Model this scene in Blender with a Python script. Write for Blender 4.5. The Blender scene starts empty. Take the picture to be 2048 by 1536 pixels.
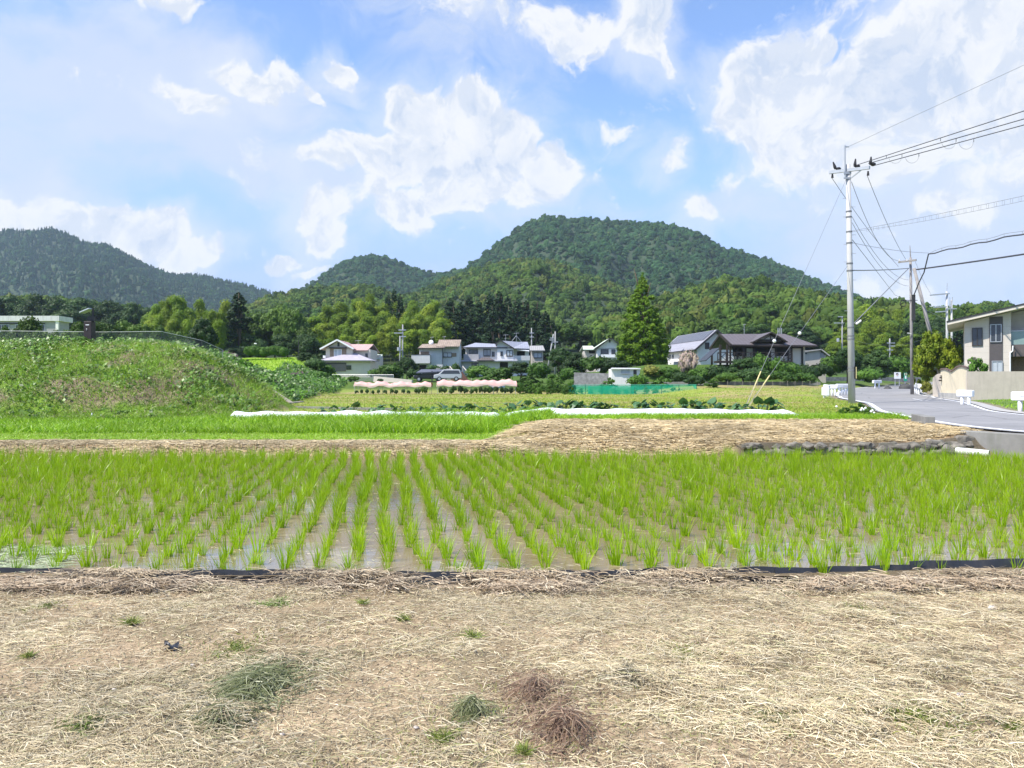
EXPOSURE = .78
SKY_TINT = (.86, .92, 1.06)
VEIL_COL = (2.75, 3.05, 3.7)
CLOUD_COL = (3.78, 3.8, 3.88)
BELLY_COL = (2.45, 2.8, 3.45)
HAZE_D = .00011
import bpy, math, random
import numpy as np
from mathutils import Vector, Matrix
random.seed(7)
RNG = np.random.default_rng(11)
SC = bpy.context.scene
COL = SC.collection
F, H, HY, CX = 1530.0, 1.65, 768.0, 1024.0      # focal length in photo pixels, eye height, horizon row
R = math.radians

def gx(px, D): return (px-CX)/F*D
def gz(py, D): return H-(py-HY)/F*D
def at(px, py, D): return Vector((gx(px, D), D, gz(py, D)))

# ------------------------------------------------------------------ objects
def tag(o, label=None, cat=None, group=None, kind=None):
    if label: o['label'] = label
    if cat: o['category'] = cat
    if group: o['group'] = group
    if kind: o['kind'] = kind
    return o
def thing(name, label, cat, loc=(0, 0, 0), group=None, rz=0.0):
    o = bpy.data.objects.new(name, None); COL.objects.link(o)
    o.empty_display_size = .2
    o.location = loc; o.rotation_euler = (0, 0, rz)
    return tag(o, label, cat, group)
def rootloc(p):
    while p.parent is not None: p = p.parent
    return np.array(p.location)
def link_mesh(name, me, parent=None):
    o = bpy.data.objects.new(name, me); COL.objects.link(o)
    if parent is not None: o.parent = parent
    return o
def mesh_np(name, verts, faces, mat, parent=None, col=None, local=True, smooth=False, matidx=None):
    """verts (N,3); faces (M,k) array with constant k. local: verts already relative to the root"""
    v = np.asarray(verts, dtype=np.float32).reshape(-1, 3)
    if parent is not None and not local: v = v - rootloc(parent).astype(np.float32)
    f = np.asarray(faces, dtype=np.int32)
    me = bpy.data.meshes.new(name)
    k = f.shape[1]
    me.vertices.add(len(v)); me.vertices.foreach_set('co', v.ravel())
    me.loops.add(f.size); me.loops.foreach_set('vertex_index', f.ravel())
    me.polygons.add(len(f)); me.polygons.foreach_set('loop_start', np.arange(0, f.size, k, dtype=np.int32))
    me.update(calc_edges=True)
    if smooth: me.polygons.foreach_set('use_smooth', np.ones(len(f), dtype=bool))
    if col is not None:
        a = me.color_attributes.new('Col', 'FLOAT_COLOR', 'POINT')
        c = np.ones((len(v), 4), dtype=np.float32); c[:, :3] = col
        a.data.foreach_set('color', c.ravel())
    for m in (mat if isinstance(mat, (list, tuple)) else [mat]): me.materials.append(m)
    if matidx is not None: me.polygons.foreach_set('material_index', np.asarray(matidx, dtype=np.int32))
    me.validate()
    if name == '_': return me
    return link_mesh(name, me, parent)

class MB:
    """collects simple solids, builds them as ONE mesh object"""
    def __init__(s): s.v, s.f = [], []
    def add(s, vs, fs):
        n = len(s.v); s.v += [tuple(v) for v in vs]; s.f += [tuple(i+n for i in f) for f in fs]; return s
    def box(s, x0, x1, y0, y1, z0, z1):
        if x0 > x1: x0, x1 = x1, x0
        if y0 > y1: y0, y1 = y1, y0
        if z0 > z1: z0, z1 = z1, z0
        return s.add([(x0, y0, z0), (x1, y0, z0), (x1, y1, z0), (x0, y1, z0), (x0, y0, z1), (x1, y0, z1), (x1, y1, z1), (x0, y1, z1)],
                     [(0, 3, 2, 1), (4, 5, 6, 7), (0, 1, 5, 4), (1, 2, 6, 5), (2, 3, 7, 6), (3, 0, 4, 7)])
    def slab(s, pts, th):
        """planar polygon thickened downwards along its normal"""
        p = [Vector(q) for q in pts]; n = (p[1]-p[0]).cross(p[2]-p[0]).normalized()
        if n.z < 0: n = -n
        k = len(p); lo = [q-n*th for q in p]
        return s.add(p+lo, [tuple(range(k)), tuple(reversed(range(k, 2*k)))]+[(i, i+k, (i+1) % k+k, (i+1) % k) for i in range(k)])
    def prism(s, poly, y0, y1):
        """polygon in (x,z) extruded from y0 to y1"""
        k = len(poly)
        vs = [(x, y0, z) for x, z in poly]+[(x, y1, z) for x, z in poly]
        return s.add(vs, [tuple(range(k)), tuple(reversed(range(k, 2*k)))]+[(i, i+k, (i+1) % k+k, (i+1) % k) for i in range(k)])
    def prismx(s, poly, x0, x1):
        k = len(poly)
        vs = [(x0, y, z) for y, z in poly]+[(x1, y, z) for y, z in poly]
        return s.add(vs, [tuple(range(k)), tuple(reversed(range(k, 2*k)))]+[(i, i+k, (i+1) % k+k, (i+1) % k) for i in range(k)])
    def tube(s, pts, r, n=6, cap=True):
        pts = [Vector(p) for p in pts]; m = len(pts)
        rr = r if isinstance(r, (list, tuple)) else [r]*m
        vs, fs = [], []
        for i, p in enumerate(pts):
            d = (pts[min(i+1, m-1)]-pts[max(i-1, 0)]).normalized()
            u = d.cross(Vector((0, 0, 1)) if abs(d.z) < .95 else Vector((0, 1, 0))).normalized(); w = d.cross(u)
            for k in range(n):
                a = 2*math.pi*k/n; vs.append(p+(u*math.cos(a)+w*math.sin(a))*rr[i])
        for i in range(m-1):
            for k in range(n):
                a, b = i*n+k, i*n+(k+1) % n; fs.append((a, b, b+n, a+n))
        if cap: fs += [tuple(reversed(range(n))), tuple(range((m-1)*n, m*n))]
        return s.add(vs, fs)
    def bar(s, a, b, w, h):
        """rectangular bar between two points; w across, h up"""
        a, b = Vector(a), Vector(b); d = (b-a).normalized()
        up = Vector((0, 0, 1)) if abs(d.z) < .95 else Vector((0, 1, 0))
        u = d.cross(up).normalized()*w/2; t = u.cross(d).normalized()*h/2
        vs = [a-u-t, a+u-t, a+u+t, a-u+t, b-u-t, b+u-t, b+u+t, b-u+t]
        return s.add(vs, [(0, 3, 2, 1), (4, 5, 6, 7), (0, 1, 5, 4), (1, 2, 6, 5), (2, 3, 7, 6), (3, 0, 4, 7)])
    def ball(s, c, r, n=8, sx=1, sy=1, sz=1):
        vs, fs = [], []
        for i in range(n+1):
            t = math.pi*i/n
            for k in range(n*2):
                a = math.pi*k/n
                vs.append((c[0]+r*sx*math.sin(t)*math.cos(a), c[1]+r*sy*math.sin(t)*math.sin(a), c[2]+r*sz*math.cos(t)))
        w = n*2
        for i in range(n):
            for k in range(w): fs.append((i*w+k, (i+1)*w+k, (i+1)*w+(k+1) % w, i*w+(k+1) % w))
        return s.add(vs, fs)
    def sheet(s, fn, nu, nv):
        n0 = len(s.v)
        vs = [fn(i/nu, j/nv) for i in range(nu+1) for j in range(nv+1)]
        return s.add(vs, [(i*(nv+1)+j, (i+1)*(nv+1)+j, (i+1)*(nv+1)+j+1, i*(nv+1)+j+1) for i in range(nu) for j in range(nv)])
    def build(s, name, mat, parent=None, local=False, smooth=False, bevel=0.0):
        me = bpy.data.meshes.new(name)
        v = np.array(s.v, dtype=float)
        if parent is not None and not local: v = v-rootloc(parent)
        me.from_pydata([tuple(q) for q in v], [], s.f)
        for m in (mat if isinstance(mat, (list, tuple)) else [mat]): me.materials.append(m)
        if smooth:
            for p in me.polygons: p.use_smooth = True
        me.validate(); me.update()
        o = link_mesh(name, me, parent)
        if bevel > 0:
            b = o.modifiers.new('Bevel', 'BEVEL'); b.width = bevel; b.segments = 2; b.limit_method = 'ANGLE'
        return o

def dup(root, loc=None, rz=None, label=None, group=None, scale=None):
    r = root.copy(); COL.objects.link(r)
    if loc is not None: r.location = loc
    if rz is not None: r.rotation_euler = (0, 0, rz)
    if scale is not None: r.scale = scale
    if label: r['label'] = label
    if group: r['group'] = group
    for ch in list(root.children):
        c = ch.copy(); COL.objects.link(c); c.parent = r
        for g in list(ch.children):
            d = g.copy(); COL.objects.link(d); d.parent = c
    return r

# ------------------------------------------------------------------ numpy noise
def _h(ix, iy, s): 
    t = np.sin(ix*127.1+iy*311.7+s*74.7)*43758.5453
    return t-np.floor(t)
def vnoise(x, y, s=0):
    x = np.asarray(x, float); y = np.asarray(y, float)
    ix, iy = np.floor(x), np.floor(y); fx, fy = x-ix, y-iy
    fx = fx*fx*(3-2*fx); fy = fy*fy*(3-2*fy)
    a, b, c, d = _h(ix, iy, s), _h(ix+1, iy, s), _h(ix, iy+1, s), _h(ix+1, iy+1, s)
    return (a*(1-fx)+b*fx)*(1-fy)+(c*(1-fx)+d*fx)*fy
def fbm(x, y, o=4, s=0):
    t, a, n = 0, .5, 0
    for i in range(o):
        t = t+a*vnoise(x, y, s+i*13.7); n += a; a *= .5; x = np.asarray(x)*2.03; y = np.asarray(y)*2.03
    return t/n
def ss(a, b, t):
    t = np.clip((np.asarray(t, float)-a)/(b-a), 0, 1); return t*t*(3-2*t)
def mix(a, b, t): return a*(1-t)+b*t

# ------------------------------------------------------------------ materials
def new_mat(name):
    m = bpy.data.materials.new(name); m.use_nodes = True
    nt = m.node_tree; nt.nodes.clear()
    out = nt.nodes.new('ShaderNodeOutputMaterial')
    return m, nt, out
def N(nt, typ, ins=None, **props):
    n = nt.nodes.new(typ)
    for k, v in props.items(): setattr(n, k, v)
    for k, v in (ins or {}).items():
        s = n.inputs[k]
        if isinstance(v, bpy.types.NodeSocket): nt.links.new(v, s)
        else: s.default_value = v
    return n
def c4(c): return (c[0], c[1], c[2], 1.0)
def math_n(nt, op, a, b=None, c=None, clamp=False):
    ins = {0: a}
    if b is not None: ins[1] = b
    if c is not None: ins[2] = c
    return N(nt, 'ShaderNodeMath', ins, operation=op, use_clamp=clamp).outputs[0]
def mixc(nt, fac, a, b, blend='MIX'):
    n = N(nt, 'ShaderNodeMix', None, data_type='RGBA', blend_type=blend)
    for i, v in ((0, fac), (6, a), (7, b)):
        if isinstance(v, bpy.types.NodeSocket): nt.links.new(v, n.inputs[i])
        else: n.inputs[i].default_value = v if i == 0 else c4(v)
    return n.outputs[2]

def plain(name, col, rough=.6, var=.12, scale=4.0, metal=0.0, bump=0.0, dirt=None, spec=.4, stretch=None, alpha=1.0):
    """one painted / cast surface: base colour, a little uneven tone, optional dirt streaks and bump"""
    m, nt, out = new_mat(name)
    tc = N(nt, 'ShaderNodeTexCoord').outputs['Object']
    mp = N(nt, 'ShaderNodeMapping', {'Vector': tc, 'Scale': stretch or (1, 1, 1)}).outputs[0]
    no = N(nt, 'ShaderNodeTexNoise', {'Vector': mp, 'Scale': scale, 'Detail': 6.0, 'Roughness': .65})
    f = N(nt, 'ShaderNodeMapRange', {'Value': no.outputs[0], 1: .3, 2: .7, 3: 1-var, 4: 1+var}).outputs[0]
    c = mixc(nt, 1.0, col, (1, 1, 1), 'MULTIPLY')
    cc = N(nt, 'ShaderNodeVectorMath', {0: c, 1: f}, operation='MULTIPLY').outputs[0]
    if dirt:
        mp2 = N(nt, 'ShaderNodeMapping', {'Vector': tc, 'Scale': (3.0, 3.0, .35)}).outputs[0]
        n2 = N(nt, 'ShaderNodeTexNoise', {'Vector': mp2, 'Scale': 2.2, 'Detail': 5.0})
        f2 = N(nt, 'ShaderNodeMapRange', {'Value': n2.outputs[0], 1: .5, 2: .75, 3: 0, 4: .55}).outputs[0]
        cc = mixc(nt, f2, cc, dirt)
    b = N(nt, 'ShaderNodeBsdfPrincipled', {'Base Color': cc, 'Roughness': rough, 'Metallic': metal, 'Specular IOR Level': spec, 'Alpha': alpha})
    if bump:
        bu = N(nt, 'ShaderNodeBump', {'Height': no.outputs[0], 'Strength': bump, 'Distance': .02}).outputs[0]
        nt.links.new(bu, b.inputs['Normal'])
    nt.links.new(b.outputs[0], out.inputs[0]); return m

def striped(name, col, col2, freq, axis=0, rough=.6, duty=.12, var=.1, bump=.3):
    """boards, tiles or seams: thin lines across one local axis"""
    m, nt, out = new_mat(name)
    tc = N(nt, 'ShaderNodeTexCoord').outputs['Object']
    sep = N(nt, 'ShaderNodeSeparateXYZ', {0: tc})
    t = math_n(nt, 'MULTIPLY', sep.outputs[axis], freq)
    fr = math_n(nt, 'FRACT', t)
    line = math_n(nt, 'LESS_THAN', fr, duty)
    no = N(nt, 'ShaderNodeTexNoise', {'Vector': tc, 'Scale': 1.7, 'Detail': 6.0})
    f = N(nt, 'ShaderNodeMapRange', {'Value': no.outputs[0], 1: .3, 2: .7, 3: 1-var, 4: 1+var}).outputs[0]
    c = mixc(nt, line, col, col2)
    cc = N(nt, 'ShaderNodeVectorMath', {0: c, 1: f}, operation='MULTIPLY').outputs[0]
    b = N(nt, 'ShaderNodeBsdfPrincipled', {'Base Color': cc, 'Roughness': rough, 'Specular IOR Level': .3})
    if bump:
        nt.links.new(N(nt, 'ShaderNodeBump', {'Height': line, 'Strength': bump, 'Distance': .02}, invert=True).outputs[0], b.inputs['Normal'])
    nt.links.new(b.outputs[0], out.inputs[0]); return m

def leafy(name, c1, c2, trans=.3, scale=.5, rnd=.35, attr=False, rough=.55, gloss=.08, hue2=None):
    """foliage: two leaf tones mixed by position and by plant, some light through the leaf"""
    m, nt, out = new_mat(name)
    if attr:
        base = N(nt, 'ShaderNodeAttribute', None, attribute_name='Col').outputs[0]
        geo = N(nt, 'ShaderNodeNewGeometry')
        v = N(nt, 'ShaderNodeMapRange', {'Value': geo.outputs['Random Per Island'], 1: 0, 2: 1, 3: 1-rnd, 4: 1+rnd}).outputs[0]
        col = N(nt, 'ShaderNodeVectorMath', {0: base, 1: v}, operation='MULTIPLY').outputs[0]
    else:
        geo = N(nt, 'ShaderNodeNewGeometry'); oi = N(nt, 'ShaderNodeObjectInfo')
        no = N(nt, 'ShaderNodeTexNoise', {'Vector': geo.outputs['Position'], 'Scale': scale, 'Detail': 3.0})
        a = N(nt, 'ShaderNodeMapRange', {'Value': no.outputs[0], 1: .3, 2: .7, 3: 0, 4: .7}).outputs[0]
        b_ = math_n(nt, 'MULTIPLY', oi.outputs['Random'], .5)
        c_ = math_n(nt, 'MULTIPLY', geo.outputs['Random Per Island'], .35)
        f = math_n(nt, 'ADD', math_n(nt, 'ADD', a, b_), math_n(nt, 'SUBTRACT', c_, .35), clamp=True)
        col = mixc(nt, f, c1, c2)
        r2 = math_n(nt, 'FRACT', math_n(nt, 'MULTIPLY', oi.outputs['Random'], 17.31))
        v = N(nt, 'ShaderNodeMapRange', {'Value': r2, 1: 0, 2: 1, 3: 1-rnd, 4: 1+rnd}).outputs[0]
        if hue2 is not None:
            r3 = math_n(nt, 'FRACT', math_n(nt, 'MULTIPLY', oi.outputs['Random'], 57.7))
            g3 = N(nt, 'ShaderNodeMapRange', {'Value': r3, 1: .8, 2: 1, 3: 0, 4: .7}).outputs[0]
            col = mixc(nt, g3, col, hue2)
        col = N(nt, 'ShaderNodeVectorMath', {0: col, 1: v}, operation='MULTIPLY').outputs[0]
    d = N(nt, 'ShaderNodeBsdfDiffuse', {'Color': col})
    t = N(nt, 'ShaderNodeBsdfTranslucent', {'Color': col})
    mx = N(nt, 'ShaderNodeMixShader', {0: trans, 1: d.outputs[0], 2: t.outputs[0]})
    if gloss > 0:
        g = N(nt, 'ShaderNodeBsdfGlossy', {'Color': (1, 1, 1, 1), 'Roughness': rough})
        fr = N(nt, 'ShaderNodeLayerWeight', {'Blend': .25})
        gf = math_n(nt, 'MULTIPLY', fr.outputs['Facing'], gloss)
        mx = N(nt, 'ShaderNodeMixShader', {0: gf, 1: mx.outputs[0], 2: g.outputs[0]})
    nt.links.new(mx.outputs[0], out.inputs[0]); return m

def glass(name, col=(.03, .04, .05), rough=.05):
    m, nt, out = new_mat(name)
    b = N(nt, 'ShaderNodeBsdfPrincipled', {'Base Color': c4(col), 'Roughness': rough, 'Specular IOR Level': .8})
    nt.links.new(b.outputs[0], out.inputs[0]); return m

# ------------------------------------------------------------------ camera, light
cd = bpy.data.cameras.new('camera'); cam = bpy.data.objects.new('camera', cd); COL.objects.link(cam)
cam.location = (0, 0, H); cam.rotation_euler = (R(90), 0, 0)
cd.sensor_width = 36; cd.lens = F/2048*36; cd.clip_start = .05; cd.clip_end = 9000
SC.camera = cam
SUN_AZ = math.atan2(-.84, -.46)          # sun to the viewer's left and a little behind
SUN_EL = R(55)
sv = Vector((math.cos(SUN_EL)*math.sin(SUN_AZ), math.cos(SUN_EL)*math.cos(SUN_AZ), math.sin(SUN_EL)))
sl = bpy.data.lights.new('sun', 'SUN'); sl.energy = 4.4; sl.angle = R(.5); sl.color = (1, .94, .85)
so = bpy.data.objects.new('sun', sl); COL.objects.link(so); so.rotation_euler = sv.to_track_quat('Z', 'Y').to_euler()
so.location = (-60, -30, 120)
SC.view_settings.view_transform = 'Standard'; SC.view_settings.look = 'None'
SC.view_settings.exposure = EXPOSURE; SC.view_settings.gamma = 1.0
SC.render.engine = 'CYCLES'
SC.cycles.use_denoising = True
SC.cycles.max_bounces = 6; SC.cycles.diffuse_bounces = 3; SC.cycles.glossy_bounces = 3
SC.cycles.transmission_bounces = 3; SC.cycles.transparent_max_bounces = 8; SC.cycles.volume_bounces = 1
SC.cycles.caustics_reflective = False; SC.cycles.caustics_refractive = False
SC.cycles.sample_clamp_indirect = 6
# ------------------------------------------------------------------ sky: Nishita air with cumulus and veils by direction
def build_sky():
    w = bpy.data.worlds.new('World'); SC.world = w; w.use_nodes = True
    nt = w.node_tree; nt.nodes.clear()
    out = N(nt, 'ShaderNodeOutputWorld')
    sky = N(nt, 'ShaderNodeTexSky', sky_type='NISHITA', sun_disc=False, sun_elevation=SUN_EL, sun_rotation=SUN_AZ % (2*math.pi),
            air_density=1.0, dust_density=.6, ozone_density=2.2, altitude=80)
    tc = N(nt, 'ShaderNodeTexCoord').outputs['Generated']
    sp = N(nt, 'ShaderNodeSeparateXYZ', {0: tc})
    az = math_n(nt, 'ARCTAN2', sp.outputs[0], sp.outputs[1])
    el = math_n(nt, 'ARCSINE', sp.outputs[2])
    P = N(nt, 'ShaderNodeCombineXYZ', {0: az, 1: el, 2: 0.0}).outputs[0]
    def noise(scale, detail, rough=.6, vec=None, dist=0.0, col=False):
        n = N(nt, 'ShaderNodeTexNoise', {'Vector': vec or P, 'Scale': scale, 'Detail': detail, 'Roughness': rough, 'Distortion': dist})
        return n.outputs[1 if col else 0]
    def vadd(a, b): return N(nt, 'ShaderNodeVectorMath', {0: a, 1: b}, operation='ADD').outputs[0]
    def vscale(a, s): return N(nt, 'ShaderNodeVectorMath', {0: a, 3: s}, operation='SCALE').outputs[0]
    def warp(vec, scale, amp, detail=2.0):
        c = noise(scale, detail, .55, vec, 0.0, True)
        c = N(nt, 'ShaderNodeVectorMath', {0: c, 1: (.5, .5, .5)}, operation='SUBTRACT').outputs[0]
        return vadd(vec, vscale(c, amp))
    W1 = warp(warp(P, 5.5, .10, 3.0), 17.0, .045, 6.0)
    def ang(px, py):
        a = math.atan((px-CX)/F); e = math.atan((HY-py)/F*math.cos(a)); return a, e
    def blob(vec, px, py, rx, ry, rot=0.0, wgt=1.0, soft=1.0):
        a, e = ang(px, py)
        v = N(nt, 'ShaderNodeVectorMath', {0: vec, 1: (a, e, 0)}, operation='SUBTRACT').outputs[0]
        if rot: v = N(nt, 'ShaderNodeVectorRotate', {'Vector': v, 'Angle': R(rot)}, rotation_type='Z_AXIS').outputs[0]
        v = N(nt, 'ShaderNodeVectorMath', {0: v, 1: (F/rx, F/ry, 0)}, operation='MULTIPLY').outputs[0]
        d = N(nt, 'ShaderNodeVectorMath', {0: v}, operation='LENGTH').outputs[1]
        return N(nt, 'ShaderNodeMapRange', {'Value': d, 1: 1.0+.35*soft, 2: 1.0-.75*soft, 3: 0.0, 4: wgt}, interpolation_type='SMOOTHSTEP').outputs[0]
    def union(lst):
        r = lst[0]
        for b in lst[1:]: r = math_n(nt, 'SMOOTH_MAX', r, b, .15)
        return r
    cum = union([blob(W1, *b) for b in CUMULUS])
    n1 = noise(13.0, 9.0, .62, W1)
    n2 = noise(36.0, 7.0, .64, W1)
    dens = math_n(nt, 'ADD', cum, math_n(nt, 'MULTIPLY', math_n(nt, 'SUBTRACT', n1, .5), 1.7))
    dens = math_n(nt, 'ADD', dens, math_n(nt, 'MULTIPLY', math_n(nt, 'SUBTRACT', n2, .5), 1.0))
    cmask = N(nt, 'ShaderNodeMapRange', {'Value': dens, 1: .27, 2: .66, 3: 0, 4: 1}, interpolation_type='SMOOTHSTEP').outputs[0]
    inner = N(nt, 'ShaderNodeMapRange', {'Value': dens, 1: .75, 2: 1.25, 3: 0, 4: 1}, interpolation_type='SMOOTHSTEP').outputs[0]
    # darker cloud bellies
    n3 = noise(7.0, 7.0, .6, W1)
    # billows: lit towards the sun, softly shaded away from it
    W2 = vadd(W1, (-.012, .020, 0))
    nb_ = noise(13.0, 9.0, .62, W2)
    rel = N(nt, 'ShaderNodeMapRange', {'Value': math_n(nt, 'SUBTRACT', nb_, n1), 1: -.03, 2: .09, 3: 0, 4: 1}, interpolation_type='SMOOTHSTEP').outputs[0]
    belly = math_n(nt, 'MULTIPLY', inner, N(nt, 'ShaderNodeMapRange', {'Value': n3, 1: .36, 2: .58, 3: 0, 4: .8}).outputs[0])
    belly = math_n(nt, 'ADD', belly, math_n(nt, 'MULTIPLY', rel, .62), clamp=True)
    # thin cloud hanging round the cumulus
    halo = union([blob(W1, b[0]-12, b[1]+12, b[2]*1.5+25, b[3]*1.45+22, b[4], b[5]*.9, 1.0) for b in CUMULUS])
    n4 = noise(8.0, 8.0, .62, W1, .3)
    hm = math_n(nt, 'ADD', halo, math_n(nt, 'MULTIPLY', math_n(nt, 'SUBTRACT', n4, .5), 2.4))
    hm = N(nt, 'ShaderNodeMapRange', {'Value': hm, 1: .15, 2: 1.2, 3: 0, 4: .72}, interpolation_type='SMOOTHSTEP').outputs[0]
    # veils
    SV = N(nt, 'ShaderNodeVectorMath', {0: W1, 1: (1, 2.3, 1)}, operation='MULTIPLY').outputs[0]
    v1 = noise(4.5, 7.0, .58, SV, .4)
    veil = union([blob(W1, *b) for b in VEILS])
    vm = math_n(nt, 'ADD', veil, math_n(nt, 'MULTIPLY', math_n(nt, 'SUBTRACT', v1, .5), 2.3))
    vm = N(nt, 'ShaderNodeMapRange', {'Value': vm, 1: .15, 2: 1.0, 3: 0, 4: .86}, interpolation_type='SMOOTHSTEP').outputs[0]
    sk = N(nt, 'ShaderNodeVectorMath', {0: sky.outputs[0], 1: SKY_TINT}, operation='MULTIPLY').outputs[0]
    low = N(nt, 'ShaderNodeMapRange', {'Value': el, 1: .34, 2: .08, 3: 0, 4: .88}, interpolation_type='SMOOTHSTEP').outputs[0]
    sk = mixc(nt, low, sk, (1.72, 2.22, 3.72))
    c = mixc(nt, vm, sk, VEIL_COL)
    c = mixc(nt, hm, c, HALO_COL)
    ccol = mixc(nt, belly, CLOUD_COL, BELLY_COL)
    # only above the horizon
    up = N(nt, 'ShaderNodeMapRange', {'Value': el, 1: -.02, 2: .03, 3: 0, 4: 1}).outputs[0]
    c = mixc(nt, math_n(nt, 'MULTIPLY', math_n(nt, 'MULTIPLY', cmask, up), .96), c, ccol)
    bg = N(nt, 'ShaderNodeBackground', {'Color': c, 'Strength': SKY_STR})
    nt.links.new(bg.outputs[0], out.inputs[0])
    w.cycles.sampling_method = 'MANUAL'; w.cycles.sample_map_resolution = 1024
# px, py, rx, ry, rotation, weight, softness   (directions, written as photo pixels)
CUMULUS = [
    (1555, 150, 112, 82, 0, 1.1, .7), (1520, 215, 88, 80, 0, 1.0, .8), (1700, 215, 150, 95, 0, 1.1, .8), (1640, 300, 130, 85, 0, 1.0, .9), (1760, 330, 150, 60, 0, .8, 1.0),
    (1860, 150, 150, 110, 0, 1.1, .8), (1960, 60, 190, 110, 0, 1.1, .8), (1960, 250, 180, 90, 0, .95, 1.0), (2250, 120, 280, 260, 0, 1.1, .9), (1840, 20, 60, 50, 0, .9, .8),
    (835, 235, 72, 58, 0, 1.05, .7), (940, 240, 100, 58, 0, 1.1, .7), (1020, 290, 80, 62, 0, 1.1, .7), (900, 310, 160, 70, 0, 1.1, .8), (1100, 340, 66, 58, 0, 1.0, .8), (760, 325, 120, 55, 12, 1.0, .8), (650, 325, 66, 30, 0, .85, .9),
    (640, 430, 54, 56, 0, .9, .8), (660, 480, 50, 34, 0, .8, .9), (810, 430, 84, 46, 0, .95, .8), (930, 390, 110, 46, 0, .9, .9), (1030, 380, 90, 46, 0, .85, .9), (740, 390, 70, 40, 0, .8, 1.0),
    (40, 435, 90, 44, -12, 1.0, .8), (170, 462, 110, 40, -10, 1.0, .8), (300, 470, 90, 44, -8, 1.05, .8), (380, 505, 80, 26, -20, .95, .8), (-150, 420, 180, 70, 0, 1.0, .9),
    (575, 520, 55, 20, -8, .85, .9), (630, 538, 46, 12, -12, .7, .9), (400, 205, 78, 34, 30, .82, .9), (500, 170, 70, 36, 12, .88, .9), (560, 150, 52, 36, 0, .82, .9), (690, 140, 46, 30, 40, .85, .9), (625, 190, 50, 18, 45, .75, .9),
    (1290, 30, 84, 66, 0, 1.05, .8), (1335, 105, 20, 40, 0, .72, .9), (1130, 60, 150, 60, 0, .7, 1.0), (960, 20, 130, 40, 0, .6, 1.0),
    (1222, 254, 60, 22, 4, .66, 1.3), (1335, 305, 32, 42, 25, .72, 1.0), (1330, 340, 30, 24, 0, .7, 1.0), (1385, 435, 42, 26, 0, .72, 1.0), (1790, 570, 80, 36, 10, .85, .9),
    (1900, 425, 70, 26, 12, .65, 1.0), (1650, 85, 30, 18, 40, .72, .9), (330, -10, 90, 30, 0, .7, 1.2), (1900, 250, 90, 50, 0, .9, .9),
]
VEILS = [
    (250, 200, 480, 190, -4, 1.0, 1.0), (520, 320, 300, 110, 6, .8, 1.0), (-200, 250, 400, 260, 0, 1.0, 1.0), (900, 60, 230, 90, 14, .62, 1.0),
    (1900, 430, 420, 170, -5, .95, 1.0), (1500, 420, 200, 60, 6, .5, 1.0), (1100, 420, 300, 70, 3, .62, 1.0), (2300, 300, 500, 400, 0, 1.0, 1.0),
    (900, 560, 900, 40, 0, .4, 1.0), (1850, 560, 400, 80, 0, .6, 1.0),
]
HALO_COL = (3.1, 3.35, 3.9)
SKY_STR = .15
build_sky()
# ------------------------------------------------------------------ lie of the land
RY = [5, 8, 13.5, 16.8, 18.2, 21, 31, 44, 52, 57, 70, 87, 110, 125, 150]
RL = [17.0, 15.6, 13.1, 11.7, 11.45, 11.75, 14.7, 20.3, 22.7, 24.2, 29.3, 38, 55, 68, 95]
RR = [22, 20.0, 17.6, 16.9, 16.8, 16.9, 19.8, 26.6, 30, 32, 37.5, 47, 62, 76, 104]
RZ = [.52, .53, .54, .55, .55, .55, .55, .56, .6, .63, .75, 1.1, 1.62, 2.0, 2.6]
def road_l(y): return np.interp(y, RY, RL)
def road_r(y): return np.interp(y, RY, RR)
def road_z(y): return np.interp(y, RY, RZ)
def wall_x(y): return 10.8+(18.2-np.asarray(y, float))*.464
def plateau_edge(y): return np.interp(y, [30, 36, 40, 45, 58, 70, 82, 100, 115], [-17.0, -17.2, -18.3, -20.3, -23, -25, -26.2, -29, -33.5])
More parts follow.
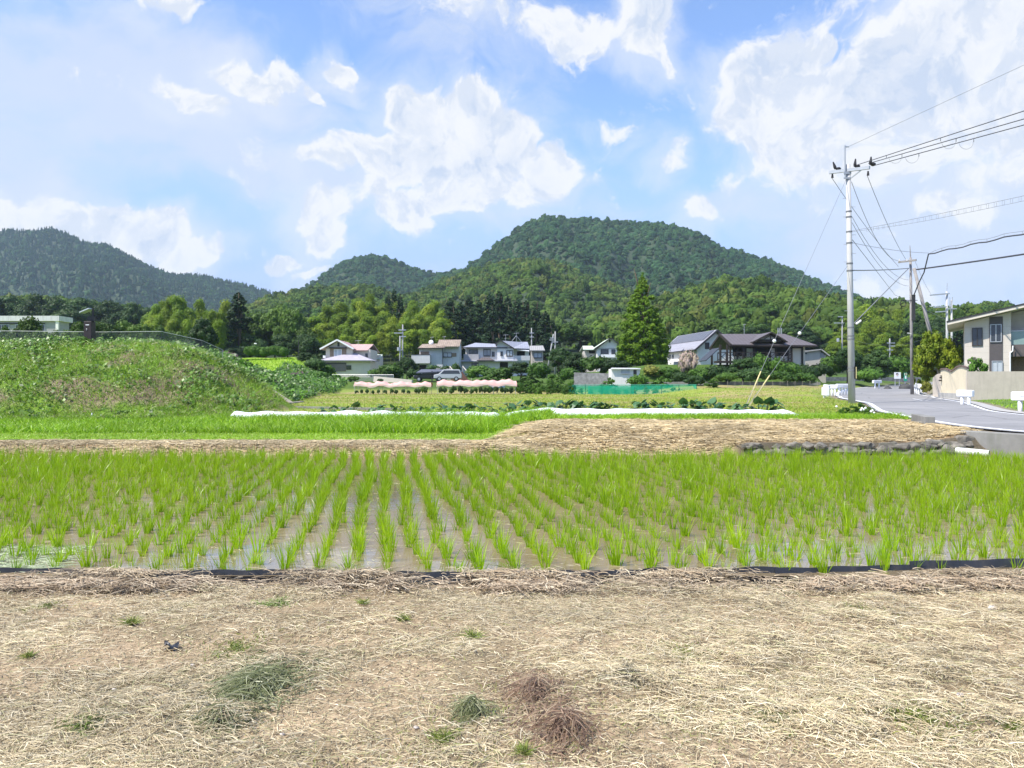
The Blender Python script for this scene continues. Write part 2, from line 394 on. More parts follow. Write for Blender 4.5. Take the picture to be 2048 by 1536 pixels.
def gh(x, y):
    x = np.asarray(x, float); y = np.asarray(y, float)
    rough = fbm(x*1.3, y*1.3, 4, 3)-.5
    fine = fbm(x*6, y*6, 3, 5)-.5
    fz = np.interp(y, [20, 31, 45, 46.2, 60, 60.8, 80, 84, 90, 100, 120, 135, 160, 190, 220, 300, 420, 600, 900, 3000],
                      [.5, .5, .50, .54, .54, .59, .60, .95, 1.25, 1.7, 2.3, 2.9, 4.5, 8, 12, 20, 28, 34, 40, 40])
    fz = fz+.65*ss(50, 80, y)*ss(13, 20, x)*(1-ss(82, 92, y))
    low = np.interp(y, [20, 26, 31, 36, 45, 46], [.13, .13, .33, .48, .53, 99])
    left = ss(1.3, -1.0, x)
    fz = mix(fz, np.minimum(low, fz), left)
    z = fz+rough*.07
    # dry bank on the far side of the paddy, steeper where the stone wall holds it
    steep = ss(4.6, 5.6, x)
    t = mix(ss(17.5, 20.2, y+rough*.5), mix(ss(17.75, 17.95, y)*.62, 1.0, ss(17.9, 20.3, y)), steep)
    zr = -.1+(z+.1)*t
    bund = .22*ss(17.4, 18.1, y+rough*.4)*(1-ss(18.9, 20.0, y)*.4)-.1*(1-ss(17.4, 18.0, y))
    zl = np.where(y < 20, bund+rough*.04, z)
    zb = mix(zr, zl, left)
    z = np.where(y < 20.4, mix(zb, z, ss(19.9, 20.4, y)), z)
    # paddy bed
    inp = (y > 6.4) & (y < 17.4)
    bed = np.full_like(z, -.1)
    near = -.035+rough*.06+fine*.02
    near = mix(near, near-.02, ss(5.4, 6.3, y))
    pz = mix(near, bed, ss(6.50, 6.66, y))
    pz = mix(pz, .14+rough*.05, ss(-15.5, -16.2, x))
    z = np.where(y < 17.4, pz, z)
    # road shoulder on the right of the paddy
    xw = wall_x(y)
    z = np.where((y < 18.3) & (x > xw+.12), .5+0*z, z)
    # mound and the terrace behind it
    xe = plateau_edge(y)
    lump = fbm(x*.35, y*.35, 4, 9)-.5
    pl = np.interp(y, [30, 36, 50, 58, 70, 82, 90, 108, 130], [3.6, 3.62, 3.6, 3.1, 2.4, 2.0, 2.3, 5.4, 6.6])
    front = np.clip((y-(29.6+lump*1.6))/6.6, 0, 1); front = front*(1.35-.35*front)
    wide = np.interp(y, [30, 45, 58, 70, 90, 110], [7.0, 6.6, 6.8, 8.0, 7.5, 4])
    side = np.clip((xe+wide-x-lump*1.2)/wide, 0, 1); side = np.sin(side*math.pi/2)*.97
    back = 1-ss(118, 150, y)
    m = front*side*back
    z = mix(z, np.maximum(z, pl*(.93+.07*ss(-60, -20, x))+lump*.3), m)
    # raised garden of the two houses by the road
    rl = road_l(y)
    pf = ss(89.2, 92.6, y+lump*.5)*(1-ss(140, 170, y))*ss(9, 17, x)*ss(2.5, 8, rl-x)*ss(0, 2.0, 38.6-x)
    z = mix(z, np.maximum(z, 4.0), pf)
    # road bed
    rr = road_r(y)
    d = np.maximum(np.maximum(rl-x, x-rr), 0)
    w = (1-ss(.25, 2.2, d))*ss(17.0, 18.4, np.where(x > xw+.12, 99, y))*(1-ss(140, 160, y))
    z = mix(z, road_z(y)-.05, w)
    # garden of the house beyond the road
    g8 = ss(1.2, 3.0, x-rr)*ss(30, 44, y)*(1-ss(90, 120, y))
    z = mix(z, np.maximum(z, .62), g8)
    return z
def gh1(x, y): return float(gh(np.array([x]), np.array([y]))[0])

def axis(segs):
    out = [segs[0][0]]
    for a, b, st in segs:
        n = max(1, int(round((b-a)/st))); out += list(np.linspace(a, b, n+1)[1:])
    return np.array(out)
def grid_mesh(xs, ys, zfun):
    X, Y = np.meshgrid(xs, ys); Z = zfun(X, Y)
    nx, ny = len(xs), len(ys)
    i = np.arange(nx*ny).reshape(ny, nx)
    fc = np.stack([i[:-1, :-1], i[:-1, 1:], i[1:, 1:], i[1:, :-1]], -1).reshape(-1, 4)
    return np.stack([X, Y, Z], -1).reshape(-1, 3), fc
XS = axis([(-2600, -700, 400), (-700, -140, 70), (-140, -46, 6), (-46, -16.4, .4), (-16.4, 17.6, .14), (17.6, 46, .4), (46, 140, 5), (140, 700, 70), (700, 2600, 400)])
YS = axis([(-30, 0, 3), (0, 2.2, .55), (2.2, 21, .1), (21, 48, .25), (48, 140, 1.0), (140, 420, 8), (420, 1000, 58), (1000, 3000, 400)])
gv, gf = grid_mesh(XS, YS, gh)

def ground_colour(v):
    x, y, z = v[:, 0], v[:, 1], v[:, 2]
    n1 = fbm(x*.9, y*.9, 5, 21); n2 = fbm(x*.22, y*.22, 4, 33); n3 = fbm(x*3.1, y*3.1, 3, 41)
    def C(r, g, b): return np.array([r, g, b], float)
    def mx(a, b, t): return a*(1-t[:, None])+b*t[:, None]
    soil = mx(np.tile(C(.27, .205, .125), (len(x), 1)), C(.385, .29, .185), ss(.4, .65, n1))
    soil = mx(soil, C(.22, .18, .11), ss(.55, .72, n3)*.8)
    mud = C(.17, .135, .085)+0*soil
    straw = mx(C(.40, .30, .17)+0*soil, C(.30, .21, .12), ss(.42, .62, n3))
    grass = mx(C(.14, .24, .03)+0*soil, C(.20, .30, .05), ss(.4, .6, n1))
    stub = mx(C(.27, .31, .06)+0*soil, C(.36, .29, .13), ss(.42, .60, n2))
    stub = mx(stub, C(.20, .27, .05), ss(.42, .65, n1)*.8)
    wild = mx(C(.12, .21, .025)+0*soil, C(.23, .18, .12), ss(.50, .62, fbm(x*.7, y*.7, 5, 55)+.12*ss(-15, -18, x)*ss(33.4, 31, y)))
    wood = C(.03, .045, .018)+0*soil
    c = soil
    c = mx(c, mud, ss(6.45, 6.6, y))
    left = ss(1.2, -.8, x)
    dry = mx(straw, mx(straw, grass, ss(19.6, 20.2, y)), left)
    c = mx(c, dry, ss(17.35, 17.7, y))
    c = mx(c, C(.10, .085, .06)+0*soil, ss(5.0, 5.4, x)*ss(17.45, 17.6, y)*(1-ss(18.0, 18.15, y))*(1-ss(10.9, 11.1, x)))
    c = mx(c, grass, ss(23.6, 24.6, y+n1))
    c = mx(c, stub, ss(31, 34, y+n1*2))
    # dry terrace lips in the far field
    lip = np.zeros_like(x)
    for yy in (45.7, 60.4, 80.5): lip = np.maximum(lip, np.exp(-((y-yy)/1.0)**2))
    c = mx(c, C(.27, .22, .11)+0*soil, lip*.8)
    c = mx(c, C(.07, .12, .025)+0*soil, ss(80, 90, y))
    xe = plateau_edge(y)
    wildm = ss(29.2, 31, y)*ss(8.5, 6.0, x-xe)
    c = mx(c, wild, wildm*(1-ss(60, 75, y)))
    c = mx(c, C(.24, .36, .04)+0*soil, wildm*ss(75, 85, y)*(1-ss(125, 140, y)))
    c = mx(c, wood, ss(138, 150, y))
    rl, rr = road_l(y), road_r(y)
    c = mx(c, C(.20, .25, .06)+0*soil, ss(-2.5, -.5, x-rl)*(y > 23)*(1-ss(88, 110, y)))
    c = mx(c, C(.22, .19, .13)+0*soil, ss(-.6, -.1, x-rl)*(y > 18.5)*(1-ss(130, 140, y)))
    c = mx(c, C(.12, .19, .04)+0*soil, ss(.8, 1.4, x-rr)*(y > 15)*(1-ss(130, 140, y)))
    return c
def ground_mat(name='earth', bump=.6):
    m, nt, out = new_mat(name)
    base = N(nt, 'ShaderNodeAttribute', None, attribute_name='Col').outputs[0]
    geo = N(nt, 'ShaderNodeNewGeometry').outputs['Position']
    a = N(nt, 'ShaderNodeTexNoise', {'Vector': geo, 'Scale': 26.0, 'Detail': 7.0, 'Roughness': .7})
    b = N(nt, 'ShaderNodeTexNoise', {'Vector': geo, 'Scale': 3.0, 'Detail': 6.0, 'Roughness': .65})
    f = N(nt, 'ShaderNodeMapRange', {'Value': a.outputs[0], 1: .3, 2: .7, 3: .62, 4: 1.35}).outputs[0]
    g = N(nt, 'ShaderNodeMapRange', {'Value': b.outputs[0], 1: .3, 2: .7, 3: .8, 4: 1.2}).outputs[0]
    c = N(nt, 'ShaderNodeVectorMath', {0: base, 1: math_n(nt, 'MULTIPLY', f, g)}, operation='MULTIPLY').outputs[0]
    bu = N(nt, 'ShaderNodeBump', {'Height': a.outputs[0], 'Strength': bump, 'Distance': .03}).outputs[0]
    p = N(nt, 'ShaderNodeBsdfPrincipled', {'Base Color': c, 'Roughness': .95, 'Specular IOR Level': .1, 'Normal': bu})
    nt.links.new(p.outputs[0], out.inputs[0]); return m
M_EARTH = ground_mat()
g_o = mesh_np('ground', gv, gf, M_EARTH, col=ground_colour(gv), smooth=True)
tag(g_o, 'earth ground with dry banks, grassy fields and a weedy mound', kind='structure')

# paddy water
def water_mat():
    m, nt, out = new_mat('paddy_water')
    geo = N(nt, 'ShaderNodeNewGeometry').outputs['Position']
    a = N(nt, 'ShaderNodeTexNoise', {'Vector': geo, 'Scale': .8, 'Detail': 5.0, 'Roughness': .6})
    c = mixc(nt, N(nt, 'ShaderNodeMapRange', {'Value': a.outputs[0], 1: .35, 2: .65}).outputs[0], (.165, .125, .068), (.215, .168, .098))
    st = N(nt, 'ShaderNodeMapping', {'Vector': geo, 'Scale': (1.2, 5.0, 1)}).outputs[0]
    r = N(nt, 'ShaderNodeTexNoise', {'Vector': st, 'Scale': 3.5, 'Detail': 3.0})
    bu = N(nt, 'ShaderNodeBump', {'Height': r.outputs[0], 'Strength': .05, 'Distance': .02}).outputs[0]
    # muddy film dulls the surface; added glossy spots boost the sky reflection
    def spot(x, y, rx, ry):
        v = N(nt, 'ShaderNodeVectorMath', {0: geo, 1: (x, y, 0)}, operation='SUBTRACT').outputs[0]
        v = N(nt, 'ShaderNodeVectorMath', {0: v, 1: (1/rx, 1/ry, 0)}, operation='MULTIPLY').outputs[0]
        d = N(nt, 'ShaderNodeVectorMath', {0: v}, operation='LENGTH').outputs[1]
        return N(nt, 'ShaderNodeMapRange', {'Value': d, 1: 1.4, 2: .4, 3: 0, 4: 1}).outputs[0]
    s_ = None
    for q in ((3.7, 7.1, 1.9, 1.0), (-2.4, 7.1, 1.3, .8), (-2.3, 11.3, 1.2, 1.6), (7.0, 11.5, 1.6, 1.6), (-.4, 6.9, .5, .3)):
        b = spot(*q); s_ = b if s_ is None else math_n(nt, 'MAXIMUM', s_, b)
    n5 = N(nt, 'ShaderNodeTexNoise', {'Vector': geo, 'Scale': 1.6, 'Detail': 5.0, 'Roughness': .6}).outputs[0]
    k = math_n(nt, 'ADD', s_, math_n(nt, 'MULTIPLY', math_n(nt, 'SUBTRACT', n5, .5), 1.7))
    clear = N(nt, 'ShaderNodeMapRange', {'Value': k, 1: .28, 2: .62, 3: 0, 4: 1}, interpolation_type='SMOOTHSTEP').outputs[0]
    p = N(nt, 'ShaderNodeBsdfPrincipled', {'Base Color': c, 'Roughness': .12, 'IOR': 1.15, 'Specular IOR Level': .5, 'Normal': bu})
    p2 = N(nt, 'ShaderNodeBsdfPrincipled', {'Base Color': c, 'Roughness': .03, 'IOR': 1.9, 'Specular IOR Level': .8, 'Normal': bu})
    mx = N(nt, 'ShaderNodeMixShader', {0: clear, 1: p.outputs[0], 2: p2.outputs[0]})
    nt.links.new(mx.outputs[0], out.inputs[0]); return m
wp = [(-16.3, 6.57), (wall_x(6.57)+.05, 6.57), (wall_x(18.15)+.05, 18.15), (-16.3, 18.15)]
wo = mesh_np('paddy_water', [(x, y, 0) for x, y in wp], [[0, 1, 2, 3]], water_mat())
tag(wo, 'shallow muddy water of the rice paddy reflecting the sky', kind='structure')

# road with edge lines
def road_mat():
    m, nt, out = new_mat('asphalt')
    geo = N(nt, 'ShaderNodeNewGeometry').outputs['Position']
    a = N(nt, 'ShaderNodeTexNoise', {'Vector': geo, 'Scale': 60.0, 'Detail': 3.0})
    b = N(nt, 'ShaderNodeTexNoise', {'Vector': geo, 'Scale': .35, 'Detail': 6.0, 'Roughness': .6})
    k = N(nt, 'ShaderNodeTexVoronoi', {'Vector': geo, 'Scale': .22}, feature='DISTANCE_TO_EDGE')
    crack = N(nt, 'ShaderNodeMapRange', {'Value': k.outputs[0], 1: .0, 2: .012, 3: .6, 4: 1}).outputs[0]
    f = N(nt, 'ShaderNodeMapRange', {'Value': a.outputs[0], 1: .3, 2: .7, 3: .85, 4: 1.15}).outputs[0]
    c = mixc(nt, N(nt, 'ShaderNodeMapRange', {'Value': b.outputs[0], 1: .35, 2: .65}).outputs[0], (.205, .204, .205), (.275, .27, .268))
    c = N(nt, 'ShaderNodeVectorMath', {0: c, 1: math_n(nt, 'MULTIPLY', f, crack)}, operation='MULTIPLY').outputs[0]
    p = N(nt, 'ShaderNodeBsdfPrincipled', {'Base Color': c, 'Roughness': .85, 'Specular IOR Level': .3})
    nt.links.new(p.outputs[0], out.inputs[0]); return m
yr = axis([(5, 18.2, .6), (18.2, 60, .8), (60, 150, 1.5)])
def smooth_edge(arr):
    a = np.array(arr); k = np.array([1, 2, 3, 2, 1])/9
    return np.convolve(np.pad(a, 2, mode='edge'), k, mode='valid')
el_, er_, ez_ = smooth_edge(smooth_edge(road_l(yr))), smooth_edge(smooth_edge(road_r(yr))), smooth_edge(road_z(yr))
def strip(name, a, b, dz, mat, label, i0=0, i1=None):
    i1 = i1 or len(yr)
    ts = np.linspace(0, 1, 5); vs = []
    for i in range(i0, i1):
        for t in ts: vs.append((a[i]*(1-t)+b[i]*t, yr[i], ez_[i]+dz))
    n = len(ts); fs = [(j*n+k, j*n+k+1, (j+1)*n+k+1, (j+1)*n+k) for j in range(i1-i0-1) for k in range(n-1)]
    return tag(mesh_np(name, vs, fs, mat), label, kind='structure')
M_LINE = plain('road_paint', (.74, .75, .76), .7, .12, 9)
strip('road', el_, er_, 0.0, road_mat(), 'grey asphalt road curving away past the utility poles')
M_SHOULDER = plain('shoulder_concrete', (.36, .35, .33), .9, .15, 3)
strip('road_marking', el_+.15, el_+.37, .006, M_LINE, 'white edge line along the near side of the road')
strip('road_marking', er_-.55, er_-.38, .006, M_LINE, 'white edge line along the far side of the road', 14)
strip('road_gutter', er_-.3, er_+.35, .03, M_SHOULDER, 'pale concrete gutter beside the road', 6)
mk = MB()
for px, py, D in ((1834, 794.5, 52),):
    mk.add([(gx(1824, 53), 53, .615+.012), (gx(1827, 53), 53, .615+.012), (gx(1846, 49), 49, .59+.012), (gx(1842, 49), 49, .59+.012)], [(0, 1, 2, 3)])
tag(mk.build('road_marking', M_LINE), 'short white dash painted on the asphalt beside the edge line', kind='structure')

# ------------------------------------------------------------------ hills
def hill_surface(prof, D, front, p=1.0, base=10., seed=0, lumps=.06, crown=7., extend=(120, 120)):
    px0, px1 = prof[0][0]-extend[0], prof[-1][0]+extend[1]
    P0 = [q[0] for q in prof]; Q0 = [q[1] for q in prof]
    def f(px, s):
        """s: 0 at the foot, 1 at the ridge, 1..1.6 behind it"""
        py = np.interp(px, P0, Q0)
        edge = np.clip((P0[0]-px)/max(extend[0], 1), 0, 1)+np.clip((px-P0[-1])/max(extend[1], 1), 0, 1)
        zr = gz(py, D)-crown; zr = zr*(1-.6*edge)
        d = D-front*(1-s)
        n = fbm(px/90., s*2.2, 4, seed)-.5
        pp = p+n*.9
        up = np.clip(s, 0, 1)**pp
        z = base+(zr-base)*up
        win = np.sin(np.clip(s, 0, 1)*math.pi)
        z = z+(zr-base)*lumps*(fbm(px/45., s*4, 3, seed+5)-.5)*2*win
        z = np.where(s > 1, z*(1-(s-1)*1.2), z)
        # never rise above the ridge line as seen
        lim = (zr-H)/D*d+H
        z = np.minimum(z, np.where(s > 1, z, lim-.012*np.abs(lim)*win))
        return np.stack([(px-CX)/F*d, d, z], -1)
    return f, px0, px1
HILLS = []
def add_hill(name, label, prof, D, front, **k):
    f, a, b = hill_surface(prof, D, front, **k)
    pxs = np.linspace(a, b, 90); sv_ = np.concatenate([np.linspace(0, 1, 36), np.linspace(1.05, 1.6, 8)])
    PX, S = np.meshgrid(pxs, sv_); v = f(PX, S).reshape(-1, 3)
    nx, ny = len(pxs), len(sv_); i = np.arange(nx*ny).reshape(ny, nx)
    fc = np.stack([i[:-1, :-1], i[:-1, 1:], i[1:, 1:], i[1:, :-1]], -1).reshape(-1, 4)
    tag(mesh_np(name, v, fc, M_WOODFLOOR, smooth=True), label, kind='structure')
    HILLS.append((f, a, b, D, front))
M_WOODFLOOR = plain('forest_floor', (.03, .05, .02), .95, .3, .02)
add_hill('hills', 'long wooded mountain at the edge of the valley', [(-60, 462), (0, 455), (60, 456), (100, 452), (130, 460), (150, 470), (175, 481), (215, 484), (250, 502), (285, 522), (340, 543), (370, 545), (405, 546), (450, 558), (490, 564), (520, 574), (545, 581), (600, 600)],
         1700, 700, p=.95, base=20, seed=1, crown=8, lumps=.10, extend=(500, 60))
add_hill('hills', 'small round wooded mountain behind the valley', [(560, 590), (600, 572), (640, 549), (680, 522), (705, 510), (745, 503), (780, 508), (815, 525), (850, 536), (880, 541), (930, 545), (980, 560)],
         1300, 420, p=.95, base=20, seed=2, crown=7, extend=(80, 200))
add_hill('hills', 'big rounded wooded mountain over the village', [(840, 565), (880, 542), (930, 530), (960, 508), (990, 484), (1030, 452), (1065, 432), (1100, 424), (1140, 428), (1190, 429), (1260, 437), (1330, 441), (1370, 450), (1410, 468), (1440, 490), (1470, 494), (1530, 512), (1590, 536), (1650, 562), (1700, 580), (1760, 600), (1850, 640)],
         1080, 480, p=.92, base=24, seed=3, crown=7, lumps=.09, extend=(80, 80))
add_hill('hills', 'dark low wooded hill in front of the round mountain', [(480, 605), (540, 584), (575, 572), (620, 566), (680, 560), (735, 563), (770, 573), (820, 588), (860, 596), (920, 610)],
         600, 260, p=.9, base=20, seed=4, crown=7, extend=(60, 60))
add_hill('hills', 'wooded spur below the big mountain', [(760, 610), (800, 590), (840, 574), (880, 552), (930, 535), (975, 522), (1020, 512), (1070, 509), (1110, 514), (1160, 532), (1220, 556), (1280, 580), (1340, 596), (1400, 620)],
         700, 330, p=.9, base=20, seed=5, crown=7, lumps=.1, extend=(60, 60))
add_hill('hills', 'wooded spur behind the timber house', [(1230, 630), (1290, 602), (1330, 582), (1380, 562), (1430, 545), (1480, 541), (1530, 549), (1580, 562), (1640, 576), (1700, 584), (1760, 590), (1820, 602), (1880, 607), (1930, 602), (1985, 596), (2040, 604), (2120, 600)],
         440, 230, p=.85, base=14, seed=6, crown=7, lumps=.1, extend=(60, 400))
add_hill('hills', 'dark wooded rise behind the school', [(-80, 585), (0, 582), (60, 580), (110, 584), (180, 592), (250, 600), (300, 606), (360, 612), (440, 618), (520, 625)],
         400, 160, p=.8, base=14, seed=7, crown=7, extend=(500, 60))
# ------------------------------------------------------------------ foliage meshes
def unit(v): return v/np.maximum(np.linalg.norm(v, axis=-1, keepdims=True), 1e-9)
def leaf_quads(c, nrm, size, aspect, rng, axis=None, axis_w=0.0):
    """diamond leaves at c facing nrm; axis pulls the long side in one direction"""
    n = len(c); nrm = unit(nrm)
    t = rng.normal(size=(n, 3))
    if axis is not None: t = t*(1-axis_w)+axis*axis_w*2
    t = unit(t-nrm*np.sum(t*nrm, 1, keepdims=True)); b = np.cross(nrm, t)
    s = np.asarray(size).reshape(-1, 1)*np.ones((n, 1))
    v = np.stack([c-t*s*aspect/2, c+b*s/2, c+t*s*aspect/2, c-b*s/2], 1).reshape(-1, 3)
    return v, np.arange(n*4).reshape(n, 4)
def sphere_dirs(n, rng, zmin=-1.0):
    d = unit(rng.normal(size=(n*4, 3))); d = d[d[:, 2] > zmin]
    return d[:n]
def lump_sphere(c, r, rng, nu=7, nv=10):
    """rough core inside a leaf clump"""
    th = np.linspace(0, math.pi, nu+1)[:, None]; ph = np.linspace(0, 2*math.pi, nv, endpoint=False)[None]
    d = np.stack([np.sin(th)*np.cos(ph), np.sin(th)*np.sin(ph), np.cos(th)+0*ph], -1)
    rr = r*(1+.22*(rng.random((nu+1, nv, 1))-.5)); v = (d*rr*np.array([1, 1, .9])+c).reshape(-1, 3)
    i = np.arange((nu+1)*nv).reshape(nu+1, nv); j = np.roll(i, -1, axis=1)
    return v, np.stack([i[:-1], i[1:], j[1:], j[:-1]], -1).reshape(-1, 4)
def join(parts):
    vs, fs, n = [], [], 0
    for v, f in parts: vs.append(v); fs.append(f+n); n += len(v)
    return np.concatenate(vs), np.concatenate(fs)
def clumps_mesh(blobs, per, leaf, rng, aspect=1.5, up=.35, core=.78, zmin=-.6, droop=0.0, jit=.16):
    parts = []
    for (c, r) in blobs:
        c = np.array(c, float); k = max(6, int(per*r*r))
        d = sphere_dirs(k, rng, zmin); k = len(d)
        pos = c+d*r*(1+rng.normal(size=(k, 1))*jit)*np.array([1, 1, .85])
        nr = d+np.array([0, 0, up])+rng.normal(size=(k, 3))*.45
        ax = None
        if droop: ax = d*.4+np.array([0, 0, -1.0])
        parts.append(leaf_quads(pos, nr, leaf*(.6+.8*rng.random(k)), aspect, rng, ax, droop))
        if core: parts.append(lump_sphere(c, r*core, rng))
    return join(parts)
def broad_blobs(rng, w, h0, h1, n, rb=(.22, .36), flat=1.0):
    """sub-crowns filling an uneven ellipsoid between heights h0 and h1"""
    out = []; cz = (h0+h1)/2; hh = (h1-h0)/2; tilt = rng.normal(size=2)*.12
    for i in range(n):
        d = unit(rng.normal(size=3)); d[2] = abs(d[2])*1.0-.35*rng.random() if rng.random() < .75 else d[2]
        q = (.45+.5*rng.random()**.6)
        r = w/2*(rb[0]+(rb[1]-rb[0])*rng.random())
        x, y, z = d[0]*q*(w/2-r*.6), d[1]*q*(w/2-r*.6), cz+d[2]*q*(hh-r*.5)
        out.append(((x+tilt[0]*(z-cz), y+tilt[1]*(z-cz), z), r))
    return out
def trunk_mesh(rng, h, r, limbs, spread):
    m = MB()
    pts = [(0, 0, -.4)]
    for i in range(1, 5): pts.append((rng.normal()*.05*h*.3, rng.normal()*.05*h*.3, h*i/4))
    m.tube(pts, [r*1.2, r, r*.85, r*.7, r*.35], 7)
    for k in range(limbs):
        a = rng.random()*6.28; z0 = h*(.35+.5*rng.random()); p0 = np.array([0, 0, z0])
        p1 = p0+np.array([math.cos(a)*spread*.5, math.sin(a)*spread*.5, h*.16]); p2 = p0+np.array([math.cos(a)*spread, math.sin(a)*spread, h*.36])
        m.tube([p0, p1, p2], [r*.45, r*.32, r*.12], 5)
    return m
KINDS = {}
def new_kind(kind, W, Ht, crown_vf, trunk, lm, tm, smooth=False):
    cm = mesh_np('_', crown_vf[0], crown_vf[1], lm); cm.name = 'crown'
    tmesh = None
    if trunk is not None:
        tmesh = bpy.data.meshes.new('trunk'); tmesh.from_pydata([tuple(v) for v in trunk.v], [], trunk.f); tmesh.materials.append(tm)
        for p in tmesh.polygons: p.use_smooth = True
    KINDS.setdefault(kind, []).append((W, Ht, cm, tmesh))

M_BARK = plain('bark', (.10, .075, .05), .95, .3, 6, bump=.5, stretch=(3, 3, .5))
M_CULM = plain('bamboo_culm', (.16, .19, .06), .5, .2, 3)
M_BROAD = leafy('leaf_broad', (.050, .105, .018), (.110, .185, .026), .3, .35, .28, hue2=(.135, .15, .03))
M_DARKB = leafy('leaf_evergreen', (.026, .060, .016), (.055, .106, .025), .24, .4, .3)
M_CEDAR = leafy('leaf_cedar', (.019, .047, .017), (.036, .072, .023), .15, .5, .25)
M_BAMB = leafy('leaf_bamboo', (.130, .235, .016), (.260, .350, .024), .46, .22, .20, hue2=(.33, .38, .03))
M_META = leafy('leaf_redwood', (.095, .20, .010), (.180, .29, .016), .40, .8, .1)
M_SHRUB = leafy('leaf_shrub', (.045, .110, .015), (.100, .195, .026), .3, 1.2, .3)
M_HYD = leafy('leaf_hydrangea', (.12, .115, .075), (.33, .20, .24), .25, 3.5, .2)
M_PINKFL = leafy('leaf_crape_myrtle', (.30, .27, .17), (.62, .45, .45), .3, 3.0, .1)
M_YELSH = leafy('leaf_yellow_shrub', (.15, .18, .03), (.27, .27, .055), .35, 1.0, .2)
M_OLIVE = leafy('leaf_olive_bush', (.12, .19, .012), (.27, .31, .025), .35, 1.6, .1)
M_FAR = leafy('leaf_forest_hazed', (.022, .068, .026), (.054, .114, .036), .22, .012, .38, gloss=.03, hue2=(.078, .115, .042))  # bluer than the spur leaves: distance haze mixed into the leaf colour
M_NEARF = leafy('leaf_spur_forest', (.042, .092, .016), (.100, .152, .024), .24, .02, .42, gloss=.03, hue2=(.145, .150, .035))
M_FARCON = leafy('leaf_plantation', (.018, .052, .030), (.036, .078, .040), .15, .006, .3, gloss=.03)

for sd in range(4):
    r_ = np.random.default_rng(100+sd)
    new_kind('broad', 8, 10, clumps_mesh(broad_blobs(r_, 8, 2.2, 10, 34), 95, .34, r_), trunk_mesh(r_, 7, .22, 6, 2.2), M_BROAD, M_BARK)
    new_kind('evergreen', 8, 10, clumps_mesh(broad_blobs(r_, 8, 1.4, 10, 38, (.2, .32)), 110, .28, r_), trunk_mesh(r_, 7, .24, 5, 2.0), M_DARKB, M_BARK)
for sd in range(3):
    r_ = np.random.default_rng(140+sd); bl = []
    for i in range(70):                                   # cedar: narrow cone of drooping sprays
        t = r_.random()**.8; z = 1.5+t*14; rad = (1-t)**.75*2.4+.15
        a = r_.random()*6.28; q = .55+.45*r_.random(); bl.append(((math.cos(a)*rad*q, math.sin(a)*rad*q, z), .45+.45*(1-t)))
    bl.append(((0, 0, 15.6), .4)); bl.append(((0, 0, 16.2), .22))
    new_kind('cedar', 5.4, 16.4, clumps_mesh(bl, 90, .30, r_, 2.0, .1, .7, -.9, .5), trunk_mesh(r_, 15, .24, 3, .8), M_CEDAR, M_BARK)
for sd in range(5):
    r_ = np.random.default_rng(160+sd); m = MB(); bl = []
    lean = 1.2+1.5*r_.random(); pts = []
    for i in range(11):
        t = i/10; pts.append((lean*t**3, .3*math.sin(t*3+sd)*t, 13*t-1.1*t**6-.4))
    m.tube(pts, [.06-.045*i/10 for i in range(11)], 5)
    for i in range(14):
        t = .34+.66*(i/13); x, y, z = (np.interp(t, np.linspace(0, 1, 11), [p[k] for p in pts]) for k in range(3))
        rr = (.55+1.0*math.sin(min(1, (t-.28)/.6)*math.pi*.72))*(.85+.3*r_.random())
        bl.append(((x+r_.normal()*.35*(1.2-t), y+r_.normal()*.55*(1.15-t), z+.25), max(.45, rr*.80)))
    new_kind('bamboo', 4.0, 12.2, clumps_mesh(bl, 190, .17, r_, 3.2, .45, .66, -.45, .55, .20), m, M_BAMB, M_CULM)
for sd in range(4):
    r_ = np.random.default_rng(180+sd)
    bl = broad_blobs(r_, 2, .25, 1.5, 20, (.24, .4))
    v = clumps_mesh(bl, 420, .11, r_)
    for kn, mt in (('shrub', M_SHRUB), ('hydrangea', M_HYD), ('yellowshrub', M_YELSH), ('darkshrub', M_DARKB), ('pinkshrub', M_PINKFL)):
        new_kind(kn, 2, 1.5, v, trunk_mesh(r_, 1.0, .05, 5, .5), mt, M_BARK)
for sd in range(3):
    r_ = np.random.default_rng(190+sd)
    new_kind('olive', 4.6, 5, clumps_mesh(broad_blobs(r_, 4.6, .3, 5, 46, (.17, .28)), 200, .20, r_, 1.5, .5, .7), trunk_mesh(r_, 3.2, .08, 7, 1.0), M_OLIVE, M_BARK)
for sd in range(2):                                        # loose weedy bush with upright shoots
    r_ = np.random.default_rng(200+sd); bl = []
    for i in range(26):
        a = r_.random()*6.28; q = r_.random()**.6*.8; z = .2+1.6*r_.random()*(1-.5*q); bl.append(((math.cos(a)*q, math.sin(a)*q, z), .12+.16*r_.random()))
    new_kind('loose', 2, 1.9, clumps_mesh(bl, 700, .12, r_, 2.2, .3, .55, -.8), trunk_mesh(r_, 1.3, .03, 7, .5), M_SHRUB, M_BARK)
r_ = np.random.default_rng(230); bl = []                   # tall pointed dawn redwood, dense to the ground
for i in range(420):
    t = r_.random()**1.15; z = .6+t*14.2; rad = 3.45*min(1, 1.25*(1-t)**.8)*min(1, .86+t*1.2)+.06
    a = r_.random()*6.28; q = (.66+.36*r_.random()); bl.append(((math.cos(a)*rad*q, math.sin(a)*rad*q, z), .26+.36*(1-t)))
for z, r0 in ((14.4, .34), (14.9, .26), (15.3, .18), (15.6, .10)): bl.append(((.05, 0, z), r0))
new_kind('redwood', 7.2, 15.7, clumps_mesh(bl, 150, .19, r_, 2.2, .25, .72, -.8, .35, .22), trunk_mesh(r_, 14, .3, 6, 1.4), M_META, M_BARK)

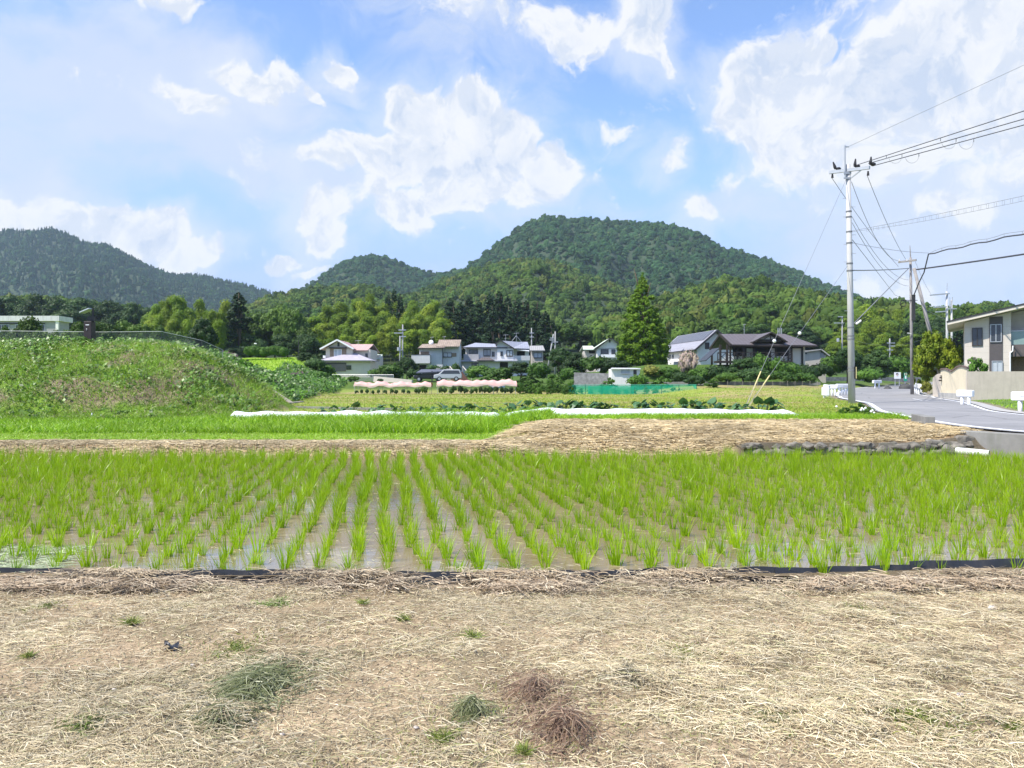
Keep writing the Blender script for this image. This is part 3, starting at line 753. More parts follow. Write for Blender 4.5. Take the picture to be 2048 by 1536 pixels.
_cnt = {}
PNAME = {'broad': 'broadleaf_tree', 'evergreen': 'evergreen_tree', 'cedar': 'cedar_tree', 'bamboo': 'bamboo', 'shrub': 'shrub', 'hydrangea': 'hydrangea_bush',
         'yellowshrub': 'shrub', 'darkshrub': 'shrub', 'pinkshrub': 'flowering_tree', 'loose': 'bush', 'redwood': 'redwood_tree', 'olive': 'shrub'}
PCAT = {'broad': 'tree', 'evergreen': 'tree', 'cedar': 'tree', 'bamboo': 'bamboo', 'shrub': 'shrub', 'hydrangea': 'bush', 'yellowshrub': 'shrub', 'darkshrub': 'shrub', 'pinkshrub': 'tree', 'loose': 'bush', 'redwood': 'tree', 'olive': 'shrub'}
def plant(kind, px, pytop, D, wpx, label, group=None, base=None, var=None, rz=None):
    """one plant standing at depth D, its top seen at row pytop, wpx wide in the photo"""
    x = gx(px, D); i = _cnt.get(kind, 0); _cnt[kind] = i+1
    W, Ht, cm, tm = KINDS[kind][(i if var is None else var) % len(KINDS[kind])]
    zb = gh1(x, D)-.05 if base is None else base
    w = wpx*D/F; zt_ = gz(pytop, D); zb = min(zb, zt_-.55*w); h = zt_-zb
    o = thing(PNAME[kind], label, PCAT[kind], (x, D, zb), group, rz if rz is not None else random.random()*6.28)
    o.scale = (w/W, w/W, h/Ht)
    link_mesh('crown', cm, o)
    if tm is not None and kind not in ('shrub', 'darkshrub', 'yellowshrub', 'hydrangea', 'loose', 'olive'): link_mesh('culm' if kind == 'bamboo' else 'trunk', tm, o)
    return o

# ------------------------------------------------------------------ forest on the hills: one mass, nobody could count it
canopy = bpy.data.collections.new('canopy_shapes')
canopyn = bpy.data.collections.new('spur_canopy_shapes')
canopyc = bpy.data.collections.new('conifer_shapes')
def canopy_kind(coll, vf, mat):
    me = mesh_np('_', vf[0], vf[1], mat); me.name = 'canopy'; o = bpy.data.objects.new('canopy', me); coll.objects.link(o)
for sd in range(6):
    r_ = np.random.default_rng(300+sd)
    cvf = clumps_mesh(broad_blobs(r_, 2.1, -1.0, .95, 20, (.28, .46)), 95, .20, r_, 1.4, .4, .88); canopy_kind(canopy, cvf, M_FAR); canopy_kind(canopyn, cvf, M_NEARF)
for sd in range(3):
    r_ = np.random.default_rng(320+sd); bl = [((r_.normal()*.05, r_.normal()*.05, -.9+1.9*t), .5*(1-t)**.8+.12) for t in np.linspace(0, 1, 8)]
    canopy_kind(canopyc, clumps_mesh(bl, 110, .2, r_, 1.6, .2, .85), M_FARCON)
def scatter(name, label, pts, coll, smin, smax, seed, flat=1.12, kind='stuff'):
    me = bpy.data.meshes.new(name); me.vertices.add(len(pts)); me.vertices.foreach_set('co', np.asarray(pts, np.float32).ravel()); me.update()
    o = link_mesh(name, me); tag(o, label, kind=kind)
    ng = bpy.data.node_groups.new(name+'_scatter', 'GeometryNodeTree')
    ng.interface.new_socket('Geometry', in_out='INPUT', socket_type='NodeSocketGeometry'); ng.interface.new_socket('Geometry', in_out='OUTPUT', socket_type='NodeSocketGeometry')
    gi, go = ng.nodes.new('NodeGroupInput'), ng.nodes.new('NodeGroupOutput')
    ci = ng.nodes.new('GeometryNodeCollectionInfo'); ci.inputs[0].default_value = coll; ci.inputs[1].default_value = True; ci.inputs[2].default_value = True
    ip = ng.nodes.new('GeometryNodeInstanceOnPoints'); ip.inputs['Pick Instance'].default_value = True
    rv = ng.nodes.new('FunctionNodeRandomValue'); rv.data_type = 'FLOAT_VECTOR'; rv.inputs[0].default_value = (-.12, -.12, 0); rv.inputs[1].default_value = (.12, .12, 6.283); rv.inputs['Seed'].default_value = seed
    rs = ng.nodes.new('FunctionNodeRandomValue'); rs.data_type = 'FLOAT_VECTOR'; rs.inputs[0].default_value = (smin, smin, smin*flat); rs.inputs[1].default_value = (smax, smax, smax*flat*1.1); rs.inputs['Seed'].default_value = seed+1
    L = ng.links.new
    L(gi.outputs[0], ip.inputs['Points']); L(ci.outputs[0], ip.inputs['Instance']); L(rv.outputs[0], ip.inputs['Rotation']); L(rs.outputs[0], ip.inputs['Scale']); L(ip.outputs[0], go.inputs[0])
    md = o.modifiers.new('scatter', 'NODES'); md.node_group = ng
    return o
def hill_points(h, spacing, seed, s0=.0, s1=1.03):
    f, a, b, D, front = h; rng = np.random.default_rng(seed); out = []
    a = max(a, -160); b = min(b, 2230)
    for d in np.arange(D-front*(1-s0), D+front*(s1-1), spacing*.85):
        st = spacing*F/d; px = np.arange(a, b, st); n = len(px)
        px = px+(rng.random(n)-.5)*st*1.2; s = 1-(D-(d+(rng.random(n)-.5)*spacing))/front
        out.append(f(px, np.clip(s, 0, 1.05)))
    return np.concatenate(out)
FOREST = [(0, 9.5, canopyc, 4.0, 7.0, 'plantation forest covering the long mountain'), (1, 9.0, canopy, 2.8, 7.0, 'woods covering the small round mountain'),
          (2, 9.0, canopy, 2.5, 6.9, 'woods covering the big rounded mountain'), (3, 7.4, canopyn, 3.0, 5.8, 'dark woods on the low hill in front of the round mountain'),
          (4, 8.0, canopyn, 2.2, 6.2, 'woods on the spur below the big mountain'), (5, 7.0, canopyn, 1.9, 5.8, 'woods on the spur behind the timber house'), (6, 6.0, canopyn, 3.0, 5.2, 'dark woods on the rise behind the school')]
for i, sp, coll, a, b, lab in FOREST:
    pts = hill_points(HILLS[i], sp, 500+i)
    scatter('forest', lab, pts, coll, a, b, 40+i)
    if i == 0: scatter('forest', 'broadleaf patches among the plantation forest of the long mountain', hill_points(HILLS[i], 21, 590), canopy, 4.5, 8, 77)
# ------------------------------------------------------------------ blades, straw, rice
def ribbons(p0, dirs, length, width, bend, rng, segs=3, sag=None, taper=.15):
    """curved flat blades: start, unit direction (n,3), bend vector (n,3) added quadratically"""
    n = len(p0); t = np.linspace(0, 1, segs+1)
    L = np.asarray(length).reshape(-1, 1, 1)*np.ones((n, 1, 1))
    c = p0[:, None]+dirs[:, None]*L*t[None, :, None]+bend[:, None]*L*(t**2)[None, :, None]
    tang = dirs[:, None]+2*bend[:, None]*t[None, :, None]
    up = unit(rng.normal(size=(n, 3))*.45+np.array([0, -.5, .8]))
    s = unit(np.cross(tang, up[:, None]))
    w = (np.asarray(width).reshape(-1, 1, 1)*np.ones((n, 1, 1)))/2*(1-(1-taper)*t[None, :, None]**1.6)
    v = np.stack([c-s*w, c+s*w], 2).reshape(n, -1, 3)
    k = (segs+1)*2; b = np.arange(n)[:, None, None]*k
    q = np.array([[2*i, 2*i+1, 2*i+3, 2*i+2] for i in range(segs)])[None]
    return v.reshape(-1, 3), (b+q).reshape(-1, 4), k
def rep(col, k): return np.repeat(col, k, axis=0)
def palette(n, cols, wts, rng, jit=.12):
    c = np.array(cols, float)[rng.choice(len(cols), size=n, p=np.array(wts)/sum(wts))]
    return np.clip(c*(1+rng.normal(size=(n, 1))*jit), .005, .9)
M_STRAW = leafy('straw', None, None, .12, attr=True, rnd=.22, gloss=.12, rough=.45)
M_BLADE = leafy('grass_blade', None, None, .38, attr=True, rnd=.2, gloss=.15, rough=.4)
M_RICE = leafy('rice_blade', (.29, .50, .008), (.44, .62, .018), .50, 1.2, .12, gloss=.22, rough=.35)

def straw_field(name, label, n, xfun, lift, lmin, lmax, w, cols, wts, seed, height=.02, flat=.12, lean=None, dens=None, lump=False):
    rng = np.random.default_rng(seed)
    x, y = xfun(n, rng)
    if dens is not None:
        k = rng.random(len(x)) < dens(x, y); x, y = x[k], y[k]
    n = len(x)
    z = gh(x, y)+lift+rng.random(n)*height+(strawlump(x, y)*rng.random(n)**.5 if lump else 0)
    a = rng.random(n)*6.28
    if lean is not None:                                   # swathes lying one way
        a = lean(x, y)+rng.normal(size=n)*1.5
    el = np.abs(rng.normal(size=n))*flat
    L = lmin+(lmax-lmin)*rng.random(n)**1.6
    d = np.stack([np.cos(a)*np.cos(el), np.sin(a)*np.cos(el), np.sin(el)], 1)
    b = rng.normal(size=(n, 3))*.34; b[:, 2] = -np.abs(np.sin(el))*.9+rng.normal(size=n)*.05
    p = np.stack([x, y, z], 1)-d*L[:, None]*.5*np.array([1, 1, 0])
    v, f, k = ribbons(p, d, L, w*(.55+.9*rng.random(n)), b, rng, 3, taper=.5)
    zz = gh(v[:, 0], v[:, 1])+.002; v[:, 2] = np.maximum(v[:, 2], zz)
    c = palette(n, cols, wts, rng)
    tone = .64+.68*fbm(x*1.0, y*1.4, 4, seed+2)
    return tag(mesh_np(name, v, f, M_STRAW, col=rep(c*tone[:, None], k)), label, kind='stuff')
STRAW = [(.575, .49, .315), (.475, .39, .24), (.63, .56, .40), (.345, .275, .165), (.40, .385, .20), (.20, .155, .095)]
strawlump = lambda x, y: .075*ss(.47, .72, fbm(x*2.1, y*2.6, 4, 75))
def near_area(y0, y1, over=1.12):
    def f(n, rng):
        t = rng.random(n); y = y0*(y1/y0)**t                # denser close to the viewer
        x = (rng.random(n)*2-1)*(y*.67*over+.8); return x, y
    return f
swath = lambda x, y: fbm(x*.55, y*.8, 3, 71)*9.0
patch = lambda x, y: np.clip(.07+1.1*ss(.36, .66, fbm(x*.9, y*1.2, 5, 77)), 0, 1)
straw_field('dry_straw', 'mown dry straw lying all over the foreground bank', 250000, near_area(2.1, 6.5), .0, .03, .15, .0030, STRAW, [5, 4, 3.4, 2.2, 1.5, 1.6], 1, .016, .34, swath, patch, True)
straw_field('dry_straw', 'short chopped straw bits covering the foreground soil', 150000, near_area(2.1, 6.5), -.002, .012, .05, .0040, STRAW, [2.4, 4, 1.2, 4, 1.6, 4], 2, .010, .15)
def heap_area(n, rng):
    x = rng.random(n)*11-5.6; return x, 6.33+rng.normal(size=n)*.09
straw_field('straw_heap', 'brown coarse straw stalks heaped along the black edging boards', 15000, heap_area, .0, .06, .24, .0065, [(.44, .35, .24), (.35, .265, .175), (.54, .455, .32), (.23, .175, .115)], [4, 3, 3, 2], 3, .09, .26,
            None, lambda x, y: np.clip(ss(.44, .60, fbm(x*1.5, y*.2, 3, 81))*1.2+.12*ss(-3.2, -2.6, x), 0, 1))
def hump_area(n, rng):
    c = np.array([-3.3, -1.45, .05, 1.45, 3.9, 4.7])[rng.integers(0, 6, n)]; return c+rng.normal(size=n)*.26, 6.50+rng.normal(size=n)*.05
straw_field('straw_heap', 'pale straw humps spilling over the black edging boards', 7000, hump_area, .0, .06, .22, .006, [(.44, .35, .23), (.36, .28, .18), (.54, .46, .32), (.24, .18, .12)], [4, 3, 3, 2], 31, .13, .3)
def bank_area(n, rng): 
    x = rng.random(n)*13.0-.8; y = 17.7+rng.random(n)*6.6; return x, y
def bank_keep(x, y): return ((x < road_l(y)-.15) & (y > 17.7+.45*ss(4.6, 5.6, x)) & (x < wall_x(np.minimum(y, 18.2))+.3+.25*(y-18.2)) & (x > -.9+.2*(y-18))).astype(float)*(1-ss(23.2, 24.3, y))
straw_field('dry_straw', 'pale mown straw covering the raised bank beyond the paddy', 60000, bank_area, .0, .10, .38, .016, [(.52, .41, .23), (.44, .34, .18), (.58, .48, .30), (.34, .26, .13)], [4, 4, 3, 2], 4, .06, .2,
            lambda x, y: fbm(x*.4, y*.5, 2, 91)*7, bank_keep)
def bund_area(n, rng): return rng.random(n)*17-16.3, 17.45+rng.random(n)*2.4
straw_field('dry_straw', 'brown mown straw on the low bund beyond the paddy', 26000, bund_area, .0, .08, .30, .014, [(.47, .38, .22), (.39, .31, .17), (.54, .45, .29), (.29, .23, .13)], [4, 4, 3, 2], 5, .04, .2)

def blades(name, label, n, xfun, lmin, lmax, w, cols, wts, seed, lean=.35, dens=None, bend=.45, hmod=None, tone=.5, kind='stuff'):
    rng = np.random.default_rng(seed)
    x, y = xfun(n, rng)
    if dens is not None:
        k = rng.random(len(x)) < dens(x, y); x, y = x[k], y[k]
    n = len(x)
    L = (lmin+(lmax-lmin)*rng.random(n))
    if hmod is not None: L = L*hmod(x, y)
    d = unit(np.stack([rng.normal(size=n)*lean, rng.normal(size=n)*lean, np.ones(n)], 1))
    b = np.stack([rng.normal(size=n)*bend, rng.normal(size=n)*bend, -np.abs(rng.normal(size=n))*bend*.5], 1)
    p = np.stack([x, y, gh(x, y)-.01], 1)
    v, f, k = ribbons(p, d, L, w*(.6+.8*rng.random(n)), b, rng, 3)
    c = palette(n, cols, wts, rng)*(1-tone/2+tone*fbm(x*.6, y*.6, 3, seed))[:, None]
    return tag(mesh_np(name, v, f, M_BLADE, col=rep(c, k)), label, kind=kind)
blades('grass', 'scattered green shoots coming up through the mown straw', 40000, near_area(2.1, 6.45), .012, .055, .0034, [(.26, .33, .06), (.20, .29, .05), (.34, .38, .10), (.36, .34, .14)], [3, 3, 2, 2], 8, .8,
       lambda x, y: np.clip(ss(.52, .68, fbm(x*.75, y*1.0, 4, 79))*1.0+.10, 0, 1), .6)
GREEN = [(.20, .38, .010), (.27, .46, .014), (.14, .28, .012), (.33, .49, .03)]
def rect(x0, x1, y0, y1): return lambda n, rng: (x0+(x1-x0)*rng.random(n), y0+(y1-y0)*rng.random(n))
blades('grass', 'bright short grass strip behind the low bund', 26000, rect(-17, 1.0, 19.7, 23.8), .03, .10, .016, [(.24, .42, .015), (.30, .46, .03), (.33, .40, .06)], [3, 3, 1], 11, dens=lambda x, y: 1-ss(-1.5, 1, x)*.9)
blades('tall_grass', 'tall lush grass in front of the white row cover', 60000, rect(-20, 1.4, 23.4, 30), .16, .42, .020, GREEN, [4, 4, 2, 2], 12, .3,
       lambda x, y: np.clip(ss(-.2, 1.2, (y-23.4)+fbm(x*.7, y, 3, 4))*(1-ss(-.6+fbm(x, y, 3, 6), 1.2, x+(24-y)*.4))+.1, 0, 1), .4, lambda x, y: (.55+.9*fbm(x*.35, y*.5, 3, 15)+.55*np.exp(-((x+3.0)/2.4)**2))*np.where(x < -9.5, .75, 1))
blades('grass', 'green grass fringe along the top of the straw bank', 26000, lambda n, rng: (rng.random(n)*13.5+.3, 23.4+rng.random(n)*3.2), .07, .26, .016, GREEN, [4, 3, 2, 3], 13, .4,
       lambda x, y: ((x < road_l(y)-.1) & (y > 23.3)).astype(float)*np.clip(.35+ss(24, 25.2, y), 0, 1), hmod=lambda x, y: .5+1.0*fbm(x*.9, y, 3, 16))
def fields(n, rng):
    t = rng.random(n); y = 30*(80/30)**t; x = (rng.random(n)*1.25-.45)*y*.67*1.1; return x, y
blades('grass', 'yellow green stubble grass over the far fields', 90000, fields, .05, .17, .03, [(.26, .36, .03), (.33, .36, .06), (.19, .34, .02), (.36, .30, .11)], [4, 3, 3, 1.6], 14, .5,
       lambda x, y: ((x < road_l(y)-.4) & (x > plateau_edge(y)+5)).astype(float)*(.45+.7*fbm(x*.12, y*.2, 3, 17)))
blades('grass', 'grass on the verge in front of the beige garden wall', 9000, lambda n, rng: (18+rng.random(n)*30, 24+rng.random(n)*26), .06, .2, .03, GREEN, [3, 3, 3, 1], 15, .4, lambda x, y: (x > road_r(y)+.9).astype(float))
def mound_area(n, rng): return -34+rng.random(n)*25, 29+20*rng.random(n)**1.5
mound_ok = lambda x, y: ((x < plateau_edge(y)+6.5)).astype(float)
mw = lambda x, y: fbm(x*.7, y*.7, 5, 55)+.12*ss(-15, -18, x)*ss(33.4, 31, y)
blades('wild_grass', 'rough wild grass covering the mound', 80000, mound_area, .10, .38, .022, [(.18, .33, .02), (.26, .40, .03), (.12, .24, .02), (.33, .31, .12), (.26, .21, .12)], [4, 4, 3, 1.4, 1.0], 16, .5,
       lambda x, y: mound_ok(x, y)*np.clip(.40+1.1*ss(.64, .48, mw(x, y))+.5*ss(35, 36.5, y)+.5*ss(-4, 0, x-plateau_edge(y)), 0, 1), .5, lambda x, y: .6+.9*fbm(x*.6, y*.6, 3, 18))
blades('dry_grass', 'withered brown grass on the bare patches of the mound', 26000, mound_area, .08, .34, .020, [(.33, .26, .19), (.27, .20, .15), (.22, .17, .11)], [3, 3, 2], 17, .8,
       lambda x, y: mound_ok(x, y)*np.clip(ss(.50, .60, mw(x, y))*(1-ss(34, 36, y))*1.0, 0, 1), .6)
def broad_leaves(name, label, n, xfun, size, cols, wts, seed, dens, hgt):
    rng = np.random.default_rng(seed); x, y = xfun(n, rng); k = rng.random(n) < dens(x, y); x, y = x[k], y[k]; n = len(x)
    z = gh(x, y)+rng.random(n)*hgt*(.4+1.2*fbm(x*.9, y*.9, 3, seed)); nr = np.array([-.2, -.5, .8])+rng.normal(size=(n, 3))*.5
    v, f = leaf_quads(np.stack([x, y, z], 1), nr, size*(.4+.9*rng.random(n)**1.5), 1.35, rng)
    c = palette(n, cols, wts, rng, .15)*(.7+.6*fbm(x*.8, y*.8, 3, seed+1))[:, None]
    return tag(mesh_np(name, v, f, M_BLADE, col=rep(c, 4)), label, kind='stuff')
broad_leaves('ground_cover', 'leafy creepers spreading over the mound', 70000, mound_area, .12, [(.11, .22, .03), (.16, .29, .04), (.08, .15, .03), (.20, .31, .07)], [4, 4, 3, 2], 18,
             lambda x, y: mound_ok(x, y)*np.clip(ss(.50, .36, fbm(x*.6, y*.6, 4, 61))*(1-.75*ss(-14, -17, x)*ss(33.6, 32, y))+.40*ss(34.5, 36.5, y)*(1-ss(-3, 0, x-plateau_edge(y))), 0, 1), .40)
broad_leaves('ground_cover', 'leafy creepers on the slope below the hydrangeas', 70000, lambda n, rng: (-32+rng.random(n)*24, 46+rng.random(n)*54), .22, [(.07, .17, .02), (.12, .25, .025), (.05, .11, .02)], [4, 4, 3], 19,
             lambda x, y: ((x > plateau_edge(y)-1) & (x < plateau_edge(y)+7.5)).astype(float)*.9, .7)
blades('grass', 'bright green grass on the terrace below the clipped hedge', 26000, lambda n, rng: (-52+rng.random(n)*30, 76+rng.random(n)*34), .10, .30, .07, [(.25, .44, .012), (.31, .48, .02)], [1, 1], 20, .4, lambda x, y: (x < plateau_edge(y)+3).astype(float))

# rice: rows running away from the viewer
def rice_clump(rng, nb, h=.30):
    a = rng.random(nb)*6.28; q = rng.random(nb)**.7*.035
    p = np.stack([np.cos(a)*q, np.sin(a)*q, np.full(nb, -.03)], 1)
    sp = .05+.26*rng.random(nb)**1.5
    d = unit(np.stack([np.cos(a)*sp, np.sin(a)*sp, np.ones(nb)], 1))
    b = np.stack([np.cos(a), np.sin(a), -np.full(nb, .45)], 1)*(.03+.34*rng.random(nb)**2.4)[:, None]
    L = h*(.5+.6*rng.random(nb))
    return ribbons(p, d, L, .0078*(.7+.6*rng.random(nb)), b, rng, 4, taper=.08)[:2]
rice_protos = []
for sd in range(8):
    r_ = np.random.default_rng(700+sd)
    rice_protos.append(rice_clump(r_, [30, 24, 20, 34, 26, 14, 22, 18][sd], [.30, .28, .27, .31, .30, .24, .29, .26][sd]))
rice_me = []
for v, f in rice_protos:
    me = mesh_np('_', v, f, M_RICE); me.name = 'rice_clump'; rice_me.append(me)
rr_ = np.random.default_rng(705)
u = np.array([-.164, .986]); w_ = np.array([.986, .164])
spots = []
for i in range(-80, 80):
    for j in range(24, 110):
        gap = rr_.random()
        if gap < .06: continue
        p = w_*(i*.292)+u*(j*.19)+rr_.normal(size=2)*np.array([.032, .036])
        p = p+w_*.03*math.sin(j*.21+i)
        x, y = p
        if y < 6.72+.05*math.sin(x*2) or y > 17.3 or x < -15.6 or x > wall_x(min(y, 18.2))-.35: continue
        if x > 4.6 and y > 17.2: continue
        spots.append((y, x))
spots.sort()
vis = [s for s in spots if abs(s[1]) < s[0]*.675]
near = set(vis[:300]); allv, allf, nv = [], [], 0
RICE_LABEL = 'young green rice plant standing in the paddy near the black edging'
for y, x in spots:
    k = int(rr_.integers(0, 8)); a = rr_.random()*6.28; s = (.60+.48*rr_.random())*(1+.10*float(ss(9, 13, y))); sz = s*(.85+.4*rr_.random())
    if (y, x) in near:
        o = bpy.data.objects.new('rice_plant', rice_me[k]); COL.objects.link(o)
        o.location = (x, y, 0); o.rotation_euler = (0, 0, a); o.scale = (s*1.1, s*1.1, sz)
        tag(o, RICE_LABEL, 'rice plant', 'rice plants nearest the bank')
    else:
        v, f = rice_protos[k]
        c, sn = math.cos(a), math.sin(a)
        q = np.stack([(v[:, 0]*c-v[:, 1]*sn)*s*1.15+x, (v[:, 0]*sn+v[:, 1]*c)*s*1.15+y, v[:, 2]*sz*1.05], 1)
        allv.append(q); allf.append(f+nv); nv += len(q)
M_RICE2 = M_RICE
tag(mesh_np('rice_field', np.concatenate(allv), np.concatenate(allf), M_RICE2), 'rows of young rice filling the flooded paddy', kind='stuff')
# floating straw on the water
rng = np.random.default_rng(720); n = 2600
y = 6.7*(13/6.7)**rng.random(n); x = (rng.random(n)*2-1)*y*.72; a = rng.normal(size=n)*.6
d = np.stack([np.cos(a), np.sin(a), 0*a], 1)
v, f, k = ribbons(np.stack([x, y, np.full(n, .004)], 1), d, .04+.13*rng.random(n), .005, rng.normal(size=(n, 3))*np.array([.15, .15, 0]), rng, 2)
v[:, 2] = .003+.004*rng.random(len(v))
tag(mesh_np('floating_straw', v, f, M_STRAW, col=rep(palette(n, [(.55, .50, .33), (.48, .46, .22)], [1, 1], rng), k)), 'bits of straw floating on the paddy water', kind='stuff')
# ------------------------------------------------------------------ buildings
M_CREAM = plain('render_cream', (.62, .565, .48), .85, .05, 1.5, dirt=(.52, .475, .40))
M_WHITE = plain('render_white', (.74, .72, .69), .85, .04, 1.5, dirt=(.64, .62, .60))
M_GREYW = plain('render_grey', (.57, .57, .57), .85, .06, 1.5, dirt=(.42, .42, .42))
M_BEIGEW = plain('render_beige', (.50, .46, .40), .85, .07, 1.5, dirt=(.40, .37, .32))
M_TAUPE = striped('shutter_taupe', (.22, .185, .17), (.15, .125, .115), 9.0, 2, .5, .2)
M_BROWNP = plain('panel_brown', (.24, .175, .125), .7, .15, 3)
M_TRIMW = plain('trim_white', (.80, .80, .80), .5, .04)
M_TRIMD = plain('trim_dark', (.035, .032, .034), .5, .1)
M_FRAME = plain('frame_bronze', (.05, .042, .038), .4, .1)
M_GLASS = glass('window_glass', (.035, .042, .05)); M_CURT = plain('curtained_glass', (.42, .46, .49), .15, .15, 2, spec=.8)
M_ROOFLAV = striped('roof_lavender', (.40, .37, .42), (.31, .29, .33), 2.2, 1, .6, .1)
M_ROOFPINK = striped('roof_pink', (.50, .33, .30), (.40, .26, .24), 2.2, 0, .6, .14)
M_ROOFBROWN = striped('roof_brown', (.31, .245, .19), (.19, .15, .115), 3.0, 0, .75, .2, .25)
M_ROOFBLUE = striped('roof_blue_grey', (.32, .33, .38), (.25, .26, .30), 2.5, 0, .45, .12)
M_ROOFGREY = striped('roof_grey', (.33, .32, .31), (.22, .215, .21), 2.6, 0, .65, .18)
M_ROOFGREEN = striped('roof_green', (.52, .58, .47), (.44, .50, .40), 2.4, 0, .6, .12)
M_ROOFDARK = striped('roof_dark_brown', (.13, .112, .112), (.085, .072, .072), 2.2, 0, .5, .16)
M_SOLAR = striped('solar_panel', (.085, .085, .10), (.20, .20, .22), .95, 1, .25, .06, .05, 0)
M_SOLARX = striped('solar_array', (.30, .31, .37), (.42, .43, .47), 1.1, 0, .3, .06, .05, 0)
M_ROOFSLATE = striped('roof_slate', (.30, .30, .34), (.24, .24, .275), 3.0, 2, .55, .1)
M_TIMBER = plain('timber_black', (.032, .024, .020), .65, .2, 6)
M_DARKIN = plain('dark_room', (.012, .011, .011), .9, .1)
M_METALG = plain('galvanised', (.42, .44, .46), .45, .12, 4, metal=.4)
M_CONC = plain('concrete', (.40, .39, .365), .9, .16, 1.6, dirt=(.22, .22, .19), bump=.2)
M_CONCD = plain('concrete_old', (.22, .215, .20), .92, .25, 1.5, dirt=(.15, .16, .12), bump=.3)
M_BLOCK = striped('block_wall', (.36, .35, .34), (.26, .255, .25), 5.0, 2, .9, .1)
M_STONEW = plain('stone_wall_grey', (.24, .235, .23), .95, .4, 2.5, bump=.6)

class House:
    """rectangles given in photo pixels at one depth, turned into solids with real thickness"""
    def __init__(s, name, label, px, D, cat='house'):
        s.D = D; s.k = D/F
        s.o = thing(name, label, cat, (gx(px, D), D, gh1(gx(px, D), D)))
        s.g = s.o.location.z
    def X(s, px): return (px-CX)*s.k
    def Z(s, py): return H-(py-HY)*s.k
    def wall(s, boxes, mat, name='wall'):
        m = MB()
        for a, b, t, u, d0, d1 in boxes: m.box(s.X(a), s.X(b), s.D+d0, s.D+d1, s.g-.6 if u is None else s.Z(u), s.Z(t))
        return m.build(name, mat, s.o)
    def panel(s, name, a, b, t, u, d, mat, th=.06, parent=None, label=None):
        o = MB().box(s.X(a), s.X(b), s.D+d-th, s.D+d+.02, s.Z(u), s.Z(t)).build(name, mat, parent or s.o)
        if label: o['label'] = label
        return o
    def window(s, a, b, t, u, d, n=2, frame=M_FRAME, pane=M_GLASS, wd=.07, sill=True):
        x0, x1, z0, z1 = s.X(a), s.X(b), s.Z(u), s.Z(t); y = s.D+d
        m = MB()
        m.box(x0-wd, x1+wd, y-.09, y+.02, z1, z1+wd); m.box(x0-wd, x1+wd, y-.09, y+.02, z0-wd, z0)
        m.box(x0-wd, x0, y-.09, y+.02, z0, z1); m.box(x1, x1+wd, y-.09, y+.02, z0, z1)
        for i in range(1, n): xx = x0+(x1-x0)*i/n; m.box(xx-wd*.45, xx+wd*.45, y-.08, y+.02, z0, z1)
        w = m.build('window', frame, s.o)
        MB().box(x0, x1, y-.03, y+.01, z0, z1).build('pane', pane, w)
        if sill: MB().box(x0-.12, x1+.12, y-.16, y-.095, z0-wd-.05, z0-wd).build('sill', frame, w)
        return w
    def roof(s, planes, mat, th=.16, name='roof'):
        m = MB()
        for pl in planes: m.slab([(s.X(a), s.D+d, s.Z(b)) for a, b, d in pl], th)
        return m.build(name, mat, s.o)
    def antenna(s, px, py, base, d=3.0, w=12):
        m = MB(); x = s.X(px); y = s.D+d; zt = s.Z(py); zb = s.Z(base)
        m.tube([(x, y, zb-.3), (x, y, zt)], .03, 5); ww = w*s.k/2
        m.tube([(x-ww, y, zt-.15), (x+ww, y, zt-.05)], .022, 4)
        for i in range(7):
            q = -ww+2*ww*i/6; m.tube([(x+q, y-.35, zt-.1), (x+q, y+.35, zt-.1)], .012, 4)
        m.tube([(x-ww*.5, y, zt-.75), (x+ww*.4, y, zt-.7)], .018, 4)
        return m.build('antenna', M_METALG, s.o)

# cream gabled house with lavender lean-to roof
h = House('gabled_house', 'cream two-storey house with a front gable, lavender lower roof and taupe shutters', 690, 135)
h.wall([(651.5, 705, 696, 724, 0, 8), (704, 738, 698, 724, 1.2, 8.5), (652.5, 745, 722.5, None, -2.2, 8)], M_CREAM)
m = MB().prism([(h.X(651.5), h.Z(697)), (h.X(705), h.Z(697)), (h.X(676), h.Z(682.5))], h.D, h.D+8); m.build('gable_wall', M_CREAM, h.o)
h.roof([[(641.5, 698, -.7), (676, 679.5, -.7), (676, 679.5, 8.5), (641.5, 698, 8.5)], [(676, 679.5, -.7), (709, 697.5, -.7), (709, 697.5, 8.5), (676, 679.5, 8.5)]], M_ROOFPINK)
h.roof([[(690, 685.4, 5), (737, 685.4, 5), (733.5, 700, .6), (707, 700, .6)], [(690, 685.4, 5), (737, 685.4, 5), (741, 700, 9.3), (707, 700, 9.3)]], M_ROOFPINK)
m = MB(); m.bar((h.X(641.5), h.D-.72, h.Z(698.6)), (h.X(676), h.D-.72, h.Z(680.1)), .12, .26); m.bar((h.X(676), h.D-.72, h.Z(680.1)), (h.X(709), h.D-.72, h.Z(698.1)), .12, .26)
m.build('bargeboard', M_TRIMW, h.o)
h.roof([[(643, 721.5, -3), (750, 721.5, -3), (704, 703.8, 1.15), (690, 707, 1.15)], [(643, 721.5, -3), (690, 707, 1.15), (643, 721.5, 1.15)], [(750, 721.5, -3), (750, 721.5, 3), (704, 703.8, 1.15)]], M_ROOFLAV, .2, 'lower_roof')
h.panel('panel', 660, 692.6, 697, 713, 0, M_BROWNP); h.panel('awning', 659, 693.5, 694.2, 696.8, 0, M_TRIMD, .55)
h.window(669, 683, 699, 712.5, -.08, 2, M_TRIMW, M_CURT); h.panel('louvre', 675, 679, 685, 693, 0, M_TRIMD)
sh = h.panel('shutter', 653.5, 697.5, 728.5, 743, -2.2, M_TAUPE, .1); h.panel('shutter_rail', 653, 698, 726.6, 728.3, -2.2, M_TRIMD, .18)
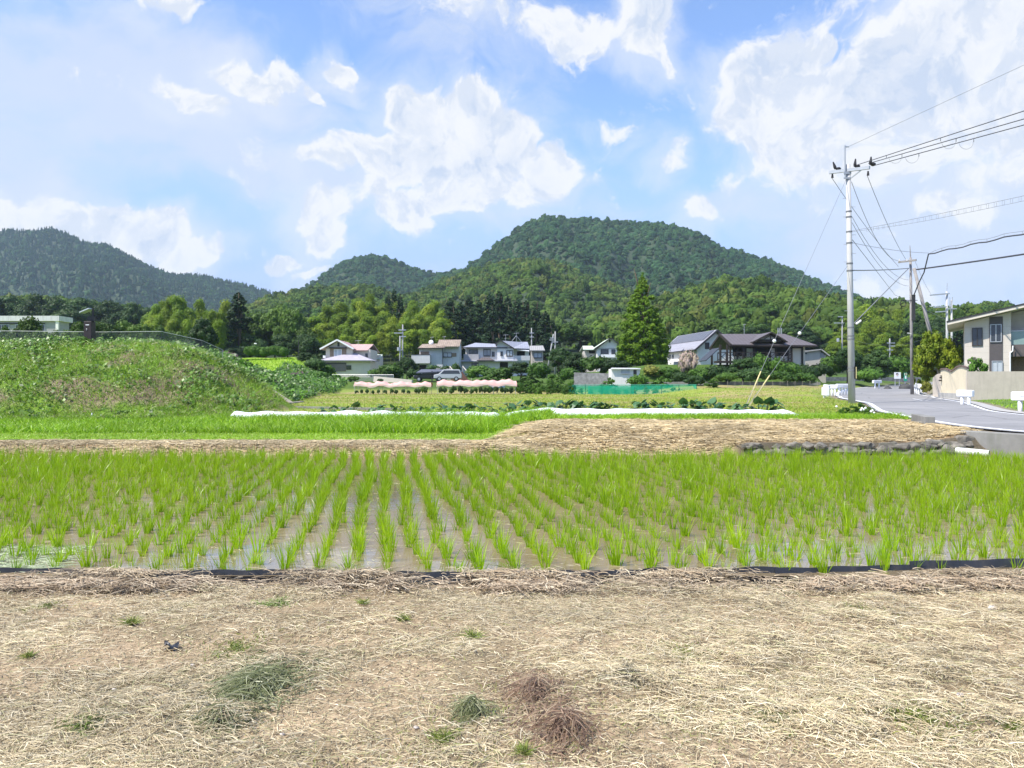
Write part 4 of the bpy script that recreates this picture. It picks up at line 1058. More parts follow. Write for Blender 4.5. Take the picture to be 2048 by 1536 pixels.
h.window(699, 707, 732, 738.5, -2.2, 1, M_FRAME, M_GLASS); h.window(728.5, 732.5, 707, 713, 1.2, 1, M_TRIMD, M_GLASS, .05)
h.panel('balcony', 647, 652, 711, 716, .8, M_TRIMW, 1.2)
h.antenna(705, 677, 686, 5, 13)
gb = House('annex', 'small annex with a pale green roof behind the cream gabled house', 748, 143, 'building')
gb.wall([(739, 759, 715, None, 0, 4)], M_CREAM); gb.roof([[(737, 717.5, -.6), (761, 717.5, -.6), (760, 708, 3), (739, 706, 3)]], M_ROOFGREEN)
MB().prism([(gb.X(739), gb.Z(715)), (gb.X(759), gb.Z(715)), (gb.X(758), gb.Z(709))], gb.D+.2, gb.D+4).build('gable_wall', M_CREAM, gb.o)
# arched bicycle shelter at the house end
bs = House('arched_shelter', 'small carport with a curved striped roof beside the cream gabled house', 640, 131, 'carport')
m = MB(); x0, x1 = bs.X(627.5), bs.X(651)
m.sheet(lambda u_, v_: (x0+(x1-x0)*u_, bs.D+3*v_, bs.Z(741)+(bs.Z(726)-bs.Z(741))*math.sin(math.pi*(.08+.52*u_))), 12, 1)
m.sheet(lambda u_, v_: (x0+(x1-x0)*u_, bs.D+3*v_, bs.Z(741)+(bs.Z(726)-bs.Z(741))*math.sin(math.pi*(.08+.52*u_))-.06), 12, 1)
m.build('canopy', plain('shelter_sheet', (.55, .60, .60), .3, .1), bs.o)
m = MB()
for i in range(11):
    q = i/10; x = x0+(x1-x0)*q; z = bs.Z(741)+(bs.Z(726)-bs.Z(741))*math.sin(math.pi*(.08+.52*q))
    m.box(x-.05, x+.05, bs.D-.05, bs.D+3.05, z-.1, z+.03)
m.build('rib', M_TRIMD, bs.o)
m = MB()
for x in (x0+.15, x0+1.0, x1-.1): m.box(x-.05, x+.05, bs.D, bs.D+.1, bs.g-.3, bs.Z(733)); 
m.build('post', M_TRIMD, bs.o); MB().box(x0+.25, x1-.2, bs.D+1.6, bs.D+1.9, bs.g-.2, bs.Z(735)).build('panel', M_TRIMW, bs.o)

# grey white house with brown roof
h = House('brown_roofed_house', 'grey white two-storey house with a brown tiled roof and corner balcony', 877, 130)
h.wall([(838.8, 885, 696, None, 0, 7), (885, 917, 693, None, .9, 7.5)], M_GREYW)
h.roof([[(836, 697, -.8), (890, 695, -.8), (890, 684.5, 3.4), (840, 686, 3.4)], [(840, 686, 3.4), (890, 684.5, 3.4), (890, 697, 7.8), (836, 697, 7.8)]], M_ROOFBROWN)
h.roof([[(873, 692.8, -.1), (919, 692.8, -.1), (919, 676.5, 4.2), (873, 676.5, 4.2)], [(873, 676.5, 4.2), (919, 676.5, 4.2), (919, 692.8, 8.4), (873, 692.8, 8.4)]], M_ROOFBROWN)
MB().prismx([(h.D+.9, h.Z(693)), (h.D+7.5, h.Z(693)), (h.D+4.2, h.Z(678.5))], h.X(874), h.X(917)).build('gable_wall', M_GREYW, h.o)
MB().prismx([(h.D, h.Z(697)), (h.D+7, h.Z(697)), (h.D+3.4, h.Z(687.5))], h.X(840), h.X(884)).build('gable_wall', M_GREYW, h.o)
m = MB(); a, b = h.X(825), h.X(861.5); z0, z1 = h.Z(727), h.Z(710.5)
m.box(a, b, h.D-1.4, h.D-1.25, z0, z1); m.box(a, a+.15, h.D-1.25, h.D, z0, z1); m.box(b-.15, b, h.D-1.25, h.D-.01, z0, z1); m.box(a, b, h.D-1.25, h.D-.01, z0, z0+.15)
bal = m.build('balcony', M_GREYW, h.o); MB().box(a-.03, b+.03, h.D-1.44, h.D-1.21, z1+.003, z1+.09).build('railing', M_TRIMD, bal)
h.panel('shutter', 841, 858, 703, 709.5, 0, M_BROWNP); h.window(886.5, 902, 705.5, 713, .9, 2, M_TRIMD, M_CURT); h.panel('shutter', 902.6, 912, 705.5, 713, .9, M_BROWNP)
h.panel('door', 839, 853, 730, 742, 0, M_DARKIN, .05); h.panel('gutter_pipe', 884.6, 885.6, 697, 728, .0, M_TRIMD, .08)
h.panel('eave_board', 836, 890, 696.2, 697.6, -.8, M_TRIMD, .1)
h.antenna(859.5, 671, 686, 3.4, 7); h.antenna(884, 669, 677, 4.2, 8)
m = MB(); c = (h.X(859), h.D+2.6, h.Z(683))
m.sheet(lambda u_, v_: (c[0]+.42*u_*math.cos(v_*6.283), c[1]-.14*(1-u_*u_)+.1*u_*math.sin(v_*6.283), c[2]+.42*u_*math.sin(v_*6.283)), 4, 12)
m.tube([c, (c[0], c[1]+.3, c[2]-.9)], .03, 5); m.build('satellite_dish', M_TRIMW, h.o)

# white house with blue-grey hipped roof
h = House('hipped_roof_house', 'white two-storey house with blue grey hipped roof, dark trim and grey balcony', 975, 139)
h.wall([(931, 1007, 694, 721.5, 0, 8), (994.5, 1027, 695, 721.5, -.6, 8), (916, 1034, 721, None, -1.4, 8.2), (1027, 1058, 697, None, 1.2, 8)], M_WHITE)
h.roof([[(926, 694.5, -.8), (1015, 696.5, -.8), (994, 686, 3.6), (948.4, 683.4, 3.6)], [(926, 694.5, -.8), (948.4, 683.4, 3.6), (948.4, 683.4, 4.6), (926, 694.5, 8.8)],
        [(948.4, 683.4, 4.6), (994, 686, 4.6), (1015, 696.5, 8.8), (926, 694.5, 8.8)]], M_ROOFBLUE)
MB().prism([(h.X(994.5), h.Z(697)), (h.X(1027), h.Z(697)), (h.X(1027), h.Z(694.5)), (h.X(1002), h.Z(682.5)), (h.X(994.5), h.Z(686))], h.D-.6, h.D+8).build('gable_wall', M_WHITE, h.o)
h.roof([[(1001.6, 680.8, -1.2), (1028, 697, -1.2), (1060, 697, .4), (1056, 681, 4.5), (1001.6, 681, 4.5)], [(1001.6, 681, 4.5), (1056, 681, 4.5), (1060, 697, 8.8), (1028, 697, 8.8)], [(990, 688, -1.2), (1001.6, 680.8, -1.2), (1001.6, 680.8, 8.4), (990, 688, 8.4)]], M_ROOFBLUE)
m = MB(); m.bar((h.X(1001.6), h.D-1.25, h.Z(681.6)), (h.X(1028), h.D-1.25, h.Z(697.7)), .1, .2); m.bar((h.X(990), h.D-1.25, h.Z(688.6)), (h.X(1001.6), h.D-1.25, h.Z(681.6)), .1, .2); m.build('bargeboard', M_TRIMD, h.o)
h.panel('eave_board', 926, 1015, 694.6, 696, -.8, M_TRIMD, .08)
sp_ = MB().slab([(h.X(1036), h.D+1.9, h.Z(691.3)), (h.X(1054.5), h.D+1.9, h.Z(691.3)), (h.X(1053), h.D+3.9, h.Z(683.8)), (h.X(1034), h.D+3.9, h.Z(683.8))], .08).build('solar_array', M_SOLARX, h.o)
h.panel('alcove', 933, 956, 696.5, 710, 0, M_BEIGEW, .05); h.window(939, 955, 700, 709.5, -.04, 2, M_TRIMD, M_GLASS)
m = MB(); a, b = h.X(928), h.X(958); z0, z1 = h.Z(722), h.Z(709)
m.box(a, b, h.D-1.3, h.D-1.15, z0, z1); m.box(a, a+.14, h.D-1.15, h.D-.01, z0, z1); m.box(b-.14, b, h.D-1.15, h.D-.01, z0, z1); m.build('balcony', plain('balcony_grey', (.40, .39, .40), .8), h.o)
h.window(968.5, 979.5, 699.5, 711, 0, 3, M_TRIMD, M_CURT, .14); h.window(984.5, 988.5, 704.2, 712, 0, 1, M_TRIMD, M_GLASS); h.window(1001.6, 1005, 704, 711, -.61, 1, M_TRIMD, M_GLASS)
h.window(1014, 1024.5, 702, 711.5, -.6, 2, M_TRIMD, M_CURT, .12); h.panel('opening', 1034, 1050, 702, 712, 1.2, M_DARKIN)
h.roof([[(913, 723, -2.6), (1034, 722, -2.6), (1034, 719.5, -.62), (930, 719.5, -.02)]], M_ROOFBLUE, .14, 'lower_roof')
h.roof([[(955, 721.5, -3.0), (990, 721.5, -3.0), (980, 715.3, -1.0), (964, 715.3, -1.0)]], M_ROOFDARK, .12, 'porch_roof')
h.roof([[(1034, 699.5, -.6), (1058, 702.5, -.6), (1058, 698.5, 1.3), (1034, 697.8, 1.3)]], M_TRIMW, .08, 'balcony_roof')
m = MB(); m.box(h.X(1027), h.X(1060), h.D-.5, h.D-.38, h.Z(721), h.Z(711.5)); m.build('balcony', plain('balcony_glass_grey', (.46, .47, .48), .5), h.o)
h.window(945, 957, 727, 736, -1.4, 2, M_TRIMD, M_GLASS); h.panel('opening', 1000, 1016, 725, 737, -1.4, M_DARKIN)
h.antenna(1011, 666, 682, 4, 11); h.antenna(1033, 662, 682, 4.5, 10)
m = MB()
for q in (-1, 1): m.tube([(h.X(1033)+q*1.0, h.D+4.5, h.Z(681.5)), (h.X(1033), h.D+4.5, h.Z(668))], .03, 4)
m.build('antenna_stay', M_METALG, h.o)
h = House('grey_roofed_house', 'small house with a grey tiled roof behind the white hipped roof house', 1075, 150)
h.wall([(1063, 1086, 700, None, 0, 6)], M_BEIGEW); h.roof([[(1059, 701, -.7), (1089.5, 701, -.7), (1087.5, 689.5, 3), (1060, 690, 3)], [(1059, 701, 6.7), (1089.5, 701, 6.7), (1087.5, 689.5, 3), (1060, 690, 3)]], M_ROOFGREY)
h.window(1068, 1083, 706, 715, 0, 2, M_TRIMD, M_CURT); MB().prismx([(h.D, h.Z(700)), (h.D+6, h.Z(700)), (h.D+3, h.Z(691.5))], h.X(1063.2), h.X(1086)).build('gable_wall', M_BEIGEW, h.o)

# white gable behind the redwood
h = House('white_gable_house', 'white house with pale green roofs half hidden by the tall pointed tree', 1210, 148)
h.wall([(1194, 1234, 697, None, 0, 9)], M_WHITE); MB().prism([(h.X(1194), h.Z(698)), (h.X(1234), h.Z(698)), (h.X(1234), h.Z(686)), (h.X(1220), h.Z(677.5))], h.D, h.D+9).build('gable_wall', M_WHITE, h.o)
h.roof([[(1188, 697.5, -.7), (1220, 676, -.7), (1220, 676, 9.6), (1188, 697.5, 9.6)], [(1220, 676, -.7), (1240, 689, -.7), (1240, 689, 9.6), (1220, 676, 9.6)]], M_ROOFGREEN)
m = MB(); m.bar((h.X(1188), h.D-.75, h.Z(698.2)), (h.X(1220), h.D-.75, h.Z(676.7)), .1, .2); m.bar((h.X(1220), h.D-.75, h.Z(676.7)), (h.X(1240), h.D-.75, h.Z(689.7)), .1, .2); m.build('bargeboard', M_TRIMD, h.o)
h.wall([(1172, 1194, 700, None, 2, 8)], M_BEIGEW, 'wing_wall'); h.roof([[(1167, 698.5, 1), (1194, 698.5, 1), (1190, 689, 5), (1170, 689, 5)], [(1167, 698.5, 9), (1194, 698.5, 9), (1190, 689, 5), (1170, 689, 5)]], M_ROOFGREEN, .12, 'wing_roof')
h.window(1202.5, 1216, 699.5, 708, 0, 1, M_TRIMD, M_GLASS, .1); h.window(1223.5, 1230, 699.5, 707.5, 0, 1, M_TRIMD, M_GLASS); h.panel('louvre', 1217.8, 1221, 680, 685, 0, M_TRIMD); h.panel('opening', 1180, 1192, 700, 706, 2, M_DARKIN)
h.panel('ledge', 1202, 1232, 709, 715, 0, M_TRIMW, .5)

# white house with solar roof, its long side running away from the road
def solar_house():
    o = thing('solar_roof_house', 'white house with a steep grey roof carrying a row of solar panels', 'house', (28.2, 106, 3.9), rz=math.atan2(2.2, 13))
    zr, ze, hw, L = 9.15-3.9, 6.5-3.9, 3.1, 13.2
    B = lambda m_, n_, mt, p=o: m_.build(n_, mt, p, local=True)
    m = MB().box(-hw+.35, hw-.35, 0, L, -1.5, ze); B(m, 'wall', M_WHITE)
    B(MB().prism([(-hw+.35, ze), (hw-.35, ze), (0, zr-.35)], 0, L), 'gable_wall', M_WHITE)
    rf = MB(); rf.slab([(-hw-.15, -.6, ze-.1), (0, -.6, zr), (0, L+.5, zr), (-hw-.15, L+.5, ze-.1)], .16); rf.slab([(hw+.15, -.6, ze-.1), (0, -.6, zr), (0, L+.5, zr), (hw+.15, L+.5, ze-.1)], .16)
    B(rf, 'roof', M_ROOFSLATE)
    nx, nz = -(zr-ze+.1), -(hw+.15); ln = math.hypot(nx, nz); off = Vector((nx/ln*.07, 0, -nz/ln*.07))
    P = lambda t, y: Vector((-(hw+.15)*t, y, zr-(zr-ze+.1)*t))+off
    B(MB().slab([P(.04, .1), P(.52, .1), P(.52, L-.2), P(.04, L-.2)], .05), 'solar_panel', M_SOLAR)
    m = MB(); m.bar((0, -.63, zr-.1), (-hw-.15, -.63, ze-.2), .1, .24); m.bar((0, -.63, zr-.1), (hw+.15, -.63, ze-.2), .1, .24); m.bar((-hw-.2, -.6, ze-.16), (-hw-.2, L+.5, ze-.16), .12, .14)
    B(m, 'bargeboard', M_TRIMD)
    for y0 in (1.6, 8.2):
        for k in range(2 if y0 > 3 else 1):
            w = MB(); ya = y0+k*1.25; x = -hw+.35
            w.box(x-.06, x+.01, ya, ya+1.0, ze-1.15, ze-1.1); w.box(x-.06, x+.01, ya, ya+1.0, ze-.42, ze-.37); w.box(x-.06, x+.01, ya, ya+.06, ze-1.1, ze-.42); w.box(x-.06, x+.01, ya+.94, ya+1.0, ze-1.1, ze-.42); w.box(x-.05, x+.01, ya+.47, ya+.53, ze-1.1, ze-.42)
            wo_ = B(w, 'window', M_TRIMW); B(MB().box(x-.03, x, ya+.06, ya+.94, ze-1.1, ze-.42), 'pane', M_GLASS, wo_)
    for xa in (-1.6, .3):
        w = MB().box(xa-.06, xa+.76, -.06, -.003, ze-.1, ze-.04); w.box(xa-.06, xa+.76, -.06, -.003, ze+.9, ze+.96); w.box(xa-.06, xa, -.06, -.003, ze-.04, ze+.9); w.box(xa+.7, xa+.76, -.06, -.003, ze-.04, ze+.9)
        wo_ = B(w, 'window', M_TRIMW); B(MB().box(xa, xa+.7, -.03, -.005, ze-.04, ze+.9), 'pane', M_GLASS, wo_)
    B(MB().box(-hw-.9, -hw+.34, 5, L, -1.2, ze-1.6), 'side_extension', M_WHITE)
    return o
solar_house()

# dark timber house on the rise
h = House('timber_house', 'dark timber house with brown hipped roof, cream panels and a wooden verandah', 1530, 95)
x0, x1 = 27.8, 36.0; yf, yb = 92.0, 101.2; ze, zr, xl = 6.42, 8.0, 26.4; zw = 4.0
MB().box(x0+1.6, x1-.3, yf+1.2, yb, 3.6, ze).build('wall', M_CREAM, h.o)
hx0, hx1 = 26.7, 34.6; ym = 97.0
m = MB(); m.slab([(xl, 92.2, ze), (36.8, 92.2, ze-.1), (hx1, ym, zr), (xl, ym, zr)], .2); m.slab([(xl, 102, ze), (36.8, 102, ze-.1), (hx1, ym, zr), (xl, ym, zr)], .2); m.slab([(36.8, 92.2, ze-.1), (36.8, 102, ze-.1), (hx1, ym, zr)], .2)
m.build('roof', M_ROOFDARK, h.o)
MB().prismx([(93.4, ze+.1), (100.8, ze+.1), (ym, zr-.3)], x0+.9, x0+1.2).build('gable_wall', M_TIMBER, h.o)
m = MB(); m.bar((xl-.03, 92.1, ze-.1), (xl-.03, ym, zr-.1), .14, .3); m.bar((xl-.03, 102.1, ze-.1), (xl-.03, ym, zr-.1), .14, .3); m.bar((xl, 92.15, ze-.12), (36.8, 92.15, ze-.22), .12, .16); m.build('bargeboard', M_TIMBER, h.o)
# dormer gable
dx = gx(1538, 93); a, b = gx(1503, 92.5), gx(1572, 92.5); dz0, dz1 = gz(683.5, 92.5), gz(664, 92.5)
MB().prism([(a+.5, dz0), (b-.5, dz0), (dx, dz1-.3)], 92.55, 95.5).build('dormer_wall', M_CREAM, h.o)
m = MB(); m.slab([(a, 92.0, dz0), (dx, 92.0, dz1), (dx, 97.2, dz1), (a, 97.2, dz0)], .14); m.slab([(b, 92.0, dz0), (dx, 92.0, dz1), (dx, 97.2, dz1), (b, 97.2, dz0)], .14); m.build('dormer_roof', M_ROOFDARK, h.o)
m = MB(); m.bar((a, 91.97, dz0-.08), (dx, 91.97, dz1-.08), .08, .16); m.bar((b, 91.97, dz0-.08), (dx, 91.97, dz1-.08), .08, .16); m.box(a+.6, b-.6, 92.35, 92.5, dz0-.02, dz0+.3)
m.bar((dx, 92.45, dz0+.3), (dx, 92.45, dz1-.3), .1, .1); m.bar((dx-.75, 92.45, dz0+.32), (dx-.1, 92.45, dz0+.75), .08, .08); m.bar((dx+.75, 92.45, dz0+.32), (dx+.1, 92.45, dz0+.75), .08, .08); m.build('dormer_timber', M_TIMBER, h.o)
def TH(name, a, b, t, u, y, mat, th=.08, D=95): return MB().box(gx(a, D), gx(b, D), y-th, y+.02, gz(u, D), gz(t, D)).build(name, mat, h.o)
yw = yf+1.2
for a, b in ((1457, 1484), (1499, 1529), (1543, 1565)): TH('opening', a, b, 694, 713.5, yw, M_DARKIN, .05)
m = MB()
for px in (1452, 1466, 1480, 1498, 1530, 1541, 1566, 1572, 1593): m.box(gx(px, 95)-.1, gx(px, 95)+.1, yw-.15, yw+.03, 3.5, ze)
m.box(gx(1455, 95), gx(1594, 95), yw-.12, yw-.01, ze-.42, ze-.12)
for px in (1434.5, 1448, 1480): m.box(gx(px, 94)-.11, gx(px, 94)+.11, 92.5, 92.72, 3.2, ze)
m.bar((gx(1434, 97), 99.5, 3.2), (gx(1434, 97), 99.5, ze), .22, .22); m.build('timber_post', M_TIMBER, h.o)
m = MB(); za, zb = gz(722, 93), gz(706, 93); X0, X1 = gx(1428, 93), gx(1574, 93)
m.box(X0, X1, 91.2, 93.1, za-.25, za-.02); m.build('deck', M_TIMBER, h.o)
m = MB(); RB_ = 1.2; m.box(X0, X1, 91.25, 91.33, zb-.04, zb+.04)
nb = 9
for i in range(nb+1): x = X0+(X1-X0)*i/nb; m.box(x-.05, x+.05, 91.24, 91.34, za-.02, zb-.04)
for i in range(nb):
    xa, xb = X0+(X1-X0)*i/nb, X0+(X1-X0)*(i+1)/nb; m.bar((xa+.05, 91.31, za+.05), (xb-.05, 91.31, zb-.08), .05, .06); m.bar((xa+.05, 91.27, zb-.08), (xb-.05, 91.27, za+.05), .05, .06)
m.build('railing', M_TIMBER, h.o)
m = MB()
for q in (0, .5, .9): m.tube([(gx(1556, 97)+q*.5, 97, zr-.6), (gx(1556, 97)+q*.5, 97, zr+.75)], .05, 6)
m.build('flue', M_METALG, h.o); h.antenna(1503, 644, 668, 3, 5)
# blue awning lean-to under the porch end
MB().slab([(gx(1401, 96), 93.5, gz(722, 96)), (gx(1428, 96), 93.5, gz(697, 96)), (gx(1428, 98), 99, gz(697, 98)), (gx(1401, 98), 99, gz(722, 98))], .1).build('lean_to_roof', plain('lean_to_blue_black', (.04, .045, .06), .5), h.o)

s = House('storage_shed', 'beige flat shed with a sloping roof between the timber house and the pole', 1625, 104, 'shed')
s.wall([(1595, 1642, 701, None, 0, 4)], M_BEIGEW); s.roof([[(1594, 703.5, -.4), (1641, 698, -.4), (1641, 698, 4.4), (1594, 703.5, 4.4)], [(1641, 698, -.4), (1658, 711, -.4), (1658, 711, 4.4), (1641, 698, 4.4)]], M_CONC, .14)
s.wall([(1642, 1652, 709, None, 0, 4)], M_BEIGEW, 'side_wall'); s.panel('vent', 1598, 1614, 706, 708, 0, M_TRIMD); s.panel('door', 1640, 1647, 706, 722, 0, plain('shed_door', (.30, .29, .28), .6))
s = House('garden_shed', 'small white prefab shed with a sliding window among the bushes', 1250, 88, 'shed')
s.wall([(1223, 1280, 737.5, None, 0, 2.6)], M_WHITE); s.roof([[(1221, 736.8, -.3), (1281, 736.8, -.3), (1281, 735, 2.9), (1230, 734.5, 2.9)]], M_TRIMW, .1)
s.window(1243, 1258, 739.5, 746, 0, 2, M_METALG, M_CURT, .05); s.panel('door', 1267, 1273, 740, 752, 0, M_FRAME)

# modern house on the right, turned to face the field
M_SIDING = striped('siding_beige', (.56, .51, .45), (.49, .445, .39), 2.0, 2, .8, .06, .05)
def modern_house():
    D, r = 60.0, R(-30); X0 = gx(1929, D); ex, ey = math.cos(r), math.sin(r)
    zg = .55; o = thing('modern_house', 'modern beige house with a sloping roof and dark panel between the windows', 'house', (X0, D, zg), rz=r)
    def S(px): t = (px-CX)/F; return (t*D-X0)/(ex-t*ey)
    def Z(py, px, d=0): return H-(py-HY)/F*(D+ey*S(px))-zg
    B = lambda m_, n_, mt, p=o: m_.build(n_, mt, p, local=True)
    x1, x2, xr, Dp = S(2022), S(1979), S(2230), 9.0
    zw = lambda x: Z(647.5, 1893)+(x-S(1893))*.225
    B(MB().prism([(0, -.8), (x1, -.8), (x1, zw(x1)-.22), (0, zw(0)-.22)], 0, Dp), 'wall', M_SIDING)
    B(MB().prism([(x1, -.8), (xr, -.8), (xr, zw(xr)-.22), (x1, zw(x1)-.22)], 1.6, Dp), 'wing_wall', M_SIDING)
    e = S(1893); m = MB(); m.slab([(e, -1.0, zw(e)+.14), (xr, -1.0, zw(xr)+.14), (xr, Dp+.8, zw(xr)+.14), (e, Dp+.8, zw(e)+.14)], .10); B(m, 'roof', M_TRIMD)
    m = MB(); m.slab([(e+.03, -.95, zw(e)+.035), (xr, -.95, zw(xr)+.035), (xr, Dp+.75, zw(xr)+.035), (e+.03, Dp+.75, zw(e)+.035)], .2); B(m, 'soffit', M_CREAM)
    B(MB().box(S(1978.6), S(2005.5), -.05, .02, -.3, zw(S(1979))-.24), 'dark_panel', plain('panel_charcoal', (.085, .075, .075), .6, .1))
    def win(a, b, t, u, y, fr, pn):
        xa, xb, zt, zb = S(a), S(b), Z(t, (a+b)/2), Z(u, (a+b)/2); w = .055; m = MB()
        m.box(xa-w, xb+w, y-.08, y+.02, zt, zt+w); m.box(xa-w, xb+w, y-.08, y+.02, zb-w, zb); m.box(xa-w, xa, y-.08, y+.02, zb, zt); m.box(xb, xb+w, y-.08, y+.02, zb, zt); m.box((xa+xb)/2-.03, (xa+xb)/2+.03, y-.07, y+.02, zb, zt)
        wo_ = B(m, 'window', fr); B(MB().box(xa, xb, y-.03, y, zb, zt), 'pane', pn, wo_)
    win(1945.5, 1963.5, 657, 690.5, 0, M_FRAME, M_GLASS); win(1982, 2001.5, 650, 683, -.05, M_METALG, M_GLASS); win(1985, 2003.5, 723, 744, -.05, M_METALG, M_CURT)
    zr_ = Z(663, 2022); zm = Z(689, 2022); zl = Z(713, 2022)
    B(MB().box(x1+.02, xr, .30, .36, zm, zr_), 'balcony_glass', plain('balcony_glass_green', (.20, .29, .27), .1, .1, 1, spec=.8)); B(MB().box(x1+.02, xr, .26, .40, zr_+.003, zr_+.09), 'handrail', M_METALG)
    B(MB().box(x1+.02, xr, .25, 1.59, zl, zm-.003), 'balcony', plain('balcony_brown', (.10, .085, .08), .7, .1))
    B(MB().box(x1+.02, xr, 1.52, 1.59, -.3, zl-.01), 'brick_panel', plain('brick_brown', (.20, .135, .095), .85, .3, 14))
    xp = x1-.06; m = MB(); m.tube([(xp, -.06, -.3), (xp, -.06, zl+.25), (xp+.16, -.06, zl+.42), (xp+.18, -.06, zm-.1)], .05, 6); B(m, 'downpipe', M_TRIMW)
    B(MB().box(S(1931), S(1941), -.35, -.003, -.3, Z(727, 1936)), 'side_step', M_CREAM)
modern_house()

# school like building behind the mound
h = House('school_building', 'long grey white flat roofed building behind the fence on the mound', 60, 120, 'building')
h.wall([(-120, 116, 642, None, 0, 3)], plain('school_grey', (.30, .30, .31), .85, .06, 1.5)); h.wall([(-124, 121, 632, 642.2, -.4, 3.4)], plain('parapet_stained', (.58, .57, .58), .85, .1, 1, dirt=(.33, .32, .31)), 'parapet')
h.wall([(-60, 90, 646, 648.5, -.12, .02)], M_TRIMD, 'band')
for a in (-40, -4, 32, 68): h.window(a, a+22, 650, 662, 0, 3, M_METALG, M_GLASS, .08)
h.wall([(113, 118.3, 634.3, 660, -.25, .0)], M_WHITE, 'pilaster')
# ------------------------------------------------------------------ poles and wires
M_POLE = plain('pole_concrete', (.46, .46, .45), .85, .08, 2.0, dirt=(.36, .355, .34), stretch=(2, 2, .4))
M_POLEB = plain('pole_brown', (.26, .245, .235), .85, .15, 2)
M_BLACK = plain('rubber_black', (.018, .017, .018), .5, .1)
M_WIRE = plain('wire_dark', (.06, .06, .07), .5, .05); M_WIREG = plain('wire_grey', (.20, .21, .23), .5, .05)
M_PORC = plain('porcelain', (.62, .60, .57), .25, .05)
M_YEL = plain('guard_yellow', (.60, .52, .24), .5, .1)
def pole(name, label, px, pytop, pxb, D, r0, r1, mat=M_POLE, base=None, group=None):
    x1, zt = gx(px, D), gz(pytop, D); x0 = gx(pxb, D); zb = gh1(x0, D) if base is None else base
    o = thing(name, label, 'utility pole', (x0, D, zb), group)
    MB().tube([(x0, D, zb-.5), ((x0+x1)/2, D, (zt+zb)/2), (x1, D, zt)], [r0, (r0+r1)/2, r1], 14).build('shaft', mat, o, smooth=True)
    return o, Vector((x0, D, zb)), Vector((x1, D, zt))
def on(b, t, py): 
    z = gz(py, b.y); k = (z-b.z)/(t.z-b.z); return b.lerp(t, k)
mp, b, t = pole('utility_pole', 'tall grey concrete utility pole nearest the road bend', 1696, 329, 1704, 44, .20, .125)
ML = Vector((gx(1656.5, 44.9), 44.9, gz(346.6, 44.9))); MR = Vector((gx(1736.7, 43.2), 43.2, gz(336.7, 43.2)))
MB().bar(ML+Vector((0, -.16, 0)), MR+Vector((0, -.16, 0)), .14, .17).build('crossarm', M_METALG, mp)
m = MB(); q = on(b, t, 340); m.tube([q+Vector((-.22, -.1, -.45)), Vector((gx(1688, 44), 43.9, gz(292, 44)))], .045, 8); m.bar(Vector((gx(1688, 44), 43.9, gz(293.5, 44))), Vector((gx(1696.5, 44), 43.9, gz(295, 44))), .05, .06)
m.bar(q+Vector((-.3, -.12, -.2)), q+Vector((.12, -.12, -.2)), .06, .14); m.bar(q+Vector((-.3, -.12, -.5)), q+Vector((.12, -.12, -.5)), .06, .1); m.build('mast', M_METALG, mp)
MB().bar(on(b, t, 357)+Vector((.1, -.18, 0)), Vector((gx(1720, 43.5), 43.4, gz(341.5, 43.5))), .06, .06).build('arm_brace', M_METALG, mp)
def insulator(p, tilt=(.0, 0), down=False):
    m = MB(); d = Vector((tilt[0], tilt[1], 1)).normalized()
    if down: m.tube([p, p-Vector((0, 0, .10))], .05, 8).tube([p-Vector((0, 0, .10)), p-Vector((0, 0, .24))], [.06, .075], 8)
    else: m.tube([p, p+d*.12, p+d*.2, p+d*.45], [.06, .09, .08, .035], 8).ball(p+Vector((.16, 0, .02)), .13, 5, 1.2, 1, .8)
    return m.build('insulator', M_BLACK, mp)
for px, py, D, dn in ((1669, 340, 44.6, 0), (1707, 335, 43.9, 0), (1738, 331, 43.2, 0), (1662.5, 349, 44.8, 1), (1733.5, 344, 43.3, 1)):
    insulator(at(px, py, D)+Vector((0, -.16, 0)), (-.35 if not dn and px < 1700 else .1, 0), bool(dn))
M_BAND = plain('band_steel', (.20, .20, .205), .5, .1, metal=.3)
for py in (423, 434, 463.5, 486, 527, 541.5, 655, 672, 678.5, 736, 742):
    c = on(b, t, py); k = (py-329)/(806-329); rr = .125+.075*k+.02
    MB().tube([c-Vector((0, 0, .035)), c+Vector((0, 0, .035))], rr, 14).build('pole_band', M_BAND, mp)
m = MB()
for i, py in enumerate((397, 414, 434, 470, 489, 507, 524, 560, 580, 600, 622)):
    c = on(b, t, py); sgn = 1 if i % 2 else -1; m.tube([c, c+Vector((sgn*.36, -.05, 0))], .014, 5)
m.build('step_bolt', M_METALG, mp)
c = on(b, t, 745)+Vector((.15, -.19, 0)); MB().box(c.x-.05, c.x+.05, c.y-.03, c.y+.03, gz(758, 44), gz(733, 44)).build('marker_plate', plain('plate_black', (.02, .018, .016), .5), mp)
MB().box(c.x-.0, c.x+.05, c.y-.036, c.y-.031, gz(757, 44), gz(734, 44)).build('marker_stripe', M_YEL, mp)
MAIN = (b, t)
p2, b2, t2 = pole('utility_pole', 'thin brown topped utility pole behind the olive bush by the road', 1821, 515, 1824.5, 68, .15, .10, M_POLEB)
MB().tube([t2, t2+Vector((-.05, 0, 1.05))], [.06, .03], 6).build('mast', M_POLEB, p2)
A1, A2 = at(1795, 525, 68.6), at(1831, 520.5, 67.4); MB().bar(A1+Vector((0, -.15, 0)), A2+Vector((0, -.15, 0)), .12, .16).build('crossarm', M_POLEB, p2)
m = MB()
for q in (1797, 1812, 1829): m.tube([at(q, 522.5, 67.8)+Vector((0, -.15, 0)), at(q, 519, 67.8)+Vector((0, -.15, 0))], [.07, .04], 7)
m.build('insulator', M_PORC, p2)
m = MB(); cc = at(1806, 607, 67.8)
